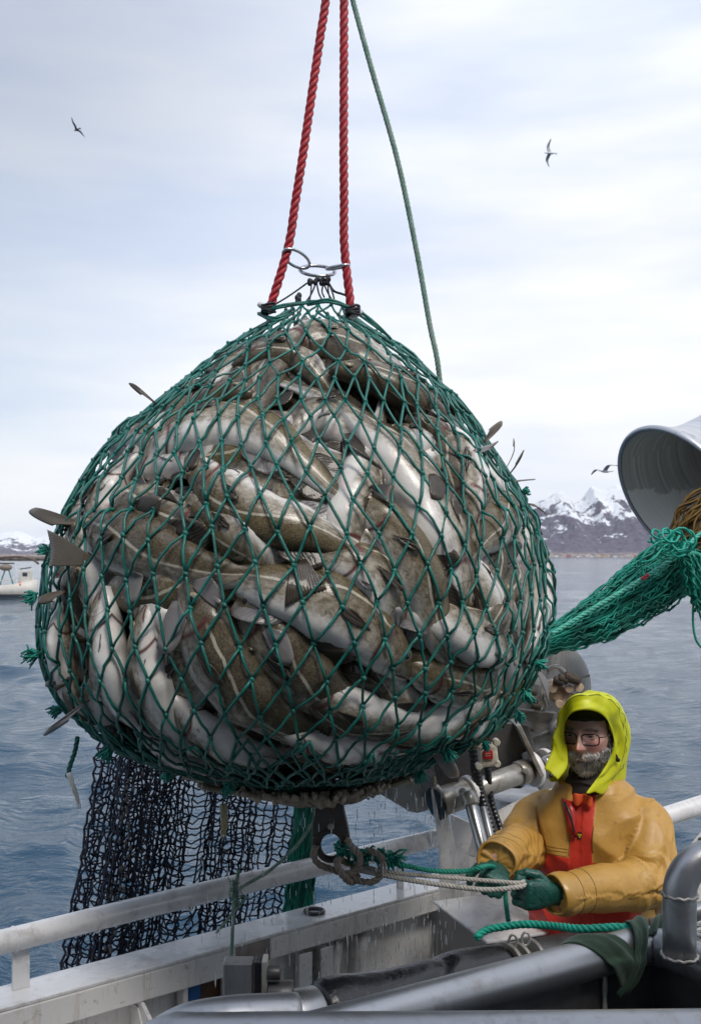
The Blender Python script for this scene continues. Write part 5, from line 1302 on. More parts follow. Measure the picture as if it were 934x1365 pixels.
# ------------------------------------------------------------------ steel fish tank in front, roller, tubes
def tank():
    root = thing('steel_fish_tank', 'galvanised steel tank with fat tube rim and an elbow pipe, lower right foreground', 'tank', V(.6, 2.1, DECK))
    Cn = V(.755,2.50,2.632); r = .046; d1 = Vector((-.70,-.41,0)).normalized(); d2 = Vector((.35,-.60,0)).normalized()
    mb = MB(); mb.tube(spline([Cn+d1*1.15, Cn+d1*.6, Cn+d1*.12], 14)+spline([Cn+d1*.06+V(0,0,0), Cn+d1*.015+d2*.015, Cn+d2*.06], 6)+spline([Cn+d2*.12, Cn+d2*.6, Cn+d2*1.2], 12), r, 28); mb.build('rim_tube', STEEL, root)
    zb = DECK
    for a, b, nm in ((Cn, Cn+d1*1.15, 'side_wall'), (Cn, Cn+d2*1.2, 'side_wall')):
        mb = MB(); c = (a+b)/2; dd = (b-a).normalized(); mb.box(V(c.x, c.y, (2.62+zb)/2), (b-a).length, .008, 2.62-zb, X=dd); mb.build(nm, STEEL_D, root)  # dark steel colour puts the interior shade into walls and floor
        nn = V(dd.y, -dd.x, 0); nn = nn if nn.y < 0 else -nn
        mb = MB(); mb.box(V(c.x, c.y, 2.612)+nn*.012, (b-a).length*.98, .016, .018, X=dd, bev=.003); mb.build('seam_bead', STEEL, root)
    # upright weld seam in the near wall
    q = Cn+d1*.17; mb = MB(); mb.tube([V(q.x+.004, q.y-.012, z+.0) for z in np.linspace(zb, 2.60, 60)], [.007+.0015*math.sin(i*2) for i in range(60)], 8); mb.build('weld_seam', GREY_L, root)
    mb = MB(); mb.poly([Cn+d1*1.15+V(0,0,-1.2), Cn+V(0,0,-1.2), Cn+d2*1.2+V(0,0,-1.2), Cn+d2*1.2+d1*1.15+V(0,0,-1.2)], .01, (0,0,1)); mb.build('floor', STEEL_D, root)
    # elbow
    Y = 2.33; b = P(905,1278,Y); zt = P(905,1192,Y)
    path = [b, b.lerp(zt,.5), zt]
    cc = zt+V(.085,0.03,0); pts = list(path)
    for a in np.linspace(0, 1.25, 12)[1:]: pts.append(zt+V(.085*(1-math.cos(a)), .02*(1-math.cos(a)), .085*math.sin(a)))
    e = (pts[-1]-pts[-2]).normalized(); pts += [pts[-1]+e*.02, pts[-1]+e*.12, pts[-1]+e*.3]
    mb = MB(); mb.tube(pts, .0385, 28); ob = mb.build('elbow_pipe', STEEL, root)
    for p, t_, rr in ((b+V(0,0,.008),(0,0,1),.040), (zt,(0,0,1),.0390), (pts[-3],e,.0390)):
        t_ = Vector(t_).normalized(); u = t_.orthogonal().normalized(); v = t_.cross(u); mb = MB(); nq = 60
        mb.tube([p+(u*math.cos(a)+v*math.sin(a))*(rr+.0012*math.sin(a*17))+t_*.0015*math.sin(a*11) for a in np.linspace(0, 2*math.pi, nq+1)[:-1]], .0042, 7, loop=True, up=t_); mb.build('weld_bead', GREY_L, root)
    # brass-ish bolt behind
    # foreground tube across the bottom
    root2 = thing('foreground_rail', 'thick wet steel tube crossing the very bottom of the picture', 'rail', V(.3, 1.72, DECK))
    z = CZ-(1396-HY)/FPX*1.72
    mb = MB(); mb.tube(spline([V(-.52,1.78,z-.45), V(-.43,1.76,z-.12), V(-.33,1.74,z-.018), V(-.22,1.72,z), V(.3,1.72,z+.003), V(1.4,1.74,z+.006)], 60), .056, 32); mb.build('tube', STEEL, root2)
    for x in (1.3,):
        mb = MB(); mb.cyl(V(x,1.74,DECK), V(x,1.74,z), .04, seg=20); mb.build('post', STEEL, root2)
    mb = MB(); mb.cyl(V(-.52,1.78,DECK), V(-.52,1.78,z-.44), .056, seg=24); mb.build('post', STEEL, root2)
    m_ = MB(); m_.tube(spline([P(150,1520,2.15), P(185,1425,2.15), P(235,1378,2.15), P(300,1362,2.15), P(395,1356,2.2)], 40), .052, 28); m_.tube([P(150,1520,2.15), V(P(150,1520,2.15).x, 2.15, DECK)], .052, 20)
    tag(m_.build('bent_tube', STEEL), 'bent wet steel tube end behind the foreground rail at bottom left', 'tube')
tank()
def roller():
    root = thing('net_roller', 'black rubber hauling roller with galvanised couplings and shackle, lower middle', 'roller', P(540,1340,2.85))
    A, B = P(425,1352,2.62), P(672,1296,2.95); d = (B-A).normalized(); up = V(0,0,1)
    def on(t_): return A+d*t_
    L_ = (B-A).length; n = 70; rg = []; rad = []
    pts = [on(L_*i/n) for i in range(n+1)]
    mb = MB(); F = frames(pts, (0,0,1)); rgs = []
    for i, p in enumerate(pts):
        f = i/n; ring = []
        for k in range(40):
            a = 2*math.pi*k/40; rr = .082*(1+.06*math.sin(f*9+1)*math.cos(a-2)+.05*noise.noise(Vector((f*8, math.cos(a)*1.3, math.sin(a)*1.3))))
            if f < .02: rr *= .9
            if f > .985: rr *= .9
            # shallow diagonal crease
            rr -= .010*math.exp(-((f*1.1-.42-.28*math.sin(a))/.05)**2)
            ring.append(p+(F[i][1]*math.sin(a)+F[i][2]*math.cos(a))*rr)
        rgs.append(ring)
    mb.rings(rgs); mb.build('rubber_sleeve', RUBBER, root)
    mb = MB(); mb.cyl(on(-.095), on(-.006), .074, seg=32, bev=.006); mb.build('galvanised_drum', STEEL, root)
    mb = MB(); mb.cyl(on(-.11), on(-.096), .082, seg=32, bev=.003); mb.build('seal', RUBBER, root)
    mb = MB(); mb.cyl(on(-.34), on(-.11), .045, seg=24, bev=.004); mb.build('axle', STEEL, root)
    # buckle-like shackle frame
    c = on(-.165)+V(0,-.05,.005)
    mb = MB(); mb.box(c, .055, .03, .10, bev=.008); mb.build('shackle_block', STEEL, root)
    mb = MB(); mb.tube([c+V(x,-.01,z) for x, z in ((-.038,-.07),(-.038,.05),(-.030,.062),(.030,.066),(.038,.055),(.038,-.07))], .007, 8); mb.build('shackle_bow', GREY_L, root)
    mb = MB(); mb.cyl(c+V(-.05,-.008,-.055), c+V(.05,-.008,-.052), .008, seg=10); mb.build('shackle_pin', GREY_L, root)
    mb = MB(); mb.rope([c+V(-.03,-.01,.066), c+V(0,-.015,.08), c+V(.04,-.01,.062), c+V(.085,0,.052)], .005, pitch=.03); mb.build('lashing', mat('old_lashing', (.16,.13,.08), .8), root)
    # square bearing plates
    c = P(318,1318,2.55)
    mb = MB(); mb.box(c, .075, .05, .15, bev=.004); mb.build('bearing_plate', STEEL, root)
    mb = MB(); mb.box(c+V(.050,.0,0), .016, .055, .155, bev=.003); mb.build('bearing_gasket', RUBBER, root)
    mb = MB(); mb.box(c+V(.068,.0,0), .014, .052, .16, bev=.003); mb.build('bearing_plate', GREY_L, root)
    mb = MB(); mb.cyl(c+V(.075,-.01,.045), c+V(.108,-.01,.045), .019, seg=6, bev=.003); mb.build('bolt', STEEL_D, root)
    mb = MB(); mb.cyl(c+V(.075,0,-.02), c+V(.14,0,-.02), .040, seg=24, bev=.004); mb.build('bearing', STEEL_D, root)
    # right end: discs and housing
    for t_, r in ((L_+.012,.085),(L_+.055,.078),(L_+.10,.085)):
        mb = MB(); mb.cyl(on(t_-.007), on(t_+.007), r, seg=36, bev=.003); mb.build('end_disc', GREY_L, root)
    mb = MB(); mb.cyl(on(L_), on(L_+.32), .05, seg=24, bev=.004); mb.build('axle', STEEL, root)
    mb = MB(); mb.cyl(on(L_+.11), on(L_+.30), .075, seg=28, bev=.01); mb.build('drive_housing', STEEL_D, root)
    for t_, a in ((L_+.03,0),(L_+.08,0)):
        mb = MB(); c = on(t_)+V(0,-.01,.09); mb.tube([c+V(math.cos(q)*.012, 0, math.sin(q)*.020) for q in np.linspace(0,6.28,17)[:-1]], .004, 6, loop=True, up=(0,1,0)); mb.build('lifting_eye', GREY_L, root)
    mb = MB(); mb.cyl(V(*(on(-.30).xy), DECK), on(-.30), .03, seg=16); mb.build('support', GREY, root)
    q_ = on(L_+.2); mb = MB(); mb.cyl(V(q_.x, q_.y, DECK), q_, .04, seg=16); mb.build('support', GREY, root)
roller()
def cloth_and_rope():
    m_ = MB(); Y = 2.68
    m_.rope([P(634,1250,Y-.02), P(648,1240,Y), P(672,1235,Y), P(700,1232,Y-.02), P(735,1234,Y-.06), P(775,1238,Y-.14), P(830,1236,Y-.18), P(880,1242,Y-.2)], .0110, pitch=.045, seg=7, step=12)
    tag(m_.build('teal_rope', mat('teal_rope_fibre', (.006,.36,.25), .5, 0, .25, 26, 330, .7, .003)), 'bright teal twisted rope lying over the roller end and under the green cloth', 'rope')
    # cloth: two bands wrapped over the rim tube
    m, t, b = newmat('dark_green_cloth')
    n1 = noise_n(t, 12, 5, .6); wv = N('ShaderNodeTexWave', t); wv.inputs['Scale'].default_value = 150; wv.inputs['Distortion'].default_value = 1
    t.links.new(N('ShaderNodeTexCoord', t).outputs['Object'], wv.inputs[0])
    t.links.new(ramp(t, n1.outputs[0], [(.3,(.010,.032,.016)),(.7,(.022,.060,.030))]).outputs[0], b.inputs['Base Color']); b.inputs['Roughness'].default_value = .8; b.inputs['Sheen Weight'].default_value = .2
    nb = bump(t, b, wv.outputs[0], .3, .002); bump(t, b, n1.outputs[0], .5, .01, nb)
    Cn = V(.755,2.50,2.632); d1 = Vector((-.70,-.41,0)).normalized(); nn = Vector((.41,-.70,0)).normalized()
    mb = MB()
    def band(s0, s1, wdt, a0, a1, lift, sd, skew=0):
        rgs = []
        for i in range(30):
            f = i/29; a = a0+(a1-a0)*f; s = s0+(s1-s0)*f
            row = []
            for j in range(11):
                g = j/10*2-1; rr = .050+lift+.0035*math.sin(g*5+f*3+sd)+.006*(1-g*g)
                hang = max(0, (a-1.6))*.035
                row.append(Cn+d1*(s+g*wdt*(.75+.3*math.sin(f*3+sd)))+nn*(math.sin(a)*rr+(.010 if a > 1.4 else 0))+V(0,0,math.cos(a)*rr-hang-.004*math.sin(g*9+sd)*(f > .5)))
            rgs.append(row)
        mb.rings(rgs, closed=False, caps=False)
    band(.27, .12, .050, -1.9, 2.3, .001, 0)
    band(-.02, .15, .042, -1.5, 2.5, .010, 2)
    band(-.12, .03, .034, -1.3, .75, .003, 4)
    o = mb.build('green_cloth', m); so = o.modifiers.new('s', 'SOLIDIFY'); so.thickness = .006; sb = o.modifiers.new('ss', 'SUBSURF'); sb.levels = sb.render_levels = 1
    tag(o, 'dark green cloth band slung over the tank rim in front of the man', 'cloth')
    # coiled rope behind the elbow at the right edge
    m_ = MB()
    for k in range(5):
        c = P(938,1252,2.75)+V(0,0,-.012*k+.02); m_.rope([c+V(math.cos(a)*(.07-.005*k), math.sin(a)*.05, .01*math.sin(a*2+k)) for a in np.linspace(0,6.2,18)], .007, pitch=.035)
    tag(m_.build('rope_coil', mat('grey_rope', (.30,.33,.34), .75, 0, .3, 30)), 'coil of pale grey rope behind the elbow pipe at the right edge', 'rope')
    m_ = MB(); m_.tube(spline([P(868,1236,2.95), P(900,1226,2.95), P(950,1208,2.95), P(1050,1180,2.95)], 20), .026, 20)
    m_.tube([P(1050,1180,2.95), V(P(1050,1180,2.95).x, 2.95, DECK)], .026, 14)
    tag(m_.build('aluminium_tube', STEEL), 'low aluminium tube passing behind the elbow pipe', 'tube')
    m_ = MB(); m_.poly([P(880,1195,3.6), P(910,1140,3.6), P(950,1090,3.6), P(1060,1060,3.6), P(1060,1290,3.6), P(880,1290,3.6)], .03, (0,1,0))
    o = tag(m_.build('white_hatch', WHITE), 'sloping white hatch panel behind the elbow pipe at the right edge', 'hatch'); mod_bevel(o, .006)
    m_ = MB(); c = P(884,1152,3.4); m_.cyl(c+V(-.012,0,.03), c+V(.012,0,-.03), .028, seg=20, bev=.004); m_.cyl(c+V(.0,-.01,.02), c+V(.03,-.02,.03), .014, seg=6, bev=.002); m_.cyl(c+V(0,.02,-.02), V(c.x, c.y+.02, DECK), .03, seg=18)
    tag(m_.build('clamp_fitting', STEEL), 'grey steel clamp fitting just right of the man, above the elbow pipe', 'fitting')
cloth_and_rope()

# ------------------------------------------------------------------ boat far left
def boat():
    Y = 86; root = thing('fishing_boat', 'small white fishing boat with green gallows riding at the far left', 'boat', P(10,798,Y))
    c = P(12,798,Y)
    def at(x, z, y=0): return c+V(x, y, z)
    hullm = mat('boat_white', (.58,.56,.51), .5, 0, .1, 2, bstr=0); dk = mat('boat_dark', (.03,.035,.05), .5, bstr=0); gr = mat('boat_green', (.01,.16,.12), .5, bstr=0); orr = mat('boat_orange', (.7,.12,.03), .6, bstr=0)
    mb = MB(); rg = []
    for i in range(17):
        f = i/16; x = -4.6+7.0*f; wd = 1.1*math.sin(min(1, .25+f*1.1)*1.57)*(1-max(0, f-.75)**1.5*5.2); top = 1.15+.9*max(0, f-.5)**2*2.2
        wd = max(wd, .04); rg.append([at(x, top, -wd), at(x, top*.45, -wd*.95), at(x, -.4, -wd*.5), at(x, -.4, wd*.5), at(x, top*.45, wd*.95), at(x, top, wd)])
    mb.rings(rg); mb.build('hull', hullm, root)
    rg = [[p+(p-at(0,.4)).normalized()*.0 + V(0,-.10,0) for p in [at(-4.6+7*f, .42, -1.12*math.sin(min(1,.25+f*1.1)*1.57)*(1-max(0,f-.75)**1.5*5.2)-.01), at(-4.6+7*f, .12, -1.08*math.sin(min(1,.25+f*1.1)*1.57)*(1-max(0,f-.75)**1.5*5.2)-.01)]] for f in np.linspace(0, .97, 12)]
    mb = MB(); mb.rings(rg, closed=False, caps=False); mb.build('boot_stripe', dk, root)
    mb = MB(); mb.box(at(-2.6,1.9), 1.9, 1.5, 1.7, bev=.08); wh = mb.build('wheelhouse', hullm, root)
    mb = MB(); mb.box(at(-2.6,2.25), 1.94, 1.54, .45); o = mb.build('window_band', dk, root)
    mb = MB(); mb.box(at(1.55,1.85), .75, .9, 1.2, bev=.06); sh_ = mb.build('shelter', hullm, root)
    mb = MB(); mb.box(at(1.55,2.1,-.455), .42, .03, .34, bev=.02); o = mb.build('window', dk); o.parent = sh_
    mb = MB(); mb.tube([at(-1.5,1.55,-1.05), at(0,1.6,-1.0), at(1.1,1.85,-.8)], .03, 6)
    for x_ in (-1.4,-.8,-.2,.4,1.0): mb.cyl(at(x_,.95,-1.04+.1*max(0,x_)), at(x_,1.6+.1*max(0,x_),-1.04+.1*max(0,x_)), .025, seg=6)
    mb.build('deck_rail', hullm, root)
    for x0, x1 in ((-.15,-.9),(-.15,.55)):
        mb = MB(); mb.cyl(at(x0,3.0), at(x1,.7), .055, seg=8); mb.build('gallows_leg', gr, root)
    mb = MB(); mb.cyl(at(-1.0,3.05), at(.5,3.05), .06, seg=8); mb.build('gallows_beam', dk, root)
    for x, h in ((.9,2.6),(1.2,2.4),(1.9,2.7),(2.05,1.9)):
        mb = MB(); mb.cyl(at(x,.9), at(x+.05,h), .06, seg=8); mb.build('mast', dk if x > 1 and x < 1.5 else hullm, root)
    mb = MB(); mb.cyl(at(.9,2.55), at(2.0,2.7), .05, seg=8); mb.build('boom', dk, root)
    mb = MB(); mb.ell(at(1.25,1.25,-.8), .16, .16, .22); mb.build('buoy', orr, root)
    mb = MB(); mb.ell(at(-.25,2.7), .55, .5, .3); mb.build('net_pile', mat('boat_net', (.22,.18,.15), .9, bstr=0), root)
    mb = MB(); mb.tube(spline([at(-1.8,3.45), at(-.5,3.55), at(.8,3.62), at(1.9,3.45), at(2.6,3.0)], 16), .09, 8); mb.build('net_boom', mat('boom_brown', (.12,.09,.075), .8, bstr=0), root)
boat()
# ------------------------------------------------------------------ gulls
def gull(px, py, Y, span, yaw, bank, up1, up2, dark, lab, pitch=0):
    M = Matrix.Translation(P(px, py, Y)) @ Matrix.Rotation(yaw, 4, 'Z') @ Matrix.Rotation(bank, 4, 'Y') @ Matrix.Rotation(pitch, 4, 'X')
    wt = mat('gull_white', (.72,.72,.74), .7, 0, .1, 20, bstr=0) if not dark else mat('gull_dark', (.05,.05,.06), .7, bstr=0)
    gw = mat('gull_grey', (.38,.39,.42), .7, bstr=0) if not dark else wt
    bk = mat('gull_tip', (.03,.03,.035), .7, bstr=0)
    s = span/1.3; rg = []
    for y, r in ((-.24,.005),(-.20,.03),(-.12,.055),(0,.065),(.12,.05),(.18,.036),(.23,.038),(.265,.028),(.29,.01),(.33,.004)):
        rg.append([M @ (V(math.cos(a)*r, y, math.sin(a)*r*.9+(.015 if y > .15 else 0))*s) for a in np.linspace(0, 6.28, 13)[:-1]])
    mb = MB(); mb.rings(rg); body = mb.build('gull', wt); tag(body, lab, 'bird')
    mb = MB(); mb.add([M@(V(-.02,-.2,0)*s), M@(V(.02,-.2,0)*s), M@(V(.06,-.34,0)*s), M@(V(-.06,-.34,0)*s)], [(0,1,2,3)]); o = mb.build('tail', wt); o.parent = body; o.modifiers.new('s','SOLIDIFY').thickness = .006
    for sg, upk in ((1, up1), (-1, up2)):
        rgs = []
        for i in range(11):
            f = i/10; x = sg*(.04+.61*f); ch = (.17*(1-f**1.6)+.015); sw = .06*math.sin(f*2.6)-.16*max(0, f-.45); z = upk*(math.sin(min(f,.45)/.45*1.57)*.16)+(-upk*.25*max(0, f-.45)*(1 if upk < 1.2 else -.8))
            rgs.append([M@(V(x, .06+sw+ch*.4, z)*s), M@(V(x, .06+sw, z+.012)*s), M@(V(x, .06+sw-ch*.6, z)*s)])
        mb = MB(); mb.rings(rgs, closed=False, caps=False); 
        for k in range(len(mb.f)): mb.m[k] = 1 if k//2 >= 8 else 0
        o = mb.build('wing', [gw, bk]); o.parent = body; o.modifiers.new('s','SOLIDIFY').thickness = .008
gull(103,173,24,.50, .9,.45,1.0,1.4, True, 'dark gull gliding high in the upper left sky')
gull(733,204,30,.80, 1.7,1.35,1.0,.7, False, 'gull banking with wings spread upright in the upper right sky')
gull(806,628,20,.80, 2.1,.15,.7,.7, False, 'white gull flying level just left of the winch bell')

# ------------------------------------------------------------------ water dripping off the catch
def drops():
    rnd = random.Random(44); m, t, b = newmat('water_drop'); b.inputs['Base Color'].default_value = (.85,.9,.95,1); b.inputs['Roughness'].default_value = .05; b.inputs['Transmission Weight'].default_value = .75; b.inputs['IOR'].default_value = 1.33
    mb = MB()
    for k in range(520):
        if rnd.random() < .45: x = rnd.choice((498,512,530,548,560,575,585,600,442,470))+rnd.gauss(0,5)
        else: x = rnd.uniform(250, 620)
        f = rnd.random(); py = 1055+f*290; Y = 3.25+rnd.uniform(-.35,.35); l = rnd.uniform(.006,.022); r = rnd.uniform(.0009,.0018)
        c = P(x, py, Y)
        if c.z < DECK+.05: continue
        mb.ell(c, r, r, l, nu=6, nv=5)
    tag(mb.build('water_drops', m), 'thin drops of water falling from the dripping catch', 'water', kind='stuff')
drops()

def wheelhouse():  # unseen wall and roof, added behind the camera to block sky light
    root = thing('wheelhouse', 'grey white wheelhouse-like wall added unseen behind the photographer to block sky light', 'wheelhouse', V(0,-1.4,DECK))
    wl = mat('sky_blocker_paint', (.30,.30,.31), .5, 0, .1, 3, dirt=(.2,.18,.16))
    mb = MB(); mb.box(V(.5,-2.4,DECK+2.6), 11, 2.0, 5.2, bev=.03); mb.build('wall', wl, root)
    mb = MB(); mb.box(V(.5,-1.9,DECK+5.28), 11.6, 3.6, .16, bev=.03); mb.build('roof', wl, root)
    for x in (-3,-1.4,.2,1.8,3.4):
        mb = MB(); mb.box(V(x,-1.395,DECK+3.6), 1.1, .02, .8, bev=.004); mb.build('window', BLACKP, root)
wheelhouse()
# ------------------------------------------------------------------ the fisherman
def bake(o, mods):
    for t_, kw in mods:
        m = o.modifiers.new(t_, t_)
        for k, v in kw.items(): setattr(m, k, v)
    dg = bpy.context.evaluated_depsgraph_get(); dg.update()
    me = bpy.data.meshes.new_from_object(o.evaluated_get(dg), preserve_all_data_layers=True, depsgraph=dg)
    old = o.data; o.modifiers.clear(); o.data = me; me.name = old.name; bpy.data.meshes.remove(old)
    me.polygons.foreach_set('use_smooth', np.ones(len(me.polygons), bool)); return o
def loft(mb, cs, X, Yv, seg=32, p=2.3):
    """rings of super-ellipses: (centre, half along X, half along Y)"""
    rg = []
    for c, a, b in cs:
        row = []
        for k in range(seg):
            t_ = 2*math.pi*k/seg; cx, sx = math.cos(t_), math.sin(t_)
            row.append(Vector(c)+Vector(X)*a*math.copysign(abs(cx)**(2/p), cx)+Vector(Yv)*b*math.copysign(abs(sx)**(2/p), sx))
        rg.append(row)
    mb.rings(rg)
def man():
    Fb = V(-.45,-.89,0).normalized(); Sb = V(.89,-.45,0).normalized(); UP = V(0,0,1)
    YM_ = 3.48
    def TC(py, dx=0): return V(*( (lambda q: (q.x, q.y, q.z))(P(789+dx, py, YM_))))
    Hc = P(783,976,3.42); Fh = V(-.46,-.87,-.13).normalized(); Sh = UP.cross(Fh).normalized(); Uh = Fh.cross(Sh).normalized()
    Uh = Uh if Uh.z > 0 else -Uh
    HS = 1.09
    def H(x, y, z): return Hc+(Sh*x+Fh*y+Uh*z)*HS
    # ---------- head surface
    def face(x, y, z):
        """push the plain ellipsoid point (x side, y forward, z up) into a head"""
        g = lambda dx, dz, sx, sz: math.exp(-((x-dx)/sx)**2-((z-dz)/sz)**2)
        fr = max(0, min(1, (y+.01)/.05))
        if z < 0: k = min(1, -z/.118); x *= 1-.30*k**1.4; y = y*(1-.12*k) + .010*k*fr
        d = 0
        d += .030*g(0,-.018,.0125,.012)+.020*g(0,-.003,.0085,.018)+.010*g(0,.016,.008,.016)      # nose
        d += .010*(g(.013,-.022,.008,.008)+g(-.013,-.022,.008,.008))
        d += .008*(g(.024,.036,.022,.009)+g(-.024,.036,.022,.009)+.7*g(0,.036,.012,.010))           # brow
        d -= .013*(g(.031,.014,.015,.013)+g(-.031,.014,.015,.013))                               # sockets
        d += .008*(g(.044,-.014,.018,.018)+g(-.044,-.014,.018,.018))                             # cheeks
        d += .007*g(0,-.052,.026,.012)-.006*g(0,-.0575,.020,.0028)+.005*g(0,-.065,.018,.006)                          # mouth
        d += .008*g(0,-.098,.022,.016)
        return x, y+d*fr, z
    mb = MB(); rg = []; nu, nv = 120, 110
    for i in range(1, nv):
        th = math.pi*i/nv; row = []
        for k in range(nu):
            ph = 2*math.pi*k/nu; x = .077*math.sin(th)*math.cos(ph); y = .097*math.sin(th)*math.sin(ph); z = -.120*math.cos(th)
            row.append(H(*face(x, y, z)))
        rg.append(row)
    mb.rings(rg)
    for s in (1, -1): mb.ell(H(s*.078,-.008,-.005), .010, .020, .032, X=Sh, Z=Uh)
    nb = TC(1050)+Fb*.01
    mb.tube([H(0,-.02,-.06), Hc.lerp(nb,.65)+Fb*.0, nb, TC(1075)], [.060,.058,.066,.09], 24)
    # torso, arms, legs under the clothes
    loft(mb, [(TC(1300),.15,.11),(TC(1230),.155,.12),(TC(1160),.16,.12),(TC(1100),.17,.115),(TC(1070),.15,.10),(TC(1052),.08,.08)], Sb, Fb)
    SL, EL, WL = P(855,1093,3.42), P(856,1172,3.28), P(742,1193,3.10)
    SR, ER, WR = P(722,1082,3.58), P(697,1128,3.46), P(662,1150,3.17)
    for a, b, c in ((SL, EL, WL), (SR, ER, WR)):
        mb.tube(spline([a, a.lerp(b,.5), b], 10), [.055]*3+[.05]*4+[.044]*3, 14); mb.tube(spline([b, b.lerp(c,.5), c], 10), [.044]*4+[.038]*3+[.03]*3, 14); mb.ell(b, .046,.046,.046); mb.ell(a, .062,.062,.062)
    hip = TC(1300); FT = []
    for s in (1, -1):
        h_ = hip+Sb*.085*s+V(0,0,.03); kn = h_+V(0,0,-.42)+Fb*(.05 if s > 0 else .02); ft = V(kn.x, kn.y, DECK+.09)-Fb*.05+Sb*.05*s
        mb.tube([h_, h_.lerp(kn,.5), kn], [.088,.075,.058], 16); mb.ell(kn, .06,.06,.06); mb.tube([kn, kn.lerp(ft,.4), ft], [.056,.055,.04], 16); mb.ell(ft+Fb*.06-V(0,0,.04), .045,.12,.04, X=Sb, Z=UP); FT.append((h_, kn, ft))
    m, t, b = newmat('weathered_skin')
    at = N('ShaderNodeAttribute', t); at.attribute_name = 'hp'; sp = N('ShaderNodeSeparateXYZ', t); t.links.new(at.outputs['Vector'], sp.inputs[0])
    n1 = noise_n(t, 38, 5, .6); n2 = noise_n(t, 220, 4, .6)
    c = ramp(t, n1.outputs[0], [(.3,(.62,.35,.28)),(.7,(.74,.46,.38))]).outputs[0]
    ax = math_n(t, 'ABSOLUTE', sp.outputs[0])
    def blob(x0, z0, r, src=None):
        d = math_n(t, 'ADD', math_n(t, 'POWER', math_n(t, 'SUBTRACT', src or ax, x0), 2), math_n(t, 'POWER', math_n(t, 'SUBTRACT', sp.outputs[2], z0), 2))
        k = N('ShaderNodeMapRange', t, interpolation_type='SMOOTHSTEP'); t.links.new(d, k.inputs[0]); k.inputs[1].default_value = r*r; k.inputs[2].default_value = 0; return k.outputs[0]
    c = mixc(t, math_n(t, 'MULTIPLY', blob(.040,-.018,.030), .6), c, (.50,.15,.12))
    c = mixc(t, math_n(t, 'MULTIPLY', blob(0,-.020,.020), .6), c, (.52,.16,.13))
    # lips
    lx = math_n(t, 'LESS_THAN', ax, .022); lz = math_n(t, 'LESS_THAN', math_n(t, 'ABSOLUTE', math_n(t, 'ADD', sp.outputs[2], .060)), .007)
    c = mixc(t, math_n(t, 'MULTIPLY', math_n(t, 'MULTIPLY', lx, lz), .6), c, (.42,.12,.11))
    t.links.new(c, b.inputs['Base Color']); b.inputs['Roughness'].default_value = .42; b.inputs['Subsurface Weight'].default_value = .12; b.inputs['Subsurface Radius'].default_value = (.01,.004,.002); b.inputs['Subsurface Scale'].default_value = .6
    bump(t, b, n2.outputs[0], .3, .002)
    body = mb.build('person', m); bake(body, [('REMESH', dict(mode='VOXEL', voxel_size=.0040)), ('SMOOTH', dict(iterations=2, factor=.5))])
    me = body.data; if_m = len(me.materials) == 0
    if if_m: me.materials.append(m)
    co = np.zeros(len(me.vertices)*3, np.float32); me.vertices.foreach_get('co', co); co = co.reshape(-1,3)-np.array(Hc, np.float32)
    co = co/HS; hp = np.stack([co@np.array(Sh), co@np.array(Fh), co@np.array(Uh)], -1).astype(np.float32)
    a_ = me.attributes.new('hp', 'FLOAT_VECTOR', 'POINT'); a_.data.foreach_set('vector', hp.ravel())
    tag(body, 'bearded fisherman in yellow hood and ochre-red oilskin jacket pulling ropes with green gloves, looking left', 'person')
    bv = BVHTree.FromPolygons([tuple(v.co) for v in me.vertices], [tuple(p.vertices) for p in me.polygons])
    def child(mb_, name, m_, par=None): o = mb_.build(name, m_); o.parent = par or body; return o
    # ---------- eyes, brows, glasses
    for s in (1, -1):
        mb = MB(); e = H(s*.031,.0725,.012); mb.ell(e, .0125,.0125,.0125, X=Sh, Z=Uh); mb.ell(e+Fh*.0088-Uh*.001-Sh*.0015, .0062,.0048,.0062, X=Sh, Z=Uh, mi=1)
        child(mb, 'eye', [EYEW, EYEI])
        mb = MB()
        for q in range(2):
            sgn = 1 if q == 0 else -1
            mb.tube([H(s*.031+dx,.0855-.9*dx*dx*8,.012+sgn*(.0058-dx*dx*22)+(0.001)) for dx in np.linspace(-.014,.014,8)], .0026, 6)
        child(mb, 'eyelid', m)
    dirs = []
    rnd = random.Random(2)
    hairg = mat('beard_grey', (.48,.465,.45), .55, 0, .25, 200, bstr=0); hairw = mat('beard_white', (.86,.84,.81), .55, 0, .1, 200, bstr=0); haird = mat('beard_dark', (.075,.065,.058), .6, 0, .3, 200, bstr=0)
    for s in (1, -1):
        mb = MB()
        for k in range(70):
            x = s*rnd.uniform(.012,.048); z = .034-.6*max(0, abs(x)-.036)+rnd.gauss(0,.002); h = bv.ray_cast(H(x,.2,z), -Fh)
            if h[0] is None: continue
            d = (Sh*s*.8+Uh*.35+Fh*.3).normalized(); mb.tube([h[0]-Fh*.001, h[0]+d*.006+Fh*.002, h[0]+d*.012], [.0009,.0008,.0003], 3, mi=0 if rnd.random() < .6 else 1)
        child(mb, 'eyebrow', [hairg, haird])
    beard = MB(); n = 0
    for k in range(9000):
        if n > 4600: break
        x = rnd.uniform(-.078,.078); z = rnd.uniform(-.128,-.010); ang = x/.078*1.25
        org = H(math.sin(ang)*.2, math.cos(ang)*.2-.01, z); dr = (H(math.sin(ang)*.02, math.cos(ang)*.02-.01, z)-org).normalized(); h = bv.ray_cast(org, dr)
        if h[0] is None: continue
        q = (h[0]-Hc)/HS; lx, ly, lz = q.dot(Sh), q.dot(Fh), q.dot(Uh)
        if ly < .0: continue
        mous = abs(lx) < .036 and -.053 < lz < -.036 and lz < -.036-abs(lx)*.15+.004
        bd = (lz < -.066-.0 or (abs(lx) > .026+.0 and lz < -.040) or (abs(lx) > .056 and lz < -.030)) and lz > -.128
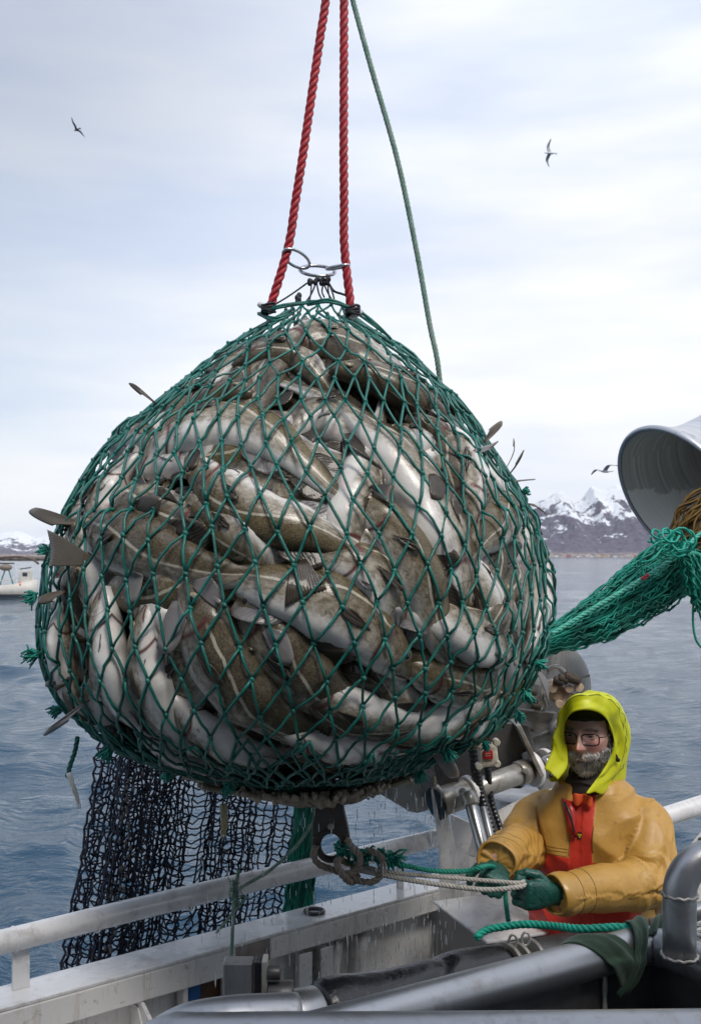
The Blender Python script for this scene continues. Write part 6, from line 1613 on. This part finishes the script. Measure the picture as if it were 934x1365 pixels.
        if not (mous or bd): continue
        if mous: d = (Sh*math.copysign(.75, lx+rnd.gauss(0,.004))-Uh*.65+Fh*.35); l = rnd.uniform(.012,.020); mi = 1 if rnd.random() < .75 else 0
        else:
            d = (-Uh*.9+Fh*.40+Sh*lx*6*(1 if lz > -.08 else -.3)); l = rnd.uniform(.011,.019)*(1 if lz > -.09 else 1.35)
            wv = .66-abs(lx)*6+(.25 if lz < -.085 else 0); mi = 1 if rnd.random() < wv else (0 if rnd.random() < .75 else 2)
        d = (d+Vector((rnd.gauss(0,.22), rnd.gauss(0,.22), rnd.gauss(0,.18)))).normalized(); o0 = h[0]-h[1]*.001; nn = h[1]
        beard.tube([o0, o0+d*l*.5+nn*.0045, o0+d*l+nn*.003+Vector((rnd.gauss(0,.002), rnd.gauss(0,.002), rnd.gauss(0,.002)))], [.0012,.0011,.0004], 3, mi=mi); n += 1
    child(beard, 'beard', [hairg, hairw, haird])
    # hair at the temples, dark
    for s in (1, -1):
        tm = MB()
        for k in range(260):
            z = rnd.uniform(-.05,.06); h = bv.ray_cast(H(s*.2, rnd.uniform(-.02,.035), z), -Sh*s)
            if h[0] is None: continue
            d = (-Uh+Fh*.1+Vector((rnd.gauss(0,.2), rnd.gauss(0,.2), 0))).normalized(); tm.tube([h[0], h[0]+d*.012+h[1]*.004, h[0]+d*.024+h[1]*.002], [.0012,.001,.0004], 3)
        child(tm, 'hair', haird)
    mb = MB(); frm = mat('glasses_frame', (.012,.012,.014), .25, 0, 0, bstr=0)
    gp = lambda x, z: H(x, .1045-1.3*x*x*2.2+.0, z)
    for s in (1, -1):
        q = []
        for k in range(40):
            a = 2*math.pi*k/40; cx, sx = math.cos(a), math.sin(a); q.append(gp(s*.0335+.0255*math.copysign(abs(cx)**.5, cx), .008+.0175*math.copysign(abs(sx)**.55, sx)))
        mb.tube(q, .0023, 8, loop=True)
        mb.tube([gp(s*.059,.016), H(s*.074,.088,.016), H(s*.080,.04,.012), H(s*.080,-.02,.004)], .0016, 6)
    mb.tube([gp(-.009,.010), gp(0,.0135), gp(.009,.010)], .0018, 6)
    gl = child(mb, 'glasses', frm)
    gm, gt, gb = newmat('spectacle_lens'); gb.inputs['Base Color'].default_value = (.95,.97,1,1); gb.inputs['Roughness'].default_value = .02; gb.inputs['Transmission Weight'].default_value = 1; gb.inputs['IOR'].default_value = 1.08; gb.inputs['Specular IOR Level'].default_value = .5
    for s in (1, -1):
        q = []
        for k in range(32):
            a = 2*math.pi*k/32; cx, sx = math.cos(a), math.sin(a); q.append(H(s*.0335+.0245*math.copysign(abs(cx)**.5, cx), .1045-1.3*.0335**2*2.2, .008+.0165*math.copysign(abs(sx)**.55, sx)))
        mb = MB(); mb.poly(q, .0012, Fh); child(mb, 'lens', gm, gl)
    # cap
    mb = MB(); rg = []
    for i in range(15):
        th = i/14*1.28; row = []
        for k in range(48):
            ph = 2*math.pi*k/48; row.append(H(.086*math.sin(th)*math.cos(ph), -.004+.105*math.sin(th)*math.sin(ph)+(.020*max(0, math.sin(ph))**3*(th/1.36)**6), .022+.096*math.cos(th)-.0*math.sin(ph)+.020*(math.sin(ph))*(th/1.36)**2+.001*math.sin(k*1.7)))
        rg.append(row)
    mb.rings(rg[::-1], caps=True); o = child(mb, 'cap', mat('black_knit', (.012,.012,.014), .8, 0, .3, 60, 300, .6, .002)); 
    # neck warmer
    mb = MB(); rg = []
    for i in range(14):
        f = i/13; c = H(0,-.015,-.122).lerp(TC(1052)+Fb*.045, f); row = []
        for k in range(48):
            a = 2*math.pi*k/48; r_ = (.064+.014*math.sin(f*3.1)+.012*f)*(1+.05*math.sin(f*14+math.sin(a)*2)); row.append(c+Sb*math.cos(a)*r_+Fb*math.sin(a)*r_*1.05+V(0,0,.008*math.sin(a*3+f*5)))
        rg.append(row)
    mb.rings(rg, caps=False); o = child(mb, 'neck_warmer', mat('dark_fleece', (.030,.024,.024), .9, 0, .3, 40, 200, .6, .003)); o.modifiers.new('s','SOLIDIFY').thickness = .006
    mb = MB()
    mb.add([tuple(TC(1051)+Fb*(.140+.012*math.sin(i*1.9))+Sb*(-.030+.062*i/5)+V(0,0,.008*(1-j)-.010*j*(1+.5*math.sin(i*1.7))+.004*math.sin(i*2.3+j)+.004)) for j in range(3) for i in range(6)], [(j*6+i, j*6+i+1, (j+1)*6+i+1, (j+1)*6+i) for j in range(2) for i in range(5)])
    o = child(mb, 'orange_scarf', mat('orange_cloth', (.75,.10,.02), .7, 0, .2, 30)); o.modifiers.new('s','SOLIDIFY').thickness = .008; o.modifiers.new('ss','SUBSURF').levels = 1
    # ---------- jacket
    jk = MB()
    loft(jk, [(TC(1345),.235,.18),(TC(1300),.232,.178),(TC(1235),.228,.176),(TC(1185),.214,.168),(TC(1130),.214,.168),(TC(1095),.214,.158),(TC(1076),.190,.142),(TC(1060),.148,.124),(TC(1044)+Fb*.0,.115,.110),(TC(1037)+Fb*.01,.100,.104)], Sb, Fb, 56)
    LA = spline([SL+V(-.06,0.03,.025), SL+V(.012,-.005,-.01), SL.lerp(EL,.5)+V(.022,.0,0), EL+V(.012,0,.0), EL.lerp(WL,.3)+V(0,-.01,-.008), EL.lerp(WL,.7), WL], 40)
    LR = [float(np.interp(i/39, [0,.12,.3,.45,.55,.8,1], [.060,.084,.085,.085,.080,.072,.062])) for i in range(40)]
    RA = spline([SR+V(.06,0,.02), SR+V(-.012,0,-.01), SR.lerp(ER,.6)+V(-.015,0,0), ER+V(-.003,0,-.004), ER.lerp(WR,.5), WR+V(0,.0,.004)], 40)
    RR = [float(np.interp(i/39, [0,.2,.45,.6,.8,1], [.058,.080,.082,.082,.078,.066])) for i in range(40)]
    jk.tube(LA, LR, 32); jk.tube(RA, RR, 32)
    jo = child(jk, 'jacket', JACK); jo.parent = body
    bake(jo, [('REMESH', dict(mode='VOXEL', voxel_size=.0055)), ('SMOOTH', dict(iterations=9, factor=.6))])
    me = jo.data
    if not len(me.materials): me.materials.append(JACK)
    nvt = len(me.vertices); co = np.zeros(nvt*3, np.float32); me.vertices.foreach_get('co', co); co = co.reshape(-1,3)
    nm = np.zeros(nvt*3, np.float32); me.vertices.foreach_get('normal', nm) if hasattr(me.vertices[0], 'normal') else None; nm = nm.reshape(-1,3)
    def armd(path, rad):
        Pp = np.array([tuple(p) for p in path], np.float32); Rr = np.array(rad, np.float32)
        A_ = Pp[:-1]; B_ = Pp[1:]-A_; L2 = (B_**2).sum(1); rel_ = co[:,None,:]-A_[None]; tt = np.clip((rel_*B_[None]).sum(2)/L2[None], 0, 1)
        rr_ = Rr[:-1][None]*(1-tt)+Rr[1:][None]*tt; d = np.linalg.norm(rel_-B_[None]*tt[:,:,None], axis=2)/rr_; k = d.argmin(1); ar = np.arange(len(k))
        return d.min(1), (k+tt[ar,k])/(len(path)-1), k
    dL, tL, kL = armd(LA, LR); dR, tR, kR = armd(RA, RR)
    c0 = np.array(tuple(TC(1150)), np.float32); rel = co-c0; bx = rel@np.array(Sb, np.float32); bf = rel@np.array(Fb, np.float32); bz = rel[:,2]
    arm = np.minimum(np.where(tL > .12, dL, 9), np.where(tR > .15, dR, 9))
    disp = np.zeros(nvt, np.float32)
    for i in range(nvt):
        p = Vector(co[i]); on_l = dL[i] < 1.12 and tL[i] > .12; on_r = dR[i] < 1.12 and tR[i] > .15
        if on_l or on_r:
            t_ = tL[i] if on_l else tR[i]; path = LA if on_l else RA; kk = kL[i] if on_l else kR[i]; el = .45 if on_l else .6
            r_ = p-path[kk]; T_ = (path[min(kk+1, len(path)-1)]-path[max(kk-1, 0)]).normalized(); r_ = r_-T_*r_.dot(T_); a = math.atan2(r_.z, r_.x+r_.y*.5)
            near = math.exp(-((t_-el)/.16)**2)
            v1 = 1-abs(noise.noise(Vector((t_*7.5+math.sin(a)*1.3+.8*noise.noise(p*9), math.cos(a)*1.1, 3.1)))*2.2); v2 = 1-abs(noise.noise(Vector((t_*4, math.cos(a)*1.8, math.sin(a)*1.8+7)))*2)
            inner = .6+.6*max(0, math.cos(a-(.9 if on_l else 2.2)))
            d = .013*near*(v1-.5)*inner+.009*(v2-.5)+.001*(v1-.5)
            if t_ > .93: d += .002
        else:
            x, z, f_ = bx[i], bz[i], bf[i]; xx = x+.45*z*(1 if x < 0 else -1)
            v1 = 1-abs(noise.noise(Vector((xx*9, z*2.2, f_*4)))*2.1); v2 = 1-abs(noise.noise(Vector((x*5+z*6, z*5-x*4, 9)))*2.0)
            low = max(0, min(1, (.05-z)/.1))
            d = .015*(v1-.5)+.011*(v2-.5)+.004*low*math.sin(z*60+x*5)
            if abs(x) < .037 and f_ > 0: d = d*.35+.0035
        disp[i] = d
    if np.abs(nm).sum() == 0:
        for i, v in enumerate(me.vertices): nm[i] = tuple(v.normal)
    co2 = co+nm*disp[:,None]
    me.vertices.foreach_set('co', co2.ravel())
    a_ = me.attributes.new('bp', 'FLOAT_VECTOR', 'POINT'); a_.data.foreach_set('vector', np.stack([bx, bz, bf], -1).astype(np.float32).ravel())
    a_ = me.attributes.new('arm', 'FLOAT', 'POINT'); a_.data.foreach_set('value', arm.astype(np.float32))
    me.update()
    jb = BVHTree.FromPolygons([tuple(v) for v in co2], [tuple(p.vertices) for p in me.polygons])
    # placket edge, snaps, emblem, seams
    red = mat('red_snap', (.40,.02,.02), .35, bstr=0); snap = mat('snap_metal', (.45,.12,.10), .3, .6, bstr=0)
    def onj(x, z, off=0):
        o_ = c0_v+Sb*x+V(0,0,z)+Fb*.5; h = jb.ray_cast(o_, -Fb); return (h[0]+Fb*off) if h[0] is not None else c0_v+Sb*x+Fb*.17+V(0,0,z)
    c0_v = Vector(tuple(float(x) for x in c0))
    for z in (.045,-.02,-.075,-.13,-.19):
        mb = MB(); c = onj(.004, z); mb.lathe([(0,.003),(.0035,.003),(.0055,.0015),(.006,-.003)], c, Fb, 14, caps=False); child(mb, 'snap_button', snap, jo)
    for x in (-.040,.040):
        q = [onj(x, z, .001) for z in np.linspace(.17,-.22,60)]; k_ = 1
        while k_ < 59 and (q[k_]-q[k_-1]).length < .016 and (q[k_]-c0_v).dot(Fb) < .195: k_ += 1
        mb = MB(); mb.tube(q[:k_], .0014, 5); child(mb, 'placket_edge', STITCH, jo)
    mb = MB()
    for dz in (.004, .016, .026):
        for xs in (np.linspace(-.17,-.045,32), np.linspace(.045,.17,32)):
            q = [onj(x, (.058 if x < 0 else .054-.12*x)+dz, .0006) for x in xs]; q = [h_ for h_ in q if (h_-c0_v).dot(Fb) < .175 and (h_-c0_v).dot(Fb) > .06]
            if len(q) > 4 and max((q[k+1]-q[k]).length for k in range(len(q)-1)) < .03: mb.tube(q, .0010, 5)
    child(mb, 'panel_seam', STITCH, jo)
    # emblem: black lozenge with yellow mark
    e = onj(-.004,.135,.002); mb = MB(); mb.poly([e+Sb*x+UP*z for x, z in ((-.010,0),(-.006,.012),(.006,.012),(.010,0),(.006,-.012),(-.006,-.012))], .003, Fb); em = child(mb, 'emblem', BLACKP, jo)
    ye = mat('emblem_yellow', (.75,.50,.03), .5, bstr=0)
    mb = MB(); mb.box(e+Fb*.0022+UP*.004, .013, .001, .0042, X=Sb); mb.box(e+Fb*.0022-UP*.002, .0045, .001, .010, X=Sb); mb.box(e+Fb*.0022+UP*.0045-Sb*.0055-UP*.003, .003, .001, .004, X=Sb); mb.box(e+Fb*.0022+UP*.0045+Sb*.0055-UP*.003, .003, .001, .004, X=Sb); o = child(mb, 'emblem_mark', ye, jo)
    # cuffs: an open rim at each sleeve end, with a cord seam
    for path, r_, u_ in ((LA, .060, 1), (RA, .063, 1)):
        W = path[-1]; T = (path[-1]-path[-4]).normalized(); u = T.orthogonal().normalized(); v = T.cross(u); rg = []
        for s_, rr in ((-.05,r_+.004),(-.03,r_+.006),(-.008,r_+.006),(.012,r_+.003),(.016,r_-.001),(.008,r_-.006),(-.02,r_-.012)):
            rg.append([W+T*s_+(u*math.cos(a)+v*math.sin(a))*rr*(1+.05*math.sin(a*3+s_*30)) for a in np.linspace(0, 2*math.pi, 41)[:-1]])
        mb = MB(); mb.rings(rg, caps=False); child(mb, 'cuff', CUFF, jo)
        for back in (-.055,-.10):
            mb = MB(); rr = r_+.010+abs(back)*.06
            mb.tube([h_ for h_ in [ (lambda hh, q: hh[0] if hh[0] is not None and abs(hh[3]-(.11-rr)) < .02 else q)(jb.ray_cast(W+T*back+(u*math.cos(a)+v*math.sin(a))*.11, -(u*math.cos(a)+v*math.sin(a))), W+T*back+(u*math.cos(a)+v*math.sin(a))*rr) for a in np.linspace(0, 2*math.pi, 41)[:-1]]], .0014, 5, loop=True, up=T); child(mb, 'cuff_seam', STITCH, jo)
    # red lapel turned out at the neck
    mb = MB(); q = [(-.062,.30),(-.055,.26),(-.048,.22),(-.040,.17)]
    rg = []
    for k, (x, z) in enumerate([( -.075,.245),(-.062,.215),(-.052,.18),(-.042,.14)]):
        p0 = onj(x, z, .004); p1 = onj(x+.045-.006*k, z-.006, .010); rg.append([p0, p0.lerp(p1,.5)+Fb*.006, p1])
    mb.rings(rg, closed=False, caps=False); o = child(mb, 'lapel', mat('lapel_red', (.45,.02,.015), .4, 0, .2, 20), jo); o.modifiers.new('s','SOLIDIFY').thickness = .004
    mb = MB(); mb.tube(spline([onj(-.062,.235,.010), onj(-.040,.205,.012), onj(-.024,.16,.012), onj(-.018,.13,.008)], 16), .0045, 7); child(mb, 'zip', BLACKP, jo)
    # ---------- hood
    rim = [(742,1040,3.30),(756,1020,3.33),(752,992,3.35),(752,966,3.33),(762,949,3.25),(786,946,3.235),(806,956,3.27),(817,982,3.34),(814,1006,3.36),(802,1028,3.34),(780,1058,3.29)]
    c1 = [(723,1026,3.31),(732,1000,3.33),(739,972,3.33),(747,945,3.30),(763,926,3.26),(793,923,3.26),(820,934,3.31),(834,968,3.38),(834,1000,3.41),(824,1030,3.40),(803,1057,3.35)]
    c2 = [(732,1042,3.45),(738,1002,3.47),(745,968,3.47),(755,945,3.47),(774,925,3.47),(802,922,3.48),(825,940,3.50),(838,975,3.52),(838,1005,3.52),(832,1037,3.50),(818,1052,3.44)]
    c3 = [(765,1048,3.56),(768,1000,3.63),(775,970,3.65),(785,955,3.65),(795,948,3.65),(805,948,3.64),(815,955,3.64),(826,980,3.63),(826,1005,3.63),(816,1040,3.6),(803,1052,3.55)]
    rimI = [(740,1038,3.33),(753,1020,3.36),(749,992,3.38),(750,966,3.36),(762,948,3.28),(787,945,3.265),(808,955,3.30),(820,982,3.37),(817,1006,3.39),(805,1028,3.37),(783,1058,3.32)]
    cv = [[P(*p) for p in c] for c in (rimI, rim, c1, c2, c3)]; cv = [spline(c, 44) for c in cv]; rg = []
    for i in range(44):
        col = []
        for q in range(4):
            m_ = (2, 8, 8, 8)[q]
            for z_ in range(m_): col.append(cv[q][i].lerp(cv[q+1][i], z_/m_))
        for j, p in enumerate(col):
            if j > 2:
                f = i/43; ff = j/25
                cN = (p-Hc).normalized(); col[j] = p+cN*(.012*(1-abs(noise.noise(Vector((f*6, ff*2.5, 1.5)))*2.4))**2+.010*(1-abs(noise.noise(Vector((f*15+ff*6, ff*5, 4.5)))*2.4))-.012)
        rg.append(col)
    mb = MB(); mb.rings(rg, closed=False, caps=False); ho = child(mb, 'hood', HOOD); so = ho.modifiers.new('s','SOLIDIFY'); so.thickness = .0035; ss = ho.modifiers.new('ss','SUBSURF'); ss.levels = ss.render_levels = 1
    mb = MB()
    mb.tube([rg[i][9]+(rg[i][9]-Hc).normalized()*.004 for i in range(3, 41)], .0013, 5); mb.tube([rg[i][11]+(rg[i][11]-Hc).normalized()*.004 for i in range(3, 41)], .0011, 5); child(mb, 'hood_seam', mat('hood_stitch', (.22,.27,.02), .7, bstr=0), ho)
    for (x, y, Y) in ((734,1034,3.285),(823,1013,3.375)):
        mb = MB(); c = P(x, y, Y); mb.lathe([(0,.006),(.006,.005),(.008,0),(.006,-.004)], c, V(0,-1,.1), 14, caps=False); child(mb, 'toggle', BLACKP, ho)
    mb = MB(); mb.tube(spline([P(823,1013,3.37), P(821,1007,3.37), P(817,1003,3.37)], 8), .003, 6); child(mb, 'toggle_cord', BLACKP, ho)
    # ---------- trousers and boots
    mb = MB(); loft(mb, [(hip+V(0,0,-.06),.175,.135),(hip+V(0,0,.06),.185,.145),(hip+V(0,0,.16),.18,.14)], Sb, Fb)
    for h_, kn, ft in FT: mb.tube(spline([h_, h_.lerp(kn,.5), kn, kn.lerp(ft,.5), ft+V(0,0,.12)], 20), [.112-.0022*i+.003*math.sin(i*2) for i in range(20)], 24)
    o = child(mb, 'trousers', mat('red_oilskin', (.40,.045,.02), .35, 0, .25, 8, 50, .4, .006, dirt=(.22,.05,.03)))
    for h_, kn, ft in FT:
        mb = MB(); mb.tube([ft+V(0,0,.22), ft+V(0,0,.05), ft-V(0,0,.04)], [.075,.066,.062], 22); mb.ell(ft+Fb*.07-V(0,0,.035), .056,.150,.052, X=Sb, Z=UP); child(mb, 'boot', RUBBER)
    # ---------- gloves
    def glove(W, f, a, n_, curl, thumb, name='glove'):
        f = Vector(f).normalized(); a = Vector(a); a = (a-f*a.dot(f)).normalized(); n_ = Vector(n_); nn = f.cross(a); nn = nn if nn.dot(n_) > 0 else -nn
        g = MB(); rg = []
        for s_, ha, hn in ((-.075,.040,.040),(-.03,.036,.034),(-.005,.033,.027),(.02,.040,.024),(.05,.047,.023),(.08,.049,.021),(.100,.045,.017),(.106,.036,.010)):
            rg.append([W+f*s_+a*ha*math.copysign(abs(math.cos(t_))**.8, math.cos(t_))+nn*hn*math.copysign(abs(math.sin(t_))**.8, math.sin(t_)) for t_ in np.linspace(0, 2*math.pi, 25)[:-1]])
        g.rings(rg)
        for q, (ao, ls) in enumerate(((.034,.93),(.0115,1.0),(-.0115,.95),(-.033,.78))):
            p = W+f*.090+a*ao; pts = [p-f*.03, p]; ang = 0
            for sg, (L_, cu) in enumerate(zip((.046,.030,.026), curl[q] if hasattr(curl[0], '__len__') else curl)):
                ang += R(cu); d = f*math.cos(ang)+nn*math.sin(ang)+a*(-ao*.6); p = p+d.normalized()*L_*ls; pts.append(p)
            g.tube(pts, [.0125,.0135,.0125,.0115,.0085], 14); g.ell(pts[-1], .0095,.0095,.0095, nu=10, nv=8)
            for k_ in (1,2,3): g.ell(pts[k_], .0138,.0138,.0138, nu=10, nv=8)
        p = W+f*.022+a*.028+nn*.006; pts = [p-a*.01]; 
        pts.append(p)
        for (ff, aa, n2), L_ in zip(thumb, (.045,.034,.026)):
            d = (f*ff+a*aa+nn*n2).normalized(); p = p+d*L_; pts.append(p)
        g.tube(pts, [.018,.019,.0165,.0145,.0105], 14); g.ell(pts[-1], .0115,.0115,.0115, nu=10, nv=8)
        for k_ in (2,3): g.ell(pts[k_], .0155,.0155,.0155, nu=10, nv=8)
        o = child(g, name, GLOVE); bake(o, [('REMESH', dict(mode='VOXEL', voxel_size=.0030)), ('SMOOTH', dict(iterations=4, factor=.5))])
        if not len(o.data.materials): o.data.materials.append(GLOVE)
        return o
    # his left hand: back to the camera, ropes run in between thumb and fingers
    f1 = (P(690,1196,3.04)-WL)
    glove(P(736,1192,3.095), f1, V(.05,-.15,1), V(-.1,.95,.1), ((60,80,55),(58,80,55),(55,80,55),(52,78,52)), ((.75,.62,.35),(.95,.05,.45),(.9,-.35,.5)))
    # his right hand: knuckles to the camera, fist round the teal rope
    glove(P(668,1151,3.20), V(-.42,-.86,-.30), V(-.62,.28,.30), V(.1,-.25,-.95), ((70,85,60),(72,85,60),(72,85,60),(70,85,60)), ((.55,.75,.35),(.45,.35,.8),(.35,-.35,.9)))
EYEW = mat('eye_white', (.55,.50,.47), .2, bstr=0); EYEI = mat('iris_blue', (.03,.04,.05), .1, bstr=0)
STITCH = mat('stitching', (.20,.12,.035), .7, bstr=0)
HOOD = mat('yellow_hood_fabric', (.78,.82,.012), .48, 0, .10, 9, 60, .25, .003, dirt=(.60,.64,.03), dirt_amt=.3, dirt_scale=8, dirt2=(.68,.72,.04), coat=.1)
CUFF = mat('ochre_cuff', (.48,.27,.055), .38, 0, .2, 14, 70, .3, .002, coat=.2)
GLOVE = mat('green_rubber_glove', (.008,.085,.065), .42, 0, .35, 26, 75, .7, .006, dirt=(.03,.16,.13), dirt_amt=.5, dirt_scale=16, coat=.15)
def jacket_mat():
    m, t, b = newmat('oilskin')
    at = N('ShaderNodeAttribute', t); at.attribute_name = 'bp'; sp = N('ShaderNodeSeparateXYZ', t); t.links.new(at.outputs['Vector'], sp.inputs[0])
    ar = N('ShaderNodeAttribute', t); ar.attribute_name = 'arm'
    n1 = noise_n(t, 6, 6, .62); n2 = noise_n(t, 24, 6, .68, dist=.8); n3 = noise_n(t, 90, 4, .6)
    och = ramp(t, n1.outputs[0], [(.32,(.44,.235,.045)),(.66,(.56,.325,.075))]).outputs[0]
    och = mixc(t, math_n(t, 'MULTIPLY', ramp(t, n2.outputs[0], [(.56,(0,0,0)),(.68,(1,1,1))]).outputs[0], .5), och, (.33,.18,.05))
    och = mixc(t, math_n(t, 'MULTIPLY', ramp(t, n3.outputs[0], [(.66,(0,0,0)),(.70,(1,1,1))]).outputs[0], .35), och, (.10,.06,.03))
    rd = ramp(t, n1.outputs[0], [(.3,(.52,.030,.016)),(.7,(.66,.048,.026))]).outputs[0]
    rd = mixc(t, math_n(t, 'MULTIPLY', ramp(t, n2.outputs[0], [(.6,(0,0,0)),(.7,(1,1,1))]).outputs[0], .35), rd, (.30,.06,.05))
    bx, bz, bf = sp.outputs
    plk = math_n(t, 'MULTIPLY', math_n(t, 'LESS_THAN', math_n(t, 'ABSOLUTE', bx), .038), math_n(t, 'LESS_THAN', bz, .272))
    # panel border: left of the placket at z=.03 ; right of it falls away
    right = math_n(t, 'GREATER_THAN', bx, 0)
    zb = math_n(t, 'SUBTRACT', .058, math_n(t, 'MULTIPLY', right, math_n(t, 'ADD', .004, math_n(t, 'MULTIPLY', bx, .12))))
    low = math_n(t, 'LESS_THAN', bz, zb)
    low = math_n(t, 'MULTIPLY', low, math_n(t, 'LESS_THAN', bx, .190))
    red = math_n(t, 'MAXIMUM', plk, low)
    red = math_n(t, 'MULTIPLY', red, math_n(t, 'GREATER_THAN', bf, .0)); red = math_n(t, 'MULTIPLY', red, math_n(t, 'GREATER_THAN', ar.outputs['Fac'], 1.13))
    t.links.new(mixc(t, red, och, rd), b.inputs['Base Color'])
    rg = N('ShaderNodeMapRange', t); t.links.new(n2.outputs[0], rg.inputs[0]); rg.inputs[3].default_value = .38; rg.inputs[4].default_value = .60; t.links.new(rg.outputs[0], b.inputs['Roughness'])
    b.inputs['Coat Weight'].default_value = .06; b.inputs['Coat Roughness'].default_value = .2
    nb = bump(t, b, n2.outputs[0], .35, .006); bump(t, b, n3.outputs[0], .15, .002, nb); return m
JACK = jacket_mat()
def thin_cloth(m, col, f):
    t = m.node_tree; b = t.nodes['Principled BSDF']; o = t.nodes['Material Output']; tr = N('ShaderNodeBsdfTranslucent', t); tr.inputs[0].default_value = (*col, 1)
    mx_ = N('ShaderNodeMixShader', t); mx_.inputs[0].default_value = f; t.links.new(b.outputs[0], mx_.inputs[1]); t.links.new(tr.outputs[0], mx_.inputs[2]); t.links.new(mx_.outputs[0], o.inputs[0])
thin_cloth(HOOD, (.85,.88,.10), .25)
man()
# haze: the air between here and the far shore
def build_haze():
    mb = MB(); mb.box((0, 0, 395), 19000, 19000, 800)
    m = bpy.data.materials.new('haze_air'); m.use_nodes = True; t = m.node_tree; t.nodes.clear()
    o = N('ShaderNodeOutputMaterial', t); v = N('ShaderNodeVolumePrincipled', t)
    v.inputs['Color'].default_value = (.90, .94, 1, 1); v.inputs['Density'].default_value = 0.000026
    t.links.new(v.outputs[0], o.inputs['Volume'])
    h = mb.build('haze', m); tag(h, kind='stuff')
build_haze()
